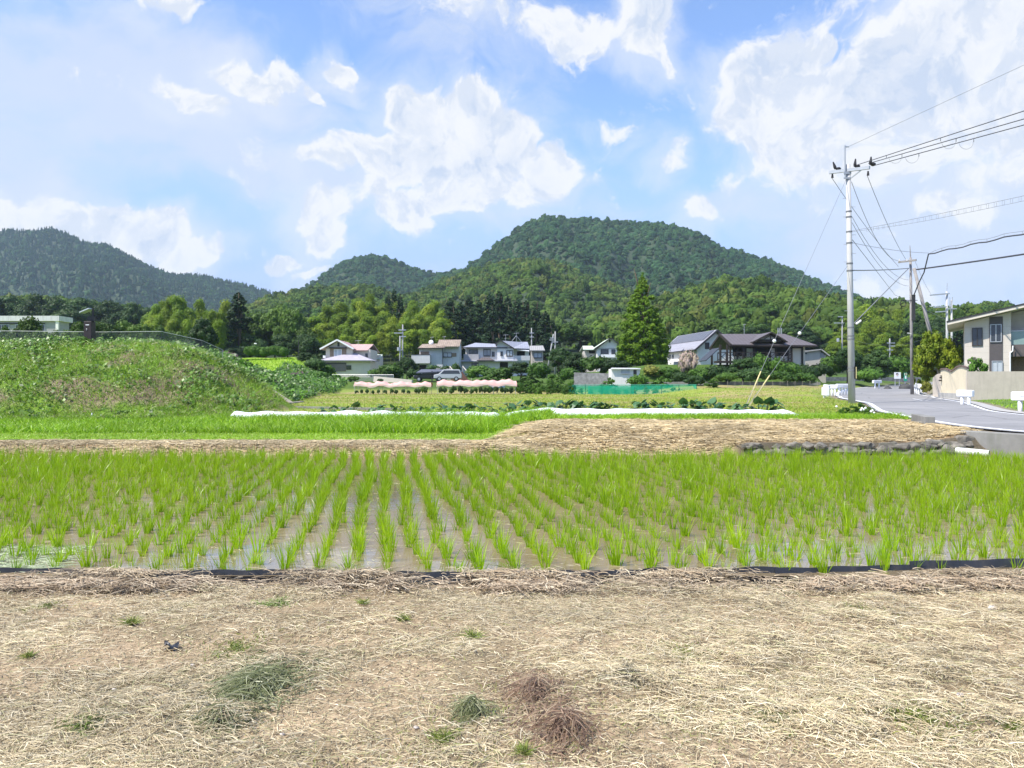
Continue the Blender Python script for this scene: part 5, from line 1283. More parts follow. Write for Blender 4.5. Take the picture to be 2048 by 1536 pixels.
for i in range(18): m.tube([cc+Vector((math.cos(i/18*6.28)*.26, 0, math.sin(i/18*6.28)*.26)), cc+Vector((math.cos((i+1)/18*6.28)*.26, 0, math.sin((i+1)/18*6.28)*.26))], .04, 5)
m.bar(at(1800, 600.5, 67.9), at(1835, 600.5, 67.9), .04, .05); m.build('cable_coil', M_BLACK, p2)
MB().box(b2.x-.14, b2.x+.14, 67.72, 67.86, gz(641, 68), gz(590, 68)).build('cable_cover', plain('cover_dark', (.05, .05, .05), .6), p2)
MB().bar(at(1815, 666, 67.8), at(1822, 667, 67.8), .08, .05).build('lamp_arm', M_TRIMW, p2)
sp, bs_, ts_ = pole('strut_pole', 'brown strut leaning against the thin utility pole', 1828, 536, 1890, 67, .17, .13, M_POLEB)
p3, b3, t3 = pole('utility_pole', 'grey utility pole with a long side arm behind the strut pole', 1893.5, 583, 1895, 85, .16, .11)
MB().tube([t3, t3+Vector((.05, 0, .95))], .04, 6).build('mast', M_METALG, p3)
m = MB(); m.bar(at(1860, 590.5, 84.8), at(1899, 587, 84.8), .12, .14); m.bar(at(1867, 614.5, 84.8), at(1893, 613.5, 84.8), .1, .12); m.bar(at(1871, 624, 84.8), at(1893, 622.5, 84.8), .1, .12); m.build('crossarm', M_METALG, p3)
p4, b4, t4 = pole('utility_pole', 'grey utility pole just behind the one with the long side arm', 1903, 600, 1904, 100, .16, .11)
m = MB(); m.bar(at(1895, 617.5, 99.8), at(1913, 617.5, 99.8), .12, .14); m.tube([at(1899.5, 615, 99.8), at(1899.5, 595, 99.8)], .05, 6); m.tube([at(1905, 602, 99.8), at(1905, 594, 99.8)], .05, 6); m.build('crossarm', M_METALG, p4)
M_POLED = plain('pole_concrete_grey', (.30, .30, .30), .85, .1, 2)
def small_pole(px, pt, pb, D, label, arms, extra=None):
    o, b_, t_ = pole('utility_pole', label, px, pt, pb, D, .15, .11, M_POLED); m = MB()
    for x0, x1, y in arms: m.bar(at(x0, y, D-.2), at(x1, y, D-.2), .12, .15)
    m.build('crossarm', M_METALG, o)
    if extra:
        m = MB()
        for kx, ky in extra: m.tube([at(kx, ky+3.5, D-.3), at(kx, ky-3.5, D-.3)], .28, 8)
        m.build('transformer', M_METALG, o)
    return o
small_pole(805.5, 649, 805, 125, 'utility pole with several crossarms between the cream and the brown roofed houses', [(797, 812, 660), (788, 806, 666), (800, 812, 673)], [(797.5, 698)])
small_pole(800, 672, 800, 127, 'short utility pole tucked beside the one with several crossarms', [(794, 806, 700)])
small_pole(1063, 656, 1063.5, 160, 'utility pole above the grey tiled roof', [(1059, 1068, 666), (1059, 1068, 674)])
small_pole(1107, 668, 1092, 128, 'leaning utility pole before the cedar wood', [(1099, 1110, 680), (1100, 1108, 676)])
small_pole(1110.5, 663, 1110, 131, 'straight utility pole beside the leaning one', [(1105, 1116, 684)])
small_pole(1684.5, 632.5, 1684, 150, 'slim street lamp like utility pole in front of the bamboo slope', [(1676, 1686, 633.5), (1668, 1688, 646)], [(1676, 680)])
small_pole(1779.5, 677, 1780, 140, 'low utility pole with three crossarms by the shrubs', [(1774, 1790, 686), (1774, 1786, 700), (1778, 1790, 692)])

def wire(label, pts, r, mat=M_WIRE, sag=0.0, name='power_line', group=None, n=14, cat='wire'):
    P = [Vector(p) for p in pts]; out = []
    if len(P) == 2:
        for i in range(n+1):
            q = P[0].lerp(P[1], i/n); q.z -= sag*4*(i/n)*(1-i/n); out.append(q)
    else: out = P
    return tag(MB().tube(out, r, 5).build(name, mat), label, cat, group)
def ext(p0, px1, py1, pxe, De):
    """end of a wire that leaves the frame through (px1,py1)"""
    px0 = p0.x/p0.y*F+CX; py0 = HY-(p0.z-H)/p0.y*F
    return at(pxe, py0+(py1-py0)*(pxe-px0)/(px1-px0), De)
G3 = 'three high power lines'
for s_, e_, lab in (((1714, 330, 43.8), (2048, 222), 'topmost of the three dark power lines from the crossarm'), ((1737, 327, 43.2), (2048, 238), 'middle one of the three dark power lines from the crossarm'), ((1745, 332, 43.1), (2048, 250), 'lowest of the three dark power lines from the crossarm')):
    p0 = at(*s_); p1 = ext(p0, *e_, 2560, 24); w_o = wire(lab, [p0, p1], .022, M_WIRE, 0.0, group=G3)
    m = MB(); hang = {0: (1772, 1880), 1: (1803, 1911), 2: (1837, 1946)}[[222, 238, 250].index(e_[1])]
    for hx in hang:
        k = 0
        for i in range(400):
            q = p0.lerp(p1, i/400)
            if q.x/q.y*F+CX >= hx: break
        m.tube([q, q-Vector((0, 0, .16))], .02, 5)
        if e_[1] > 230:
            r_ = .34; c_ = q-Vector((.36, 0, .16)); m.tube([c_+Vector((r_*math.cos(a_), 0, r_*math.sin(a_))) for a_ in np.linspace(0, -math.pi, 9)], .008, 4)
    m.build('spacer', M_WIREG, w_o)
p0 = at(1691, 296, 43.9); wire('thin ground wire from the mast top', [p0, ext(p0, 2048, 130, 2560, 24)], .009, M_WIREG, group=None)
def from_main(py, dx=.16): return on(MAIN[0], MAIN[1], py)+Vector((dx, -.05, 0))
p0 = from_main(462); pe = ext(p0, 2048, 386, 2560, 24)
w_o = wire('grey twin communication cable with ring hangers', [p0, pe], .010, M_WIREG, .12)
m = MB(); m.tube([p0.lerp(pe, i/14)-Vector((0, 0, .05+.17*min(1, i/3.5)+.12*4*(i/14)*(1-i/14))) for i in range(15)], .008, 5)
for i in range(3, 46):
    q = p0.lerp(pe, i/48); q.z -= .12*4*(i/48)*(1-i/48); m.tube([q+Vector((-.05, 0, -.02)), q+Vector((-.05, 0, -.2)), q+Vector((.05, 0, -.2)), q+Vector((.05, 0, -.02))], .006, 4)
m.build('hanger', M_WIREG, w_o)
p0 = at(1857, 508, 62); pe = ext(p0, 2048, 467, 2560, 34)
pts = [p0.lerp(pe, i/30)+Vector((0, 0, -.09*math.sin(i*1.7)*.6)) for i in range(31)]; w_o = wire('twisted black cable above the modern house roof', pts, .05, M_WIRE)
m = MB(); m.tube([q+Vector((0, 0, .22)) for q in pts[1:]], .014, 4); m.tube([p0, pts[1]+Vector((0, 0, .22))], .014, 4)
for q in pts[2::2]: m.tube([q, q+Vector((0, 0, .24))], .012, 4)
m.build('hanger', M_WIREG, w_o)
wire('black cable dropping from the twisted cable to the thin pole', [at(1857, 508, 62), at(1848, 545, 63.5), at(1838, 565, 65), at(1828, 590, 67.8)], .05, M_WIRE)
wire('thin wire from the tall pole to the twisted cable', [from_main(486), at(1857, 506, 62)], .014, M_WIREG, .12)
wire('thick straight cable from the tall pole to the thin pole', [from_main(541), at(1817, 536.5, 67.8)], .035, M_WIREG, .05)
p0 = at(1826, 540, 67.8); wire('thick black cable from the thin pole out over the modern house', [p0, ext(p0, 2048, 505, 2560, 36)], .065, M_WIRE, .12)
wire('wire from the far end of the crossarm to the thin pole', [at(1664, 356, 44.8), at(1797, 533, 68.5)], .016, M_WIREG, .25)
wire('wire hanging from the tall pole to the crossarm of the thin pole', [from_main(364), at(1798, 521, 68.5)], .016, M_WIREG, 1.2)
wire('wire from the near end of the crossarm to the thin pole', [at(1734, 350, 43.3), at(1812, 519, 67.8)], .016, M_WIREG, .35)
wire('upper of two service wires between the tall pole and the thin pole', [from_main(434), at(1818, 560, 68)], .014, M_WIREG, .9)
wire('lower of two service wires between the tall pole and the thin pole', [from_main(446), at(1818, 572, 68)], .014, M_WIREG, .9)
wire('twisted service wire sinking behind the strut wire', [from_main(480), at(1790, 590, 84), at(1893, 640, 85)], .018, M_WIREG)
wire('thin wire from the thin pole to the long side arm', [at(1829, 519, 67.6), at(1862, 588, 84.8)], .012, M_WIREG, .25)
so_ = wire('stay rod with a white end sleeve slanting from the thin pole behind the tall pole', [at(1817, 537, 67.8), at(1700, 655, 68)], .04, M_WIREG, 0, 'stay_wire')
MB().tube([at(1722, 641, 67.95), at(1712, 648, 67.95)], .09, 7).build('sleeve', M_TRIMW, so_)
for k, (py, ax, ay, ex, ey, bx, by, lab) in enumerate(((358, 1489, 806, 1515, 743, 1543, 682, 'guy wire from the pole top with white ball and yellow sleeve'), (531, 1493, 806, 1531, 751, 1593, 666.5, 'lower guy wire with white ball and yellow sleeve'))):
    p0 = from_main(py, -.13); A = Vector((gx(ax, 36+k*.6), 36+k*.6, 0)); A.z = gh1(A.x, A.y)
    u_ = (1-(ey-HY)/(ay-HY)); w_o = wire(lab, [p0, A], .011, M_WIREG, 0, 'guy_wire')
    def k_at(py_):
        lo, hi = 0.0, 1.0
        for _ in range(40):
            mid = (lo+hi)/2; q = p0.lerp(A, mid)
            if HY-(q.z-H)/q.y*F < py_: lo = mid
            else: hi = mid
        return (lo+hi)/2
    MB().tube([p0.lerp(A, k_at(ey)), A-Vector((0, 0, .1))], .032, 8).build('sleeve', M_YEL, w_o)
    c_ = p0.lerp(A, k_at(by)); MB().ball(c_, .09, 8).build('insulator_ball', M_TRIMW, w_o, smooth=True)
wire('pair of wires crossing in front of the dark shrubs', [at(1690, 672, 150), at(1779, 690, 140)], .02, M_WIRE, .6)
wire('wire over the bamboo slope', [at(1780, 690, 140), at(1893, 660, 85)], .02, M_WIRE, .5)

# ------------------------------------------------------------------ guard rails
M_GR = plain('guard_white', (.80, .81, .83), .35, .05, 3, dirt=(.62, .63, .64))
def guard(label, a, b, hgt=.72, posts=2, beam=.34, end=True):
    """short box-beam guard rail from a to b (ground points)"""
    a, b = Vector(a), Vector(b); o = thing('guard_rail', label, 'guard rail', (a+b)/2, 'white guard rails along the road')
    d = (b-a); up = Vector((0, 0, hgt-beam/2))
    m = MB().bar(a+up-d.normalized()*.1, b+up+d.normalized()*.1, .26, beam); bo = m.build('beam', M_GR, o, bevel=.05)
    n = d.normalized().cross(Vector((0, 0, 1)))
    if n.y > 0: n = -n
    c = (a+b)/2+up+n*.133; MB().bar(c-d*.17, c+d*.17, .012, .045).build('reflector_slot', plain('slot_grey', (.48, .50, .53), .5), o)
    for i in range(posts):
        k = (i+.5)/posts if posts > 2 else (.22 if i == 0 else .78)
        p = a.lerp(b, k); MB().tube([p-Vector((0, 0, .25)), p+Vector((0, 0, hgt-beam*.6))], .085, 10).build('post', M_GR, o, smooth=True)
    return o
def gp(px, D): x = gx(px, D); return (x, D, gh1(x, D))
guard('white guard rail piece in front of the long beige wall', gp(1919, 41), gp(1943, 40.4), .82, 2, .36)
guard('white guard rail piece nearest the viewer on the right edge', gp(2030, 31), gp(2078, 30), .84, 2, .36)
guard('rounded end piece of the white rail on the field side', gp(1647, 57.5), gp(1655, 56.5), .80, 1, .62)
guard('second white rail piece on the field side', gp(1650, 61.5), gp(1657, 61.2), .95, 2)
guard('third white rail piece on the field side', gp(1661, 63.5), gp(1672, 63.3), .95, 2)
guard('longest white rail on the field side, just behind the tall pole', gp(1675, 66), gp(1703, 66.4), 1.0, 5)
guard('lone white rail piece on the outside of the road bend', gp(1747, 88), gp(1761, 88.5), 1.0, 2)
guard('white rail beside the olive bush', gp(1826, 77), gp(1840, 66), .98, 4, .4)

# ------------------------------------------------------------------ garden wall, kerb walls, stone wall, pipe
M_PLASTLIT = plain('plaster_sunlit', (.66, .58, .42), .9, .07, 1.5, dirt=(.52, .45, .33), bump=.1); M_PLASTSHADE = plain('plaster_shaded', (.50, .44, .365), .9, .08, 2, dirt=(.40, .35, .29), bump=.15)  # sun and shade painted in: brighter wavy part, duller long wall
M_COPING = plain('coping_tile', (.15, .105, .09), .7, .2, 6)
wc = Vector((gx(1933, 52), 52, 0)); wl = Vector((gx(1880, 58.5), 58.5, 0)); wr = Vector((gx(2200, 50.5), 50.5, 0))
o = thing('garden_wall', 'long beige garden wall with a wavy tiled entrance part', 'wall', (wc.x, wc.y, .6))
MB().bar((wc.x, wc.y, 1.35), (wr.x, wr.y, 1.35), .22, 2.3).build('wall_panel', M_PLASTSHADE, o)
m = MB(); cp = MB(); n = 26; prev = None
def wav(q): return 2.46+.0+.28*abs(math.sin(q*math.pi*1.55+.35))**1.4+.16*(1-q)
for i in range(n):
    a, b_ = wc.lerp(wl, i/n), wc.lerp(wl, (i+1)/n); za, zb_ = wav(i/n), wav((i+1)/n)
    m.add([(a.x-.02, a.y-.12, .1), (b_.x-.02, b_.y-.12, .1), (b_.x+.2, b_.y+.1, .1), (a.x+.2, a.y+.1, .1), (a.x-.02, a.y-.12, za), (b_.x-.02, b_.y-.12, zb_), (b_.x+.2, b_.y+.1, zb_), (a.x+.2, a.y+.1, za)],
          [(0, 4, 5, 1), (2, 6, 7, 3), (4, 7, 6, 5), (0, 3, 7, 4), (1, 5, 6, 2)])
    cp.add([(a.x-.12, a.y-.2, za+.003), (b_.x-.12, b_.y-.2, zb_+.003), (b_.x+.3, b_.y+.18, zb_+.003), (a.x+.3, a.y+.18, za+.003), (a.x-.12, a.y-.2, za+.10), (b_.x-.12, b_.y-.2, zb_+.10), (b_.x+.3, b_.y+.18, zb_+.10), (a.x+.3, a.y+.18, za+.10)],
           [(0, 4, 5, 1), (2, 6, 7, 3), (4, 7, 6, 5), (0, 3, 7, 4), (1, 5, 6, 2), (0, 1, 2, 3)])
m.build('wavy_wall', M_PLASTLIT, o); cp.build('coping', M_COPING, o)
gpx = Vector((gx(1866, 60), 60, 0)); m = MB(); nn = 8
for i in range(nn):
    a = wl.lerp(gpx, i/nn); b_ = wl.lerp(gpx, (i+1)/nn); za = 2.45-.35*(i/nn)**2; zb_ = 2.45-.35*((i+1)/nn)**2
    m.add([(a.x, a.y-.25, .3), (b_.x, b_.y-.25, .3), (b_.x, b_.y+.05, .3), (a.x, a.y+.05, .3), (a.x, a.y-.25, za), (b_.x, b_.y-.25, zb_), (b_.x, b_.y+.05, zb_), (a.x, a.y+.05, za)], [(0, 4, 5, 1), (2, 6, 7, 3), (4, 7, 6, 5), (0, 3, 7, 4), (1, 5, 6, 2)])
gt = m.build('gate_pillar', M_PLASTSHADE, o)
for k, (px, py, w, hh) in enumerate(((1881, 752, 3, 2), (1880, 755.5, 3.5, 3), (1879.5, 761, 6, 3))):
    D_ = 58.25; x = gx(px, D_); z = gz(py, D_); ww = w*D_/F/2; h2 = hh*D_/F/2
    MB().box(x-ww, x+ww, 58.0, 58.2, z-h2, z+h2).build('nameplate' if k == 2 else 'letterbox' if k == 1 else 'intercom', M_TRIMD, o)
MB().bar((wc.x-.3, wc.y-.35, .62), (wl.x-.1, wl.y-.3, .62), .35, .75).build('footing', M_CONC, o)
# kerb wall end by the road
o = tag(MB().bar((11.78, 22.3, .53), (11.42, 20.9, .51), .26, .50).build('kerb_wall', M_CONCD, bevel=.015), 'short low concrete kerb wall at the field corner beside the road', 'wall')
# retaining wall of the road
m = MB(); a, b_ = Vector((wall_x(18.3)+.05, 18.3, 0)), Vector((wall_x(7)+.05, 7, 0))
m.bar((a.x, a.y, .16), (b_.x, b_.y, .16), .28, .76); tag(m.build('retaining_wall', M_CONCD, bevel=.02), 'stained grey concrete retaining wall holding the road above the paddy', 'wall')
# boulder wall
rng = np.random.default_rng(801); sm = MB(); M_STONE = plain('field_stone', (.165, .15, .125), .95, .6, 6.0, dirt=(.12, .13, .08), bump=.7)
def stone(c, r, sq):
    n0 = len(sm.v); sm.ball(c, 1.0, 6); ph = rng.random(3)*6.28; rot = rng.normal(size=(3, 3)); qm, _ = np.linalg.qr(rot)
    for i in range(n0, len(sm.v)):
        d = (np.array(sm.v[i])-np.array(c)); e = qm @ d; e = np.sign(e)*np.abs(e)**.5; d = qm.T @ e
        d = d*(1+.22*math.sin(3*d[0]+ph[0])+.13*math.sin(4*d[1]+ph[1])); sm.v[i] = (c[0]+d[0]*r*sq, c[1]+d[1]*r*.8, c[2]+d[2]*r*.78)
x = 5.45
while x < 10.75:
    r = .055+.06*rng.random(); sq = 1.0+.9*rng.random(); x += r*sq*.8
    stone((x, 17.80+.04*rng.normal(), .04+.05*rng.random()), r*1.1, sq)
    if rng.random() < .9: stone((x+rng.normal()*.1, 17.85+.04*rng.normal(), .17+.05*rng.random()+.07*ss(9, 10.7, x)), r*.95, sq)
    x += r*sq*.75
for c, r, sq in (((10.4, 17.85, .18), .13, 1.4), ((10.62, 17.95, .31), .17, 1.3), ((9.9, 17.88, .25), .12, 1.5), ((10.1, 17.78, .09), .15, 1.3), ((7.7, 17.80, .08), .12, 1.7), ((9.3, 17.8, .20), .11, 1.8)): stone(c, r, sq)
tag(sm.build('stone_wall', M_STONE, smooth=False), 'low rough stone wall at the foot of the straw bank', 'wall')
o = thing('drain_pipe', 'white plastic drain pipe sticking out beside the concrete wall', 'pipe', (10.75, 17.5, .07))
pa, pb = Vector((10.3, 17.75, .10)), Vector((10.78, 17.28, .07)); dd = (pb-pa).normalized()
MB().tube([pa, pb], .085, 16, cap=False).tube([pa, pb], .070, 16, cap=False).build('barrel', plain('pipe_white', (.66, .66, .63), .4, .08, dirt=(.4, .4, .36)), o, smooth=True)
MB().tube([pb-dd*.06, pb-dd*.055], .069, 16).build('bore', M_DARKIN, o)

# ------------------------------------------------------------------ black edging boards and scraps in front
M_EDGE = plain('edging_black', (.030, .034, .042), .42, .25, 8, dirt=(.10, .09, .08), spec=.5)
def board(px0, px1, pyt, D0, D1, hgt, label, curl=.0, w=0.0):
    o = MB(); x0, x1 = gx(px0, D0), gx(px1, D1); z = gz(pyt, (D0+D1)/2); n = max(6, int((x1-x0)/.12)); y_ = lambda u_: D0+(D1-D0)*u_+w*math.sin(u_*9)*.02
    o.sheet(lambda u_, v_: (x0+(x1-x0)*u_, y_(u_)-.02*v_+.006*math.sin(u_*n*2.0), z-hgt*v_+curl*math.sin(u_*math.pi)+.004*math.sin(u_*17)), n*2, 2)
    o.sheet(lambda u_, v_: (x0+(x1-x0)*u_, y_(u_)-.02*v_+.006*math.sin(u_*n*2.0)+.012, z-hgt*v_+curl*math.sin(u_*math.pi)+.004*math.sin(u_*17)), n*2, 2)
    return tag(o.build('edging_board', M_EDGE), label, 'edging board', 'black plastic edging boards along the paddy')
board(-160, 175, 1136, 6.72, 6.66, .16, 'black edging board at the far left corner of the paddy')
board(160, 255, 1141, 6.60, 6.58, .17, 'short black edging board between the corner board and the tall one')
board(234, 391, 1148, 6.50, 6.46, .16, 'tall dark grey edging board leaning out in front of the others')
board(300, 425, 1141, 6.62, 6.63, .13, 'black edging board half behind the tall leaning one')
board(420, 665, 1140, 6.60, 6.62, .17, 'long black edging board right of the tall leaning one')
board(655, 800, 1146, 6.62, 6.60, .12, 'black edging board mostly buried under brown straw')
board(790, 1010, 1144, 6.58, 6.56, .15, 'black edging board with two gaps in the straw before it')
board(1005, 1290, 1141, 6.56, 6.60, .15, 'black edging board behind the straw hump in the middle')
board(1285, 1560, 1137, 6.60, 6.66, .15, 'wavy black edging board right of the middle hump', 0, 2.0)
board(1550, 1830, 1133, 6.66, 6.80, .10, 'black edging board along the bright cloud reflection')
board(1820, 2250, 1118, 6.80, 7.0, .10, 'black edging board at the near right corner of the paddy')
rng = np.random.default_rng(811); cx_, cy_ = gx(342, 4.87), 4.87; m = MB(); zg = gh1(cx_, cy_)
m.sheet(lambda u_, v_: (cx_-.045+.09*u_+.012*math.sin(v_*5), cy_-.04+.08*v_+.01*math.sin(u_*7), zg+.012+.030*abs(math.sin(u_*3.3+v_*2))+.012*math.sin(v_*8+u_*5)), 9, 7)
m.sheet(lambda u_, v_: (cx_-.035+.075*u_, cy_-.03+.05*v_, zg+.006+.012*math.sin(u_*6+v_*4)), 6, 5)
tag(m.build('plastic_scrap', plain('scrap_black', (.02, .022, .028), .3, .2, 20)), 'crumpled scrap of black plastic lying on the straw', 'scrap')
m = MB()
for px, py, r in ((385, 1332, .012), (228, 1377, .012), (832, 1457, .012), (2044, 1331, .016), (1920, 1392, .018), (1985, 1220, .03), (120, 1402, .014), (1655, 1483, .014), (565, 1470, .011)):
    D_ = (H+.035)/(py-HY)*F; x = gx(px, D_); p = MB(); p.ball((x, D_, gh1(x, D_)+r*.5), r, 5, 1.2, .9, .7)
    for i in range(len(p.v)): p.v[i] = tuple(np.array(p.v[i])+rng.normal(size=3)*r*.08)
    tag(p.build('pebble', plain('pebble_pale', (.52, .47, .42), .9, .2, 30), smooth=True), 'small pale pebble lying in the mown straw', 'pebble', 'pebbles in the straw')

# tufts of living or dead grass in the foreground
def tuft(px, py, wpx, n, lmin, lmax, cols, label, name='weed_tuft', lean=.6, wd=.006, flat=False, cat='weed', group=None, ysc=1.2):
    D_ = (H+.035)/(py-HY)*F; x0 = gx(px, D_); rad = wpx*D_/F/2; rng = np.random.default_rng(int(px*7+py))
    a = rng.random(n)*6.28; q = np.minimum(np.abs(rng.normal(size=n))*(.50 if n > 130 else .28), 1.05)*rad*(1+.35*np.sin(a*3+px)); x, y = x0+np.cos(a)*q, D_+np.sin(a)*q*ysc
    b0 = rng.normal(size=n)
    if flat: an = rng.normal(size=n)*.95-2.1; d = unit(np.stack([np.cos(an), np.sin(an), .02+.26*rng.random(n)], 1)); z = gh(x, y)+.085*np.exp(-(q/rad)**2*2.5)*rng.random(n); bend = np.stack([b0*.2, rng.normal(size=n)*.2, -np.full(n, .5)], 1)
    else: d = unit(np.stack([rng.normal(size=n)*lean, rng.normal(size=n)*lean, np.ones(n)*.9], 1)); z = gh(x, y)-.004; bend = np.stack([b0*.35, rng.normal(size=n)*.35, -np.full(n, .3)], 1)
    v, f, k = ribbons(np.stack([x, y, z], 1), d, lmin+(lmax-lmin)*rng.random(n), wd*(.6+.8*rng.random(n)), bend, rng, 3)
    v[:, 2] = np.maximum(v[:, 2], gh(v[:, 0], v[:, 1])+.004)
    o = mesh_np(name, v, f, M_BLADE, col=rep(palette(n, cols, [1]*len(cols), rng), k))
    return tag(o, label, kind='stuff') if name == 'weeds' else tag(o, label, cat, group)
DKG = [(.16, .18, .075), (.22, .24, .11), (.10, .115, .045), (.36, .37, .22)]; YG = [(.20, .26, .05), (.27, .30, .07), (.15, .20, .04)]; RB = [(.25, .165, .11), (.33, .225, .15), (.17, .11, .075), (.42, .33, .22)]
tuft(515, 1372, 280, 2000, .07, .22, DKG, 'large clump of dark grey green cut grass lying on the straw', 'grass_clump', ysc=1.75, flat=True, wd=.005, cat='grass clump')
tuft(445, 1440, 120, 500, .08, .2, DKG, 'small pale end of the dark cut grass clump', 'grass_clump', flat=True, wd=.005, cat='grass clump')
tuft(1070, 1385, 200, 650, .05, .15, RB, 'reddish brown heap of withered grass', 'grass_clump', ysc=1.6, flat=True, wd=.005, cat='grass clump')
tuft(1130, 1460, 250, 900, .05, .14, RB, 'wide ring of withered reddish brown grass nearest the viewer', 'grass_clump', ysc=1.5, flat=True, wd=.005, cat='grass clump')
tuft(950, 1423, 110, 380, .06, .14, DKG, 'small dark green patch of cut grass beside the reddish heap', 'grass_clump', flat=True, wd=.004, cat='grass clump')
tuft(1260, 1360, 120, 320, .06, .14, [(.20, .19, .13), (.14, .13, .09)], 'grey brown patch of old grass behind the reddish heap', 'grass_clump', flat=True, wd=.004, cat='grass clump')
for px, py, w, n, l, lab in ((550, 1205, 80, 260, .07, 'yellow green weed patch near the edging boards'), (470, 1295, 190, 420, .045, 'low spreading yellow green weeds behind the dark clump'), (180, 1452, 120, 260, .10, 'broad leaved green weed at the lower left'),
                       (728, 1208, 36, 80, .07, 'little green weed near the middle of the bank edge'), (805, 1243, 34, 80, .08, 'thin olive weed tuft in pale straw'), (945, 1275, 34, 90, .10, 'bright yellow green grass tuft alone in the straw'),
                       (885, 1480, 60, 150, .07, 'green weed tuft beside the reddish ring'), (1048, 1510, 40, 120, .07, 'bright green tuft at the bottom of the reddish ring'), (1370, 1310, 160, 380, .05, 'spread of yellow green weeds among grey straw'),
                       (1730, 1225, 110, 300, .06, 'yellowish weed patch below the edging on the right'), (1830, 1440, 260, 800, .05, 'wide olive yellow weed patch at the lower right'), (1540, 1440, 110, 260, .06, 'green weeds left of the wide olive patch'),
                       (265, 1252, 12, 110, .09, 'single upright yellow blade tuft left of the scrap'), (60, 1315, 16, 110, .06, 'tiny yellow green leaf tuft at the left edge'), (90, 1210, 80, 140, .06, 'small olive weed patch below the corner board'), (2030, 1455, 70, 160, .06, 'yellow weed patch at the right edge')):
    tuft(px, py, w, n, l*.5, l*1.25, YG if n != 260 else [(.17, .25, .05), (.24, .33, .09)], lab, 'weeds' if w >= 60 else 'weed_tuft')
for px, py, w, n in ((150, 1150, 40, 40), (355, 1142, 46, 40), (690, 1150, 60, 110), (430, 1140, 40, 40), (1030, 1143, 60, 60), (1475, 1128, 70, 70), (1530, 1130, 50, 60), (1075, 1150, 26, 30), (470, 1146, 30, 30)):
    tuft(px, py+4, w, n, .12, .32, [(.20, .31, .045), (.27, .36, .07), (.33, .36, .14)], 'loose green grass tuft leaning over the black edging', 'grass_tuft', .5, .007, group='grass tufts along the edging', cat='grass tuft')
# scum of pale weed floating at the left corner
rng = np.random.default_rng(821); n = 1500; y = 6.75+1.0*rng.random(n)**1.6; x = -5.1+1.0*rng.random(n)*1.0-.2*(y-6.7); a = rng.normal(size=n)*.5
v, f, k = ribbons(np.stack([x, y, np.full(n, .006)], 1), np.stack([np.cos(a), np.sin(a), 0*a], 1), .06+.14*rng.random(n), .008, rng.normal(size=(n, 3))*np.array([.2, .2, 0]), rng, 2); v[:, 2] = .004+.01*rng.random(len(v))
tag(mesh_np('floating_weed', v, f, M_BLADE, col=rep(palette(n, [(.42, .50, .30), (.50, .55, .38)], [1, 1], rng), k)), 'pale floating weed in the left corner of the paddy', kind='stuff')

# ------------------------------------------------------------------ fields behind: row cover, taro, shelters, net
M_COVER = plain('row_cover_white', (.74, .78, .79), .55, .05, 2, bump=.15)
def cover(pa, pb, hgt, wid, label, n=60, seed=0):
    pa, pb = Vector(pa), Vector(pb); d = (pb-pa); L = d.length; nrm = Vector((-d.y, d.x, 0)).normalized(); m = MB()
    def fn(u_, v_):
        p = pa.lerp(pb, u_); a_ = math.pi*v_; s_ = u_*L
        hh = hgt*(1.0+.10*abs(math.sin(s_*2.2+seed))+.06*math.sin(s_*5.1+seed)+.05*math.sin(s_*1.1))*min(1, .25+u_*14, .25+(1-u_)*14)
        q = p+nrm*math.cos(a_)*wid*(1+.08*math.sin(s_*3)); return (q.x, q.y, min(gh1(p.x, p.y), .5)-.03+hh*math.sin(a_)**.8)
    m.sheet(fn, n, 10); return tag(m.build('row_cover', M_COVER, smooth=True), label, 'row cover', 'white row covers')
cover((gx(458, 29.6), 29.6, 0), (gx(690, 29.9), 29.9, 0), .30, .42, 'far end of the white row cover below the mound', 60, 1)
cover((gx(640, 29.9), 29.9, 0), (gx(1010, 29.3), 29.3, 0), .32, .42, 'middle piece of the white row cover behind the tall grass', 70, 2)
cover((gx(985, 29.0), 29.0, 0), (gx(1602, 27.2), 27.2, 0), .26, .34, 'long smooth white row cover in front of the dark leaves', 90, 3)
M_TARO = leafy('leaf_taro', (.030, .095, .025), (.095, .20, .060), .25, 3.0, .2, gloss=.3, rough=.35); M_STEM = plain('taro_stem', (.16, .20, .08), .6, .1)
def taro_mesh(seed):
    rng = np.random.default_rng(seed); lf = MB(); st = MB()
    for i in range(rng.integers(5, 9)):
        a = rng.random()*6.28; hh = .12+.32*rng.random(); out = .06+.20*rng.random(); tip = Vector((math.cos(a)*out, math.sin(a)*out, hh))
        st.tube([(0, 0, -.03), tip*.55+Vector((0, 0, .08)), tip], [.015, .012, .008], 5)
        s_ = .11+.12*rng.random(); fw = Vector((math.cos(a), math.sin(a), -1.2+2.0*rng.random())).normalized(); sd = fw.cross(Vector((0, 0, 1))).normalized(); up = sd.cross(fw)
        out_ = [(-.45, .0), (-.62, .30), (-.40, .58), (0, .66), (.45, .50), (.85, .24), (1.15, 0)]
        pts = [(l, w) for l, w in out_]+[(l, -w) for l, w in reversed(out_[1:-1])]
        ctr = tip+fw*s_*.2; vs = [ctr]+[tip+fw*l*s_+sd*w*s_-up*(abs(w)*.25+max(0, l-.5)*.3)*s_ for l, w in pts]
        lf.add(vs, [(0, j+1, (j+1) % len(pts)+1) for j in range(len(pts))])
    a_ = bpy.data.meshes.new('leaves'); a_.from_pydata([tuple(v) for v in lf.v], [], lf.f); a_.materials.append(M_TARO)
    b_ = bpy.data.meshes.new('stem'); b_.from_pydata([tuple(v) for v in st.v], [], st.f); b_.materials.append(M_STEM); return a_, b_
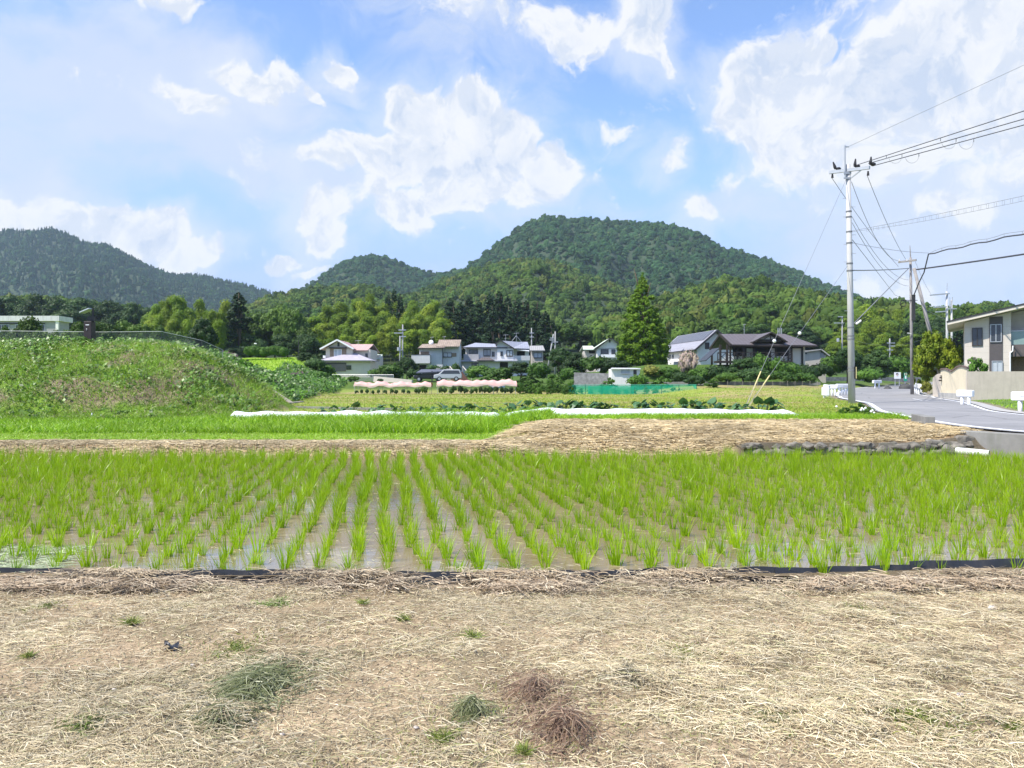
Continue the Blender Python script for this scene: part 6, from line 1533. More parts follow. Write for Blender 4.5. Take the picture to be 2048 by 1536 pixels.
TARO = [taro_mesh(s_) for s_ in range(830, 835)]
rng = np.random.default_rng(840)
for i in range(92):
    u_ = i/91; px = 650+(1545-650)*u_+rng.normal()*6; D_ = 31.6-3.2*(px-640)/900
    if px < 790 and rng.random() < .45: continue
    o = thing('taro_plant', 'broad leaved taro plant behind the white row cover', 'taro plant', (gx(px, D_), D_, gh1(gx(px, D_), D_)), 'row of taro plants', rng.random()*6.28)
    s_ = .75+.5*rng.random()
    if px > 1515: s_ = 1.3
    o.scale = (s_, s_, s_); a_, b_ = TARO[rng.integers(0, 5)]; link_mesh('leaves', a_, o); link_mesh('stem', b_, o)
M_SHADE = plain('shelter_pink', (.64, .39, .345), .7, .08, 1.2); M_SHADE2 = plain('shelter_fringe', (.70, .54, .47), .7, .08, 2)
def shelter(px0, px1, D_, pyt, pyb, label, seed, tilt):
    x0, x1 = gx(px0, D_), gx(px1, D_); zt = gz(pyt, D_); zb = gz(pyb, D_); o = thing('rain_shelter', label, 'rain shelter', ((x0+x1)/2, D_, gh1((x0+x1)/2, D_)), 'pink plastic rain shelters over vegetables')
    def fn(u_, v_):
        x = x0+(x1-x0)*u_; w_2 = abs(math.sin(u_*9.5+seed))*.14+.05*math.sin(u_*31+seed); a_ = math.pi*v_
        return (x+.05*math.sin(v_*9+u_*20), D_+.75-.95*math.cos(a_), zb+.06*math.sin(u_*23)+(zt-zb-w_2*.6+tilt*u_)*math.sin(a_)**.55-.05*math.sin(a_)*math.sin(u_*60))
    MB().sheet(fn, 70, 8).build('cover', M_SHADE, o, smooth=True)
    def fr(u_, v_):
        x = x0+(x1-x0)*u_; return (x, D_-.23-.02*math.sin(u_*40), zb+.08+.10*abs(math.sin(u_*9.5+seed+.8))-(.10+.10*abs(math.sin(u_*17+seed)))*v_+.06*math.sin(u_*23))
    MB().sheet(fr, 70, 3).build('fringe', M_SHADE2, o)
    m = MB(); n = int((x1-x0)/1.15)
    for i in range(n+1):
        for yy in (D_-.1, D_+1.6): x = x0+.1+(x1-x0-.2)*i/n; m.tube([(x, yy, gh1(x, yy)-.2), (x, yy, zb+.35)], .022, 5)
    m.build('post', M_METALG, o)
    m = MB(); m.tube([(x0, D_-.12, zb-.05), (x1, D_-.12, zb-.05)], .02, 5); m.tube([(x0, D_-.12, gz(778, D_)), (x1, D_-.12, gz(778, D_))], .012, 4); m.build('rail', M_METALG, o)
    return o
shelter(708, 862, 78, 763, 773, 'longer flatter pink rain shelter over a sparse vegetable row', 0.3, -.05)
shelter(873, 1033, 77, 760.5, 772, 'higher pink rain shelter with dense plants under it', 1.7, .10)
for px, D_, py in ((873, 76.6, 769),): tag(MB().tube([at(px, py, D_), (gx(886, 76), 76, gh1(gx(886, 76), 76))], .03, 5).build('prop_stick', M_CULM), 'slanting bamboo stick propping the higher pink shelter', 'stick')
tag(MB().sheet(lambda u_, v_: (gx(978+32*u_, 79.5), 79.5+.1*math.sin(u_*9), gz(770+6*v_+1.5*math.sin(u_*5), 79.5)), 12, 4).build('plastic_sheet', plain('sheet_blue', (.16, .36, .60), .4, .1)), 'pale blue plastic sheet hanging under the pink shelter', 'sheet')
# green net pen
def net_mat(name, col, a):
    m, nt, out = new_mat(name); d = N(nt, 'ShaderNodeBsdfDiffuse', {'Color': c4(col)}); tr = N(nt, 'ShaderNodeBsdfTranslucent', {'Color': c4(col)})
    mx = N(nt, 'ShaderNodeMixShader', {0: .4, 1: d.outputs[0], 2: tr.outputs[0]}); t_ = N(nt, 'ShaderNodeBsdfTransparent')
    m2 = N(nt, 'ShaderNodeMixShader', {0: a, 1: t_.outputs[0], 2: mx.outputs[0]}); nt.links.new(m2.outputs[0], out.inputs[0]); return m
M_NET = net_mat('net_green', (.04, .58, .36), .40); M_NET2 = net_mat('net_green_double', (.03, .52, .33), .64)
o = thing('net_fence', 'green net fence around a vegetable plot', 'fence', (gx(1265, 76), 76, gh1(gx(1265, 76), 76)))
def net(px0, px1, D0, D1, t0, t1, mat, d=0.0):
    m = MB(); m.sheet(lambda u_, v_: (gx(px0+(px1-px0)*u_, D0+(D1-D0)*u_), D0+(D1-D0)*u_+d, gz(t0+(t1-t0)*u_+.9*abs(math.sin(u_*12))*(1-v_), D0)*(1-v_)+v_*(gh1(gx(px0+(px1-px0)*u_, D0), D0)+.02)), 40, 3); return m.build('net', mat, o)
net(1138, 1393, 76, 76, 770, 769, M_NET); net(1176, 1268, 76, 76, 772, 772, M_NET2, -.03); net(1138, 1146, 76, 82, 770, 769.5, M_NET); net(1393, 1386, 76, 82, 769, 769.5, M_NET2); net(1146, 1386, 82, 82, 770, 770, M_NET)
m = MB()
for px in (1138, 1171, 1203, 1230, 1262, 1290, 1323, 1358, 1393): x = gx(px, 76); m.tube([(x, 76.02, gh1(x, 76)-.2), (x, 76.02, gz(768.5, 76))], .03, 6)
m.build('post', plain('post_green', (.02, .10, .08), .6), o)
m = MB(); m.tube([at(1138, 770, 75.98), at(1393, 769, 75.98)], .018, 5); m.build('rail', plain('net_rope', (.10, .42, .32), .6), o)

# ------------------------------------------------------------------ fences and walls in the middle distance
def mesh_fence(label, pts, hgt, step, mat=M_METALG, rr=.025, alpha=.25, name='wire_fence', toprail=True, meshcol=(.35, .38, .38)):
    P = [Vector((x, y, gh1(x, y))) for x, y in pts]; o = thing(name, label, 'fence', P[0]); m = MB(); pan = MB(); rl = MB()
    for a, b_ in zip(P[:-1], P[1:]):
        n = max(1, int((b_-a).length/step))
        for i in range(n+1):
            q = a.lerp(b_, i/n); q.z = gh1(q.x, q.y); m.tube([q-Vector((0, 0, .3)), q+Vector((0, 0, hgt))], rr, 6)
        for i in range(n):
            p_, q = a.lerp(b_, i/n), a.lerp(b_, (i+1)/n); p_.z, q.z = gh1(p_.x, p_.y), gh1(q.x, q.y); up = Vector((0, 0, hgt-.04)); dn = Vector((0, 0, .03))
            pan.add([p_+dn, q+dn, q+up, p_+up], [(0, 1, 2, 3)]); rl.tube([p_+Vector((0, 0, hgt)), q+Vector((0, 0, hgt))], rr*.9, 5)
    m.build('post', mat, o); pan.build('mesh_panel', net_mat(name+'_mesh', meshcol, alpha), o)
    if toprail: rl.build('rail', mat, o)
    return o
mesh_fence('wire mesh fence with a pale top rail along the crest of the mound', [(-40, 37.5), (-24.2, 37.4), (-20.2, 37.4), (-17.2, 37.5), (-15.4, 38.0), (-14.6, 38.6)], .72, 2.1, plain('fence_rail_pale', (.27, .32, .30), .5, .05), .015, .12)
mesh_fence('low grey wire fence in front of the cream gabled house', [(gx(636, 112), 112), (gx(705, 111), 111), (gx(787, 109), 109)], 1.0, 2.4, M_METALG, .03, .45, meshcol=(.32, .34, .37))
mesh_fence('rusty thin wire fence below the dark shrubs of the timber house', [(gx(1455, 79), 79), (gx(1635, 79.5), 79.5)], .72, .75, plain('fence_rusty', (.30, .27, .22), .8, .2), .018, .12, toprail=False)
def low_wall(label, pts, hgt, mat, th=.3, name='wall'):
    m = MB()
    for (x0, y0, z0), (x1, y1, z1) in zip(pts[:-1], pts[1:]): m.bar((x0, y0, z0-hgt/2+.0), (x1, y1, z1-hgt/2), th, hgt)
    return tag(m.build(name, mat), label, 'wall')
low_wall('beige sloping wall behind the flat pink shelter', [tuple(at(748, 752.5, 108)), tuple(at(824, 760, 104))], 2.2, M_BEIGEW)
low_wall('grey stone wall left of the white prefab shed', [tuple(at(1148, 745, 92)), tuple(at(1226, 747, 91))], 2.4, M_STONEW)
low_wall('long low concrete wall under the shrubs by the green net', [tuple(at(1262, 764.5, 86)), tuple(at(1412, 763, 85)), tuple(at(1640, 764, 84))], 1.6, M_CONCD)
low_wall('grey stone wall along the far side of the road bend', [tuple(at(1640, 754, 112)), tuple(at(1840, 754.5, 118))], 2.6, M_STONEW)
low_wall('rough dark wall of boulders behind the carport', [tuple(at(872, 736, 122)), tuple(at(916, 738, 120))], 4.0, M_STONEW)
low_wall('dark ditch board at the foot of the mound', [tuple(at(575, 812, 37)), tuple(at(800, 816.5, 34))], .25, M_CONCD, .2, 'ditch_board')
for a_, lab in ((((545, 800, 38), (583, 813, 36.6)), 'pale weathered plank lying at the foot of the mound'), (((580, 812, 36.8), (605, 803, 37.4)), 'short weathered plank crossing the ditch')):
    p_, q = at(*a_[0]), at(*a_[1]); p_.z = max(p_.z, gh1(p_.x, p_.y)+.06); q.z = max(q.z, gh1(q.x, q.y)+.06); tag(MB().bar(p_, q, .22, .05).build('plank', plain('plank_grey', (.30, .27, .22), .9, .2, 3)), lab, 'plank')
# stairs to the upper house
o = thing('garden_stairs', 'brown brick stairs with pale handrails climbing to the white hipped roof house', 'stairs', (gx(925, 112), 112, gh1(gx(925, 112), 112)))
m = MB(); S0, S1 = at(929, 764, 112), at(912, 742, 118)
for i in range(12):
    k = i/12; c_ = S0.lerp(S1, k); m.box(c_.x-.9, c_.x+.9, c_.y, c_.y+.52, c_.z-1.6, c_.z)
m.build('step', plain('stair_brick', (.16, .085, .06), .85, .2), o)
for dx_ in (-1.0, 1.0): m = MB(); m.bar(S0+Vector((dx_, 0, .75)), S1+Vector((dx_, .5, .75)), .09, .09); m.bar(S0+Vector((dx_, 0, -.1)), S0+Vector((dx_, 0, .75)), .08, .08); m.bar(S1+Vector((dx_, .5, -.1)), S1+Vector((dx_, .5, .75)), .08, .08); m.build('handrail', plain('handrail_pale', (.55, .50, .42), .5), o)
# carport and cars
o = thing('carport', 'dark flat roofed carport over two parked cars', 'carport', (gx(868, 108), 108, gh1(gx(868, 108), 108)))
MB().slab([at(832, 745, 106), at(900, 741.5, 106), at(896, 739, 112), at(843, 738.5, 112)], .14).build('roof', plain('carport_roof', (.075, .08, .115), .35, .1), o)
m = MB()
for px, D_ in ((864, 106.3), (840, 111), (892, 111)): x = gx(px, D_); m.box(x-.07, x+.07, D_-.07, D_+.07, gh1(x, D_)-.2, gz(742, D_))
m.build('post', M_TRIMD, o)
def car(label, cx_, D_, paint, L=4.1, hh=1.55, van=False, rz=0.0, zoff=0.0):
    z0 = gh1(cx_, D_)+zoff; o = thing('parked_car', label, 'car', (cx_, D_, z0), None, rz); W = .82
    prof = [(-L/2, .35), (-L/2, .78), (-L/2+.95, .95), (-L/2+(1.25 if van else 1.6), hh-.02), (L/2-.9, hh), (L/2-.2, .98), (L/2, .9), (L/2, .35)] if not van else [(-L/2, .35), (-L/2, .85), (-L/2+.7, 1.0), (-L/2+1.35, hh), (L/2-.3, hh), (L/2-.05, 1.0), (L/2, .9), (L/2, .35)]
    MB().prism(prof, -W, W).build('body', paint, o, local=True, bevel=.09)
    wn = MB(); k = prof; lo, hi = 1.0, hh-.12; x0a = -L/2+(1.0 if not van else .95); x0b = -L/2+(1.6 if not van else 1.42); x1b = L/2-(.95 if not van else .45); x1a = L/2-(.42 if not van else .25)
    wn.prism([(x0a, lo), (x0b, hi), (x1b, hi), (x1a, lo)], -W-.012, W+.012); wn.build('window', M_GLASS, o, local=True)
    for wx in (-L/2+.78, L/2-.78):
        for sy in (-1, 1): w_o = MB().tube([(wx, sy*(W-.12), .32), (wx, sy*(W+.02), .32)], .32, 16).build('wheel', M_BLACK, o, local=True); MB().tube([(wx, sy*(W+.021), .32), (wx, sy*(W+.035), .32)], .19, 12).build('rim', M_METALG, w_o, local=True)
    for sy in (-1, 1): MB().ball((-L/2+.08, sy*.6, .75), .12, 6, .7, 1.4, .7).build('headlight', plain('lamp_clear', (.7, .72, .75), .1), o, local=True)
    return o
car('dark low car parked under the carport', gx(858, 107.3), 107.3, plain('paint_black', (.02, .02, .023), .15, .05, spec=.8), 4.2, 1.35, False, 0.0, .1)
car('silver wagon parked beside the dark car', gx(896, 106.8), 106.8, plain('paint_silver', (.45, .47, .49), .25, .05, spec=.8), 3.9, 1.6, True, .05, .15)

# lamp pillar on the mound, signs, stakes
D_ = 36.8; x = gx(179, D_); zg = gh1(x, D_)
o = thing('lamp_pillar', 'dark brown information pillar with lamp arm on top of the mound', 'pillar', (x, D_, zg))
MB().box(gx(172, D_), gx(187, D_), D_-.2, D_+.2, zg-.3, gz(643, D_)).build('pillar_body', plain('pillar_brown', (.035, .024, .024), .5, .1), o, bevel=.02)
m = MB(); xq = gx(185, D_); m.tube([(xq, D_+.05, gz(645, D_)), (xq, D_+.05, gz(617, D_))], .06, 6); m.box(gx(176, D_), gx(190, D_), D_-.08, D_+.1, gz(641.5, D_), gz(633, D_)); m.build('pole', M_TRIMD, o)
MB().bar(at(164, 625.5, D_), at(183, 617.5, D_), .5, .05).build('solar_panel', plain('solar_pale', (.52, .55, .57), .3), o)
m = MB(); yq = D_-.206; m.box(gx(176, D_), gx(183, D_), yq-.004, yq, gz(651.2, D_), gz(649.4, D_)); m.bar((gx(178, D_), yq-.003, gz(661.5, D_)), (gx(178, D_), yq-.003, gz(658, D_)), .005, .035); m.add([(gx(176.6, D_), yq-.003, gz(659, D_)), (gx(179.4, D_), yq-.003, gz(659, D_)), (gx(178, D_), yq-.003, gz(657, D_))], [(0, 1, 2)]); m.build('sign_mark', M_TRIMW, o)
for px, lab in ((184, 'white plastic bag on a stake at the foot of the mound, the taller of two'), (202, 'smaller white plastic bag on a stake at the foot of the mound')):
    D_ = 29.5; x = gx(px, D_); z = gh1(x, D_); m = MB(); hh = .2 if px < 190 else .16
    m.tube([(x, D_, z-.02), (x+.01, D_, z+hh*.4), (x-.01, D_, z+hh*.75), (x, D_, z+hh*1.25)], [.085, .075, .04, .015], 8); tag(m.build('bag_stake', M_TRIMW), lab, 'stake')
def sign(label, px0, px1, t, u, D_, mat, marks):
    x0, x1 = gx(px0, D_), gx(px1, D_); zg = gh1((x0+x1)/2, D_); o = thing('sign_board', label, 'sign', ((x0+x1)/2, D_, zg))
    MB().box(x0, x1, D_-.03, D_+.03, gz(u, D_), gz(t, D_)).build('board', mat, o); MB().box(x0+.1, x0+.18, D_+.035, D_+.1, zg-.3, gz(t, D_)-.1).box(x1-.18, x1-.1, D_+.035, D_+.1, zg-.3, gz(t, D_)-.1).build('post', M_METALG, o)
    for nm, (a, b_, c_, d_), mt in marks: MB().box(gx(a, D_), gx(b_, D_), D_-.04, D_-.031, gz(d_, D_), gz(c_, D_)).build(nm, mt, o)
    return o
M_SGREEN = plain('sign_green', (.02, .30, .20), .5, .05)
o = sign('white poster board with a small dark portrait by the road bend', 1788.5, 1801.5, 744.5, 757.5, 92, M_TRIMW, [])
m = MB(); m.ball((gx(1794, 92), 91.955, gz(748.3, 92)), .16, 8, 1, .05, .8); m.build('portrait_hair', M_TRIMD, o); MB().ball((gx(1794, 92), 91.95, gz(750.3, 92)), .12, 8, 1, .05, 1).build('portrait_face', plain('poster_skin', (.62, .48, .42), .7), o)
sign('narrow green and white sign beside the poster board', 1808, 1814, 745.5, 762, 90, M_SGREEN, [('lettering', (1808.6, 1813.4, 746.3, 750.6), plain('sign_cream', (.72, .72, .55), .5)), ('mark', (1809.8, 1812.6, 747, 749.8), M_SGREEN), ('lettering', (1809.6, 1812.4, 752, 757.5), M_TRIMW)])
rng = np.random.default_rng(850)
for px, py, w_p, hh, lab in ((1812, 766, 27, 7, 'dark rounded boulder at the outside of the road bend'), (1775, 767.5, 16, 3.5, 'low dark rock beside the lone rail piece')):
    D_ = 87.0; x = gx(px, D_); r = w_p*D_/F/2; p = MB(); p.ball((x, D_, gh1(x, D_)), r, 9, 1, .8, hh*D_/F/r*1.6)
    p.v = [tuple(np.array(v)+rng.normal(size=3)*r*.05) for v in p.v]; tag(p.build('boulder', plain('rock_dark', (.06, .06, .058), .8, .4, 2, bump=.4), smooth=True), lab, 'boulder')
# ------------------------------------------------------------------ trees and shrubs, each one a thing
rng = np.random.default_rng(900)
plant('redwood', 1285, 545, 106, 101, 'tall pointed dawn redwood standing alone between the houses')
plant('evergreen', 404, 637, 100, 72, 'round dark green tree behind the right end of the mound')
plant('cedar', 477, 584, 165, 84, 'dark cedar rising above the trees left of the clipped hedge')
plant('pinkshrub', 1378, 700, 89.5, 42, 'small tree with pale pink blossom before the solar roof house')
for px, t, w in ((900, 596, 52), (922, 604, 46), (938, 590, 50), (958, 600, 44), (978, 588, 52), (998, 582, 50), (1015, 592, 46), (1034, 596, 44), (1052, 600, 46), (1072, 610, 44), (1090, 622, 46), (1104, 640, 38), (912, 618, 46), (948, 616, 46), (985, 610, 46), (1022, 615, 46), (1060, 628, 46), (788, 577, 34), (800, 588, 30), (775, 590, 30)):
    D_ = 192+rng.random()*16-(10 if t > 608 else 0); plant('cedar', px, t, D_, w*1.15, 'dark cedar in the grove behind the white hipped roof house' if px > 850 else 'dark cedar standing above the bamboo behind the utility pole', 'cedars of the dark grove' if px > 850 else 'cedars above the bamboo')
def row(kind, spots, D0, D1, label, group, wj=.15):
    for px, t, w in spots: plant(kind, px+rng.normal()*2, t+rng.normal()*2, D0+(D1-D0)*rng.random(), w*(1+rng.normal()*wj), label, group)
# bamboo groves
def grove(x0, x1, ytop, ybot, nrow, step, D0, D1, w, label, group):
    for r in range(nrow):
        k = r/max(1, nrow-1); D_ = D1+(D0-D1)*k
        for px in np.arange(x0, x1, step):
            p = px+(step*.5 if r % 2 else 0)+rng.normal()*step*.22; top = np.interp(p, [q[0] for q in ytop], [q[1] for q in ytop]); bot = np.interp(p, [q[0] for q in ybot], [q[1] for q in ybot])
            plant('bamboo', p, top+(bot-top)*k+rng.normal()*3.5, D_+rng.normal()*1.5, w*(.85+.3*rng.random()), label, group)
grove(285, 448, [(285, 622), (330, 606), (360, 600), (400, 604), (448, 616)], [(285, 655), (350, 640), (448, 650)], 3, 17, 150, 172, 30, 'yellow green bamboo plume in the bright grove behind the mound', 'bamboo of the bright grove behind the mound')
grove(600, 890, [(600, 645), (640, 625), (690, 612), (727, 592), (760, 615), (800, 612), (830, 602), (870, 606), (890, 625)], [(600, 690), (700, 672), (800, 665), (890, 660)], 5, 19, 158, 205, 33, 'green bamboo plume in the grove behind the cream and brown roofed houses', 'bamboo of the grove behind the houses')
grove(1655, 1835, [(1655, 668), (1700, 640), (1745, 612), (1790, 622), (1835, 650)], [(1655, 706), (1740, 690), (1835, 700)], 4, 20, 165, 215, 34, 'yellow green bamboo plume on the slope behind the tall pole', 'bamboo on the slope behind the tall pole')
# broadleaf belt
row('broad', [(455, 640, 60), (510, 612, 70), (548, 607, 66), (585, 606, 62), (530, 640, 70), (575, 640, 64), (612, 650, 50), (498, 655, 60), (470, 655, 46)], 165, 182, 'mixed green tree in the belt behind the clipped hedge', 'trees behind the clipped hedge')
row('evergreen', [(620, 668, 50), (562, 668, 56), (520, 672, 50), (650, 690, 46), (632, 705, 44), (470, 690, 50)], 150, 160, 'dark tree at the wood edge behind the clipped hedge', 'dark trees at the wood edge')
row('evergreen', [(20, 582, 80), (75, 588, 70), (120, 585, 78), (170, 592, 66), (222, 598, 70), (262, 606, 60), (-30, 580, 80), (300, 612, 56), (50, 600, 70), (145, 606, 66), (240, 622, 60)], 225, 250, 'dark evergreen tree of the belt behind the school', 'dark trees behind the school')
row('broad', [(210, 632, 60), (255, 640, 60), (190, 650, 50), (285, 645, 56), (232, 655, 50), (318, 650, 50), (345, 655, 50), (150, 640, 40), (300, 668, 46), (262, 668, 46)], 88, 110, 'olive green tree behind the fence on the mound', 'trees behind the mound fence')
row('broad', [(6, 640, 40), (54, 632, 54), (76, 650, 48), (104, 658, 46), (30, 652, 46), (140, 655, 46)], 70, 80, 'young loose tree in front of the school building', 'young trees before the school')
row('broad', [(1120, 640, 60), (1160, 650, 60), (1200, 652, 60), (1235, 655, 56), (1330, 648, 60), (1370, 645, 66), (1420, 638, 62), (1465, 640, 66), (1510, 645, 60), (1555, 648, 60), (1600, 652, 62), (1640, 650, 60), (1140, 668, 50), (1345, 668, 54)], 205, 240, 'broadleaf tree at the foot of the wooded spur', 'trees at the foot of the spur')
row('evergreen', [(1605, 665, 52), (1660, 690, 44), (1590, 640, 56), (1450, 655, 56), (1500, 655, 50), (1845, 640, 50), (1870, 652, 50), (1910, 640, 60), (1945, 632, 60), (1880, 625, 60), (1830, 628, 60), (1985, 630, 60), (2030, 640, 60)], 180, 210, 'dark evergreen tree at the foot of the wooded spur', 'evergreens at the foot of the spur')
# by the road
plant('evergreen', 1695, 690, 97, 62, 'dark green tree behind the tall utility pole'); plant('evergreen', 1752, 700, 100, 64, 'dark bushy tree left of the poster board'); plant('shrub', 1790, 712, 104, 66, 'green bushy tree behind the poster board'); plant('shrub', 1665, 712, 99, 60, 'green bush between the beige shed and the tall pole')
plant('shrub', 1735, 732, 96, 70, 'low green bush over the stone wall by the road bend'); plant('darkshrub', 1640, 728, 93, 60, 'dark bush below the beige shed'); plant('darkshrub', 1815, 722, 110, 60, 'dark bush behind the narrow green sign')
plant('olive', 1866, 653, 67, 80, 'big olive yellow bush beside the wavy garden wall', var=0); plant('olive', 1900, 664, 66, 58, 'shoulder of olive yellow foliage above the wavy wall', var=1); plant('olive', 1846, 695, 68, 50, 'smaller olive bush leaning over the white rail', var=2); plant('yellowshrub', 1852, 762, 66, 26, 'tiny olive bush at the foot of the big olive bush', var=3)
plant('loose', 1952, 712, 56, 62, 'wispy green shrub rising behind the long beige wall'); 
# gardens of the houses
for kind, px, t, D_, w, lab in (
    ('shrub', 780, 727, 112, 66, 'wide green garden bush beside the fenced wall'), ('shrub', 752, 738, 113, 40, 'olive bush in front of the cream gabled house'), ('evergreen', 815, 712, 116, 46, 'green garden tree beneath the crossarm utility pole'), ('loose', 790, 722, 117, 40, 'leafy bush under the utility pole'), ('darkshrub', 826, 735, 110, 30, 'dark bush at the carport corner'),
    ('darkshrub', 866, 729, 124, 46, 'dark clipped bush under the balcony of the brown roofed house'), ('darkshrub', 893, 731, 122, 36, 'dark pine like shrub at the stairs'), ('darkshrub', 912, 726, 119, 22, 'small dark conifer by the stairs'),
    ('shrub', 962, 730, 106, 66, 'green bush in front of the white hipped roof house'), ('shrub', 1000, 733, 104, 60, 'olive green bush behind the higher pink shelter'), ('loose', 990, 742, 98, 64, 'sprawling bush behind the plastic sheet'), ('evergreen', 1042, 722, 104, 56, 'full green tree in front of the hipped roof house balcony'), ('shrub', 1078, 722, 102, 60, 'bright green bush right of the balcony tree'), ('loose', 1060, 742, 94, 60, 'tall weedy bush behind the shelter end'),
    ('evergreen', 1118, 690, 124, 64, 'round dark tree between the cedar grove and the white gable house'), ('evergreen', 1150, 706, 112, 66, 'dark green bush below the white gable house'), ('shrub', 1190, 712, 104, 70, 'light green rounded bush under the white gable house'), ('darkshrub', 1230, 716, 102, 60, 'dark bush at the foot of the redwood'), ('shrub', 1140, 735, 96, 60, 'green bush over the grey stone wall'), ('loose', 1108, 748, 88, 50, 'leafy weeds left of the grey stone wall'),
    ('loose', 1218, 752, 84, 40, 'pale green weeds before the white shed'), ('shrub', 1275, 747, 85, 46, 'green bush hiding the shed corner'), ('yellowshrub', 1300, 730, 92, 60, 'yellowish bush right of the white shed'), ('shrub', 1335, 733, 91, 60, 'reddish green bush under the white solar house'), ('darkshrub', 1362, 742, 88, 50, 'dark bush below the pink blossom tree'), ('shrub', 1400, 735, 88, 54, 'round green bush below the blossom tree'), ('darkshrub', 1430, 731, 88, 60, 'dark bush under the timber verandah end'),
    ('evergreen', 1485, 712, 86, 62, 'dense dark green bush in front of the timber house door'), ('shrub', 1518, 707, 87, 50, 'leafy green bush before the verandah rail'), ('shrub', 1552, 712, 87, 46, 'olive bush before the verandah corner'), ('darkshrub', 1510, 735, 84, 70, 'low dark shrub mass above the thin wire fence'), ('shrub', 1580, 722, 88, 60, 'bright green bush at the cream wall of the timber house'), ('darkshrub', 1612, 726, 88, 60, 'dark green bush left of the beige shed'), ('shrub', 1560, 742, 83, 60, 'mid green weeds above the thin wire fence'), ('shrub', 1605, 745, 83, 56, 'green bush at the end of the thin wire fence'), ('shrub', 1455, 742, 84, 50, 'small round bush at the start of the thin wire fence'), ('loose', 1425, 757, 80, 40, 'yellow green weeds right of the green net'), ('loose', 1320, 750, 84, 60, 'weedy green clump behind the green net'), ('darkshrub', 1390, 750, 83, 50, 'dark clump behind the green net end'),
    ('shrub', 672, 748, 106, 22, 'clipped box shaped bush below the taupe shutters'), ('shrub', 708, 752, 100, 26, 'pale rounded bush at the grey fence'), ('darkshrub', 761, 757, 98, 14, 'tiny dark bush above the flat shelter'), ('shrub', 600, 727, 118, 44, 'green bush under the wood edge by the arched shelter'), ('yellowshrub', 617, 733, 114, 26, 'yellow green bush by the arched shelter'), ('darkshrub', 598, 712, 124, 40, 'dark bush at the end of the terrace'),
    ('darkshrub', 632, 712, 98, 46, 'dark bush at the right end of the bright terrace'), ('shrub', 652, 728, 100, 40, 'green bush between the terrace and the arched shelter'), ('evergreen', 612, 703, 112, 40, 'dark tree behind the right end of the terrace'), ('shrub', 640, 742, 94, 40, 'low green bush below the arched shelter'),
    ('shrub', 60, 784, 31.5, 44, 'lone green bush low on the mound'), ('shrub', 183, 738, 33.5, 32, 'round green bush halfway up the mound'), ('shrub', 200, 778, 31.6, 36, 'leafy green bush under the round one on the mound'), ('loose', 245, 820, 30.2, 50, 'pale grassy bush at the foot of the mound'), ('darkshrub', 30, 818, 30.5, 70, 'dark weedy bush at the left foot of the mound'), ('shrub', 165, 672, 36.6, 40, 'weedy bush at the foot of the lamp pillar')):
    plant(kind, px, t, D_, w, lab)
# hydrangea line running down from the mound
for px, t, D_, w in ((452, 702, 58, 50), (470, 712, 62, 36), (488, 722, 66, 36), (506, 734, 70, 34), (522, 742, 74, 30), (540, 745, 78, 32), (558, 748, 82, 28), (572, 748, 86, 26), (590, 745, 90, 24), (603, 742, 94, 26), (625, 748, 96, 22)):
    plant('hydrangea', px, t, D_, w, 'purplish hydrangea bush in the line sloping down behind the mound', 'hydrangeas in the sloping line')
# clipped hedge
hb = [((-4+8*i/11, .25*math.sin(i*2.1), .75+.12*math.sin(i)), .95) for i in range(12)]; r_ = np.random.default_rng(910)
hv, hf = clumps_mesh(hb, 900, .16, r_, 1.4, .4, .9, -.5, 0, .05); D_ = 108; hx = gx(533, D_)
hv[:, 0] *= (88*D_/F)/9.8; hv[:, 2] = hv[:, 2]*.82; tag(mesh_np('hedge', hv+np.array([hx, D_, gz(711.5, D_)]), hf, M_SHRUB), 'long clipped green hedge on the bright terrace', 'hedge')
for px, t, b_, D_, lab in ((597, 679, 700, 110, 'thin dark lamp post beside the clipped hedge'),):
    tag(MB().tube([(gx(px, D_), D_, gz(b_+14, D_)), (gx(px, D_), D_, gz(t, D_))], .05, 6).build('lamp_post', M_TRIMD), lab, 'post')
o = thing('street_lamp', 'small street lamp with a white head above the hedge', 'lamp', (gx(507, 112), 112, gz(705, 112))); MB().tube([(gx(507, 112), 112, gz(705, 112)), (gx(507, 112), 112, gz(690, 112)), (gx(509, 112), 112, gz(688, 112))], .05, 6).build('post', M_TRIMD, o); MB().ball((gx(511, 112), 112, gz(687.4, 112)), .16, 6, 1.4, 1, .6).build('lamp_head', M_TRIMW, o)
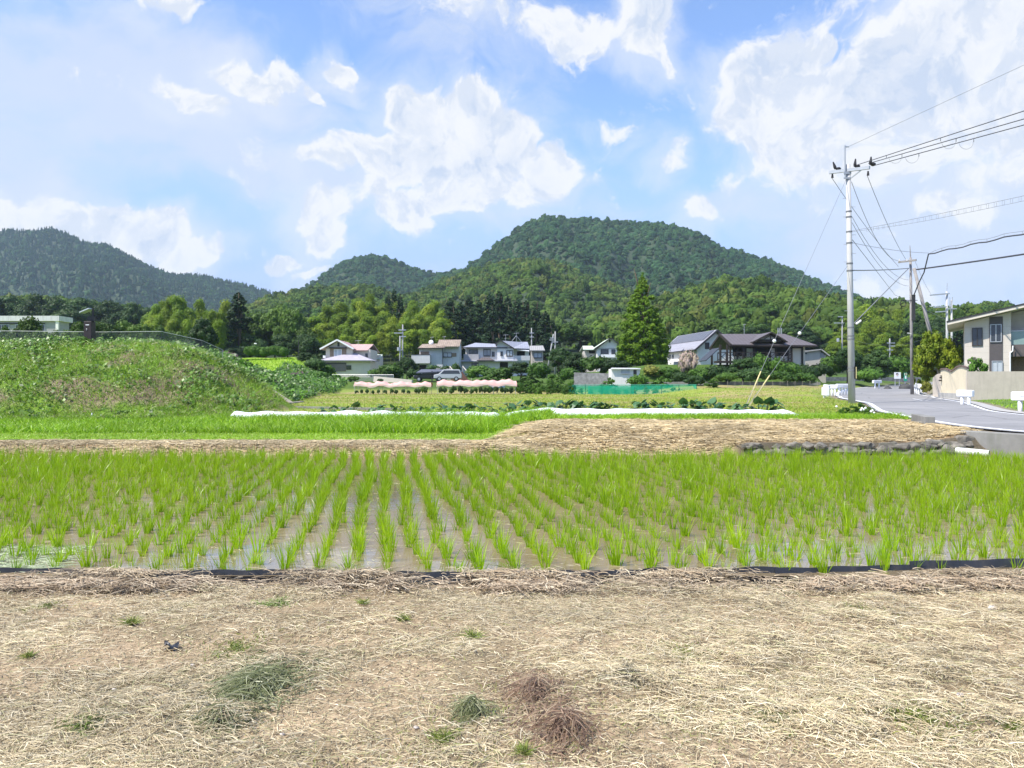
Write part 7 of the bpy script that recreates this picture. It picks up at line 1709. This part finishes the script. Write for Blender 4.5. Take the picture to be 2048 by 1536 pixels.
# vegetable plants under the shelters and round the net
for i in range(13): px = 712+i*11.6+rng.normal()*1.5; plant('darkshrub', px, 778.5+rng.normal()*1.2, 76.6, 7.5+rng.random()*3, 'small dark vegetable plant under the flat pink shelter', 'vegetables under the flat shelter')
plant('shrub', 849, 773, 76.2, 16, 'tall green vegetable bush at the end of the flat pink shelter')
for i in range(15): px = 881+i*10.2+rng.normal()*1.5; plant('darkshrub', px, 773.5+rng.normal()*1.5, 75.8, 10+rng.random()*4, 'tall dark vegetable plant under the higher pink shelter', 'vegetables under the higher shelter')
for i in range(22): px = 1040+i*4.8+rng.normal()*2; plant('loose', px, 768+rng.normal()*5, 76+rng.random()*8, 17+rng.random()*8, 'leafy vegetable plant between the pink shelter and the green net', 'vegetables beside the green net')
for i in range(16): px = 1150+i*15+rng.normal()*4; plant('loose', px, 777+rng.normal()*2, 78.5, 15, 'low green plant inside the green net', 'plants inside the green net')
# leafy weeds at the foot of the tall pole
M_ROADW = M_SHRUB
for px, t, D_, w, lab in ((1720, 802, 29.2, 46, 'big leafy green weed at the field corner beside the tall pole'), (1690, 814, 29.6, 34, 'low leafy weed left of the big weed'), (1738, 812, 28.6, 30, 'small weed at the road edge with white flowers beside it')): plant('loose', px, t, D_, w, lab)
r_ = np.random.default_rng(920); m = MB()
for px, py, D_ in ((1724, 817, 28.0), (1727, 819, 28.0), (1722, 820, 28.0), (1742, 823, 28.2), (1748, 826, 28.1), (1731, 816, 28.2), (1673, 813, 29), (1745, 821, 28.3)): m.ball(at(px, py, D_), .045, 4)
tag(m.build('white_flowers', M_TRIMW), 'cluster of small white flowers by the big leafy weed', 'flowers')
# ------------------------------------------------------------------ air
hz = MB().box(-2700, 2700, -60, 3100, -1.6, 420)
def haze_mat():
    m, nt, out = new_mat('haze_air')
    v = N(nt, 'ShaderNodeVolumePrincipled', {'Color': (.66, .83, 1.0, 1), 'Density': HAZE_D, 'Anisotropy': 0.0})
    nt.links.new(v.outputs[0], out.inputs['Volume']); return m
ho = hz.build('haze', haze_mat()); tag(ho, 'thin summer haze over the whole valley', kind='stuff')
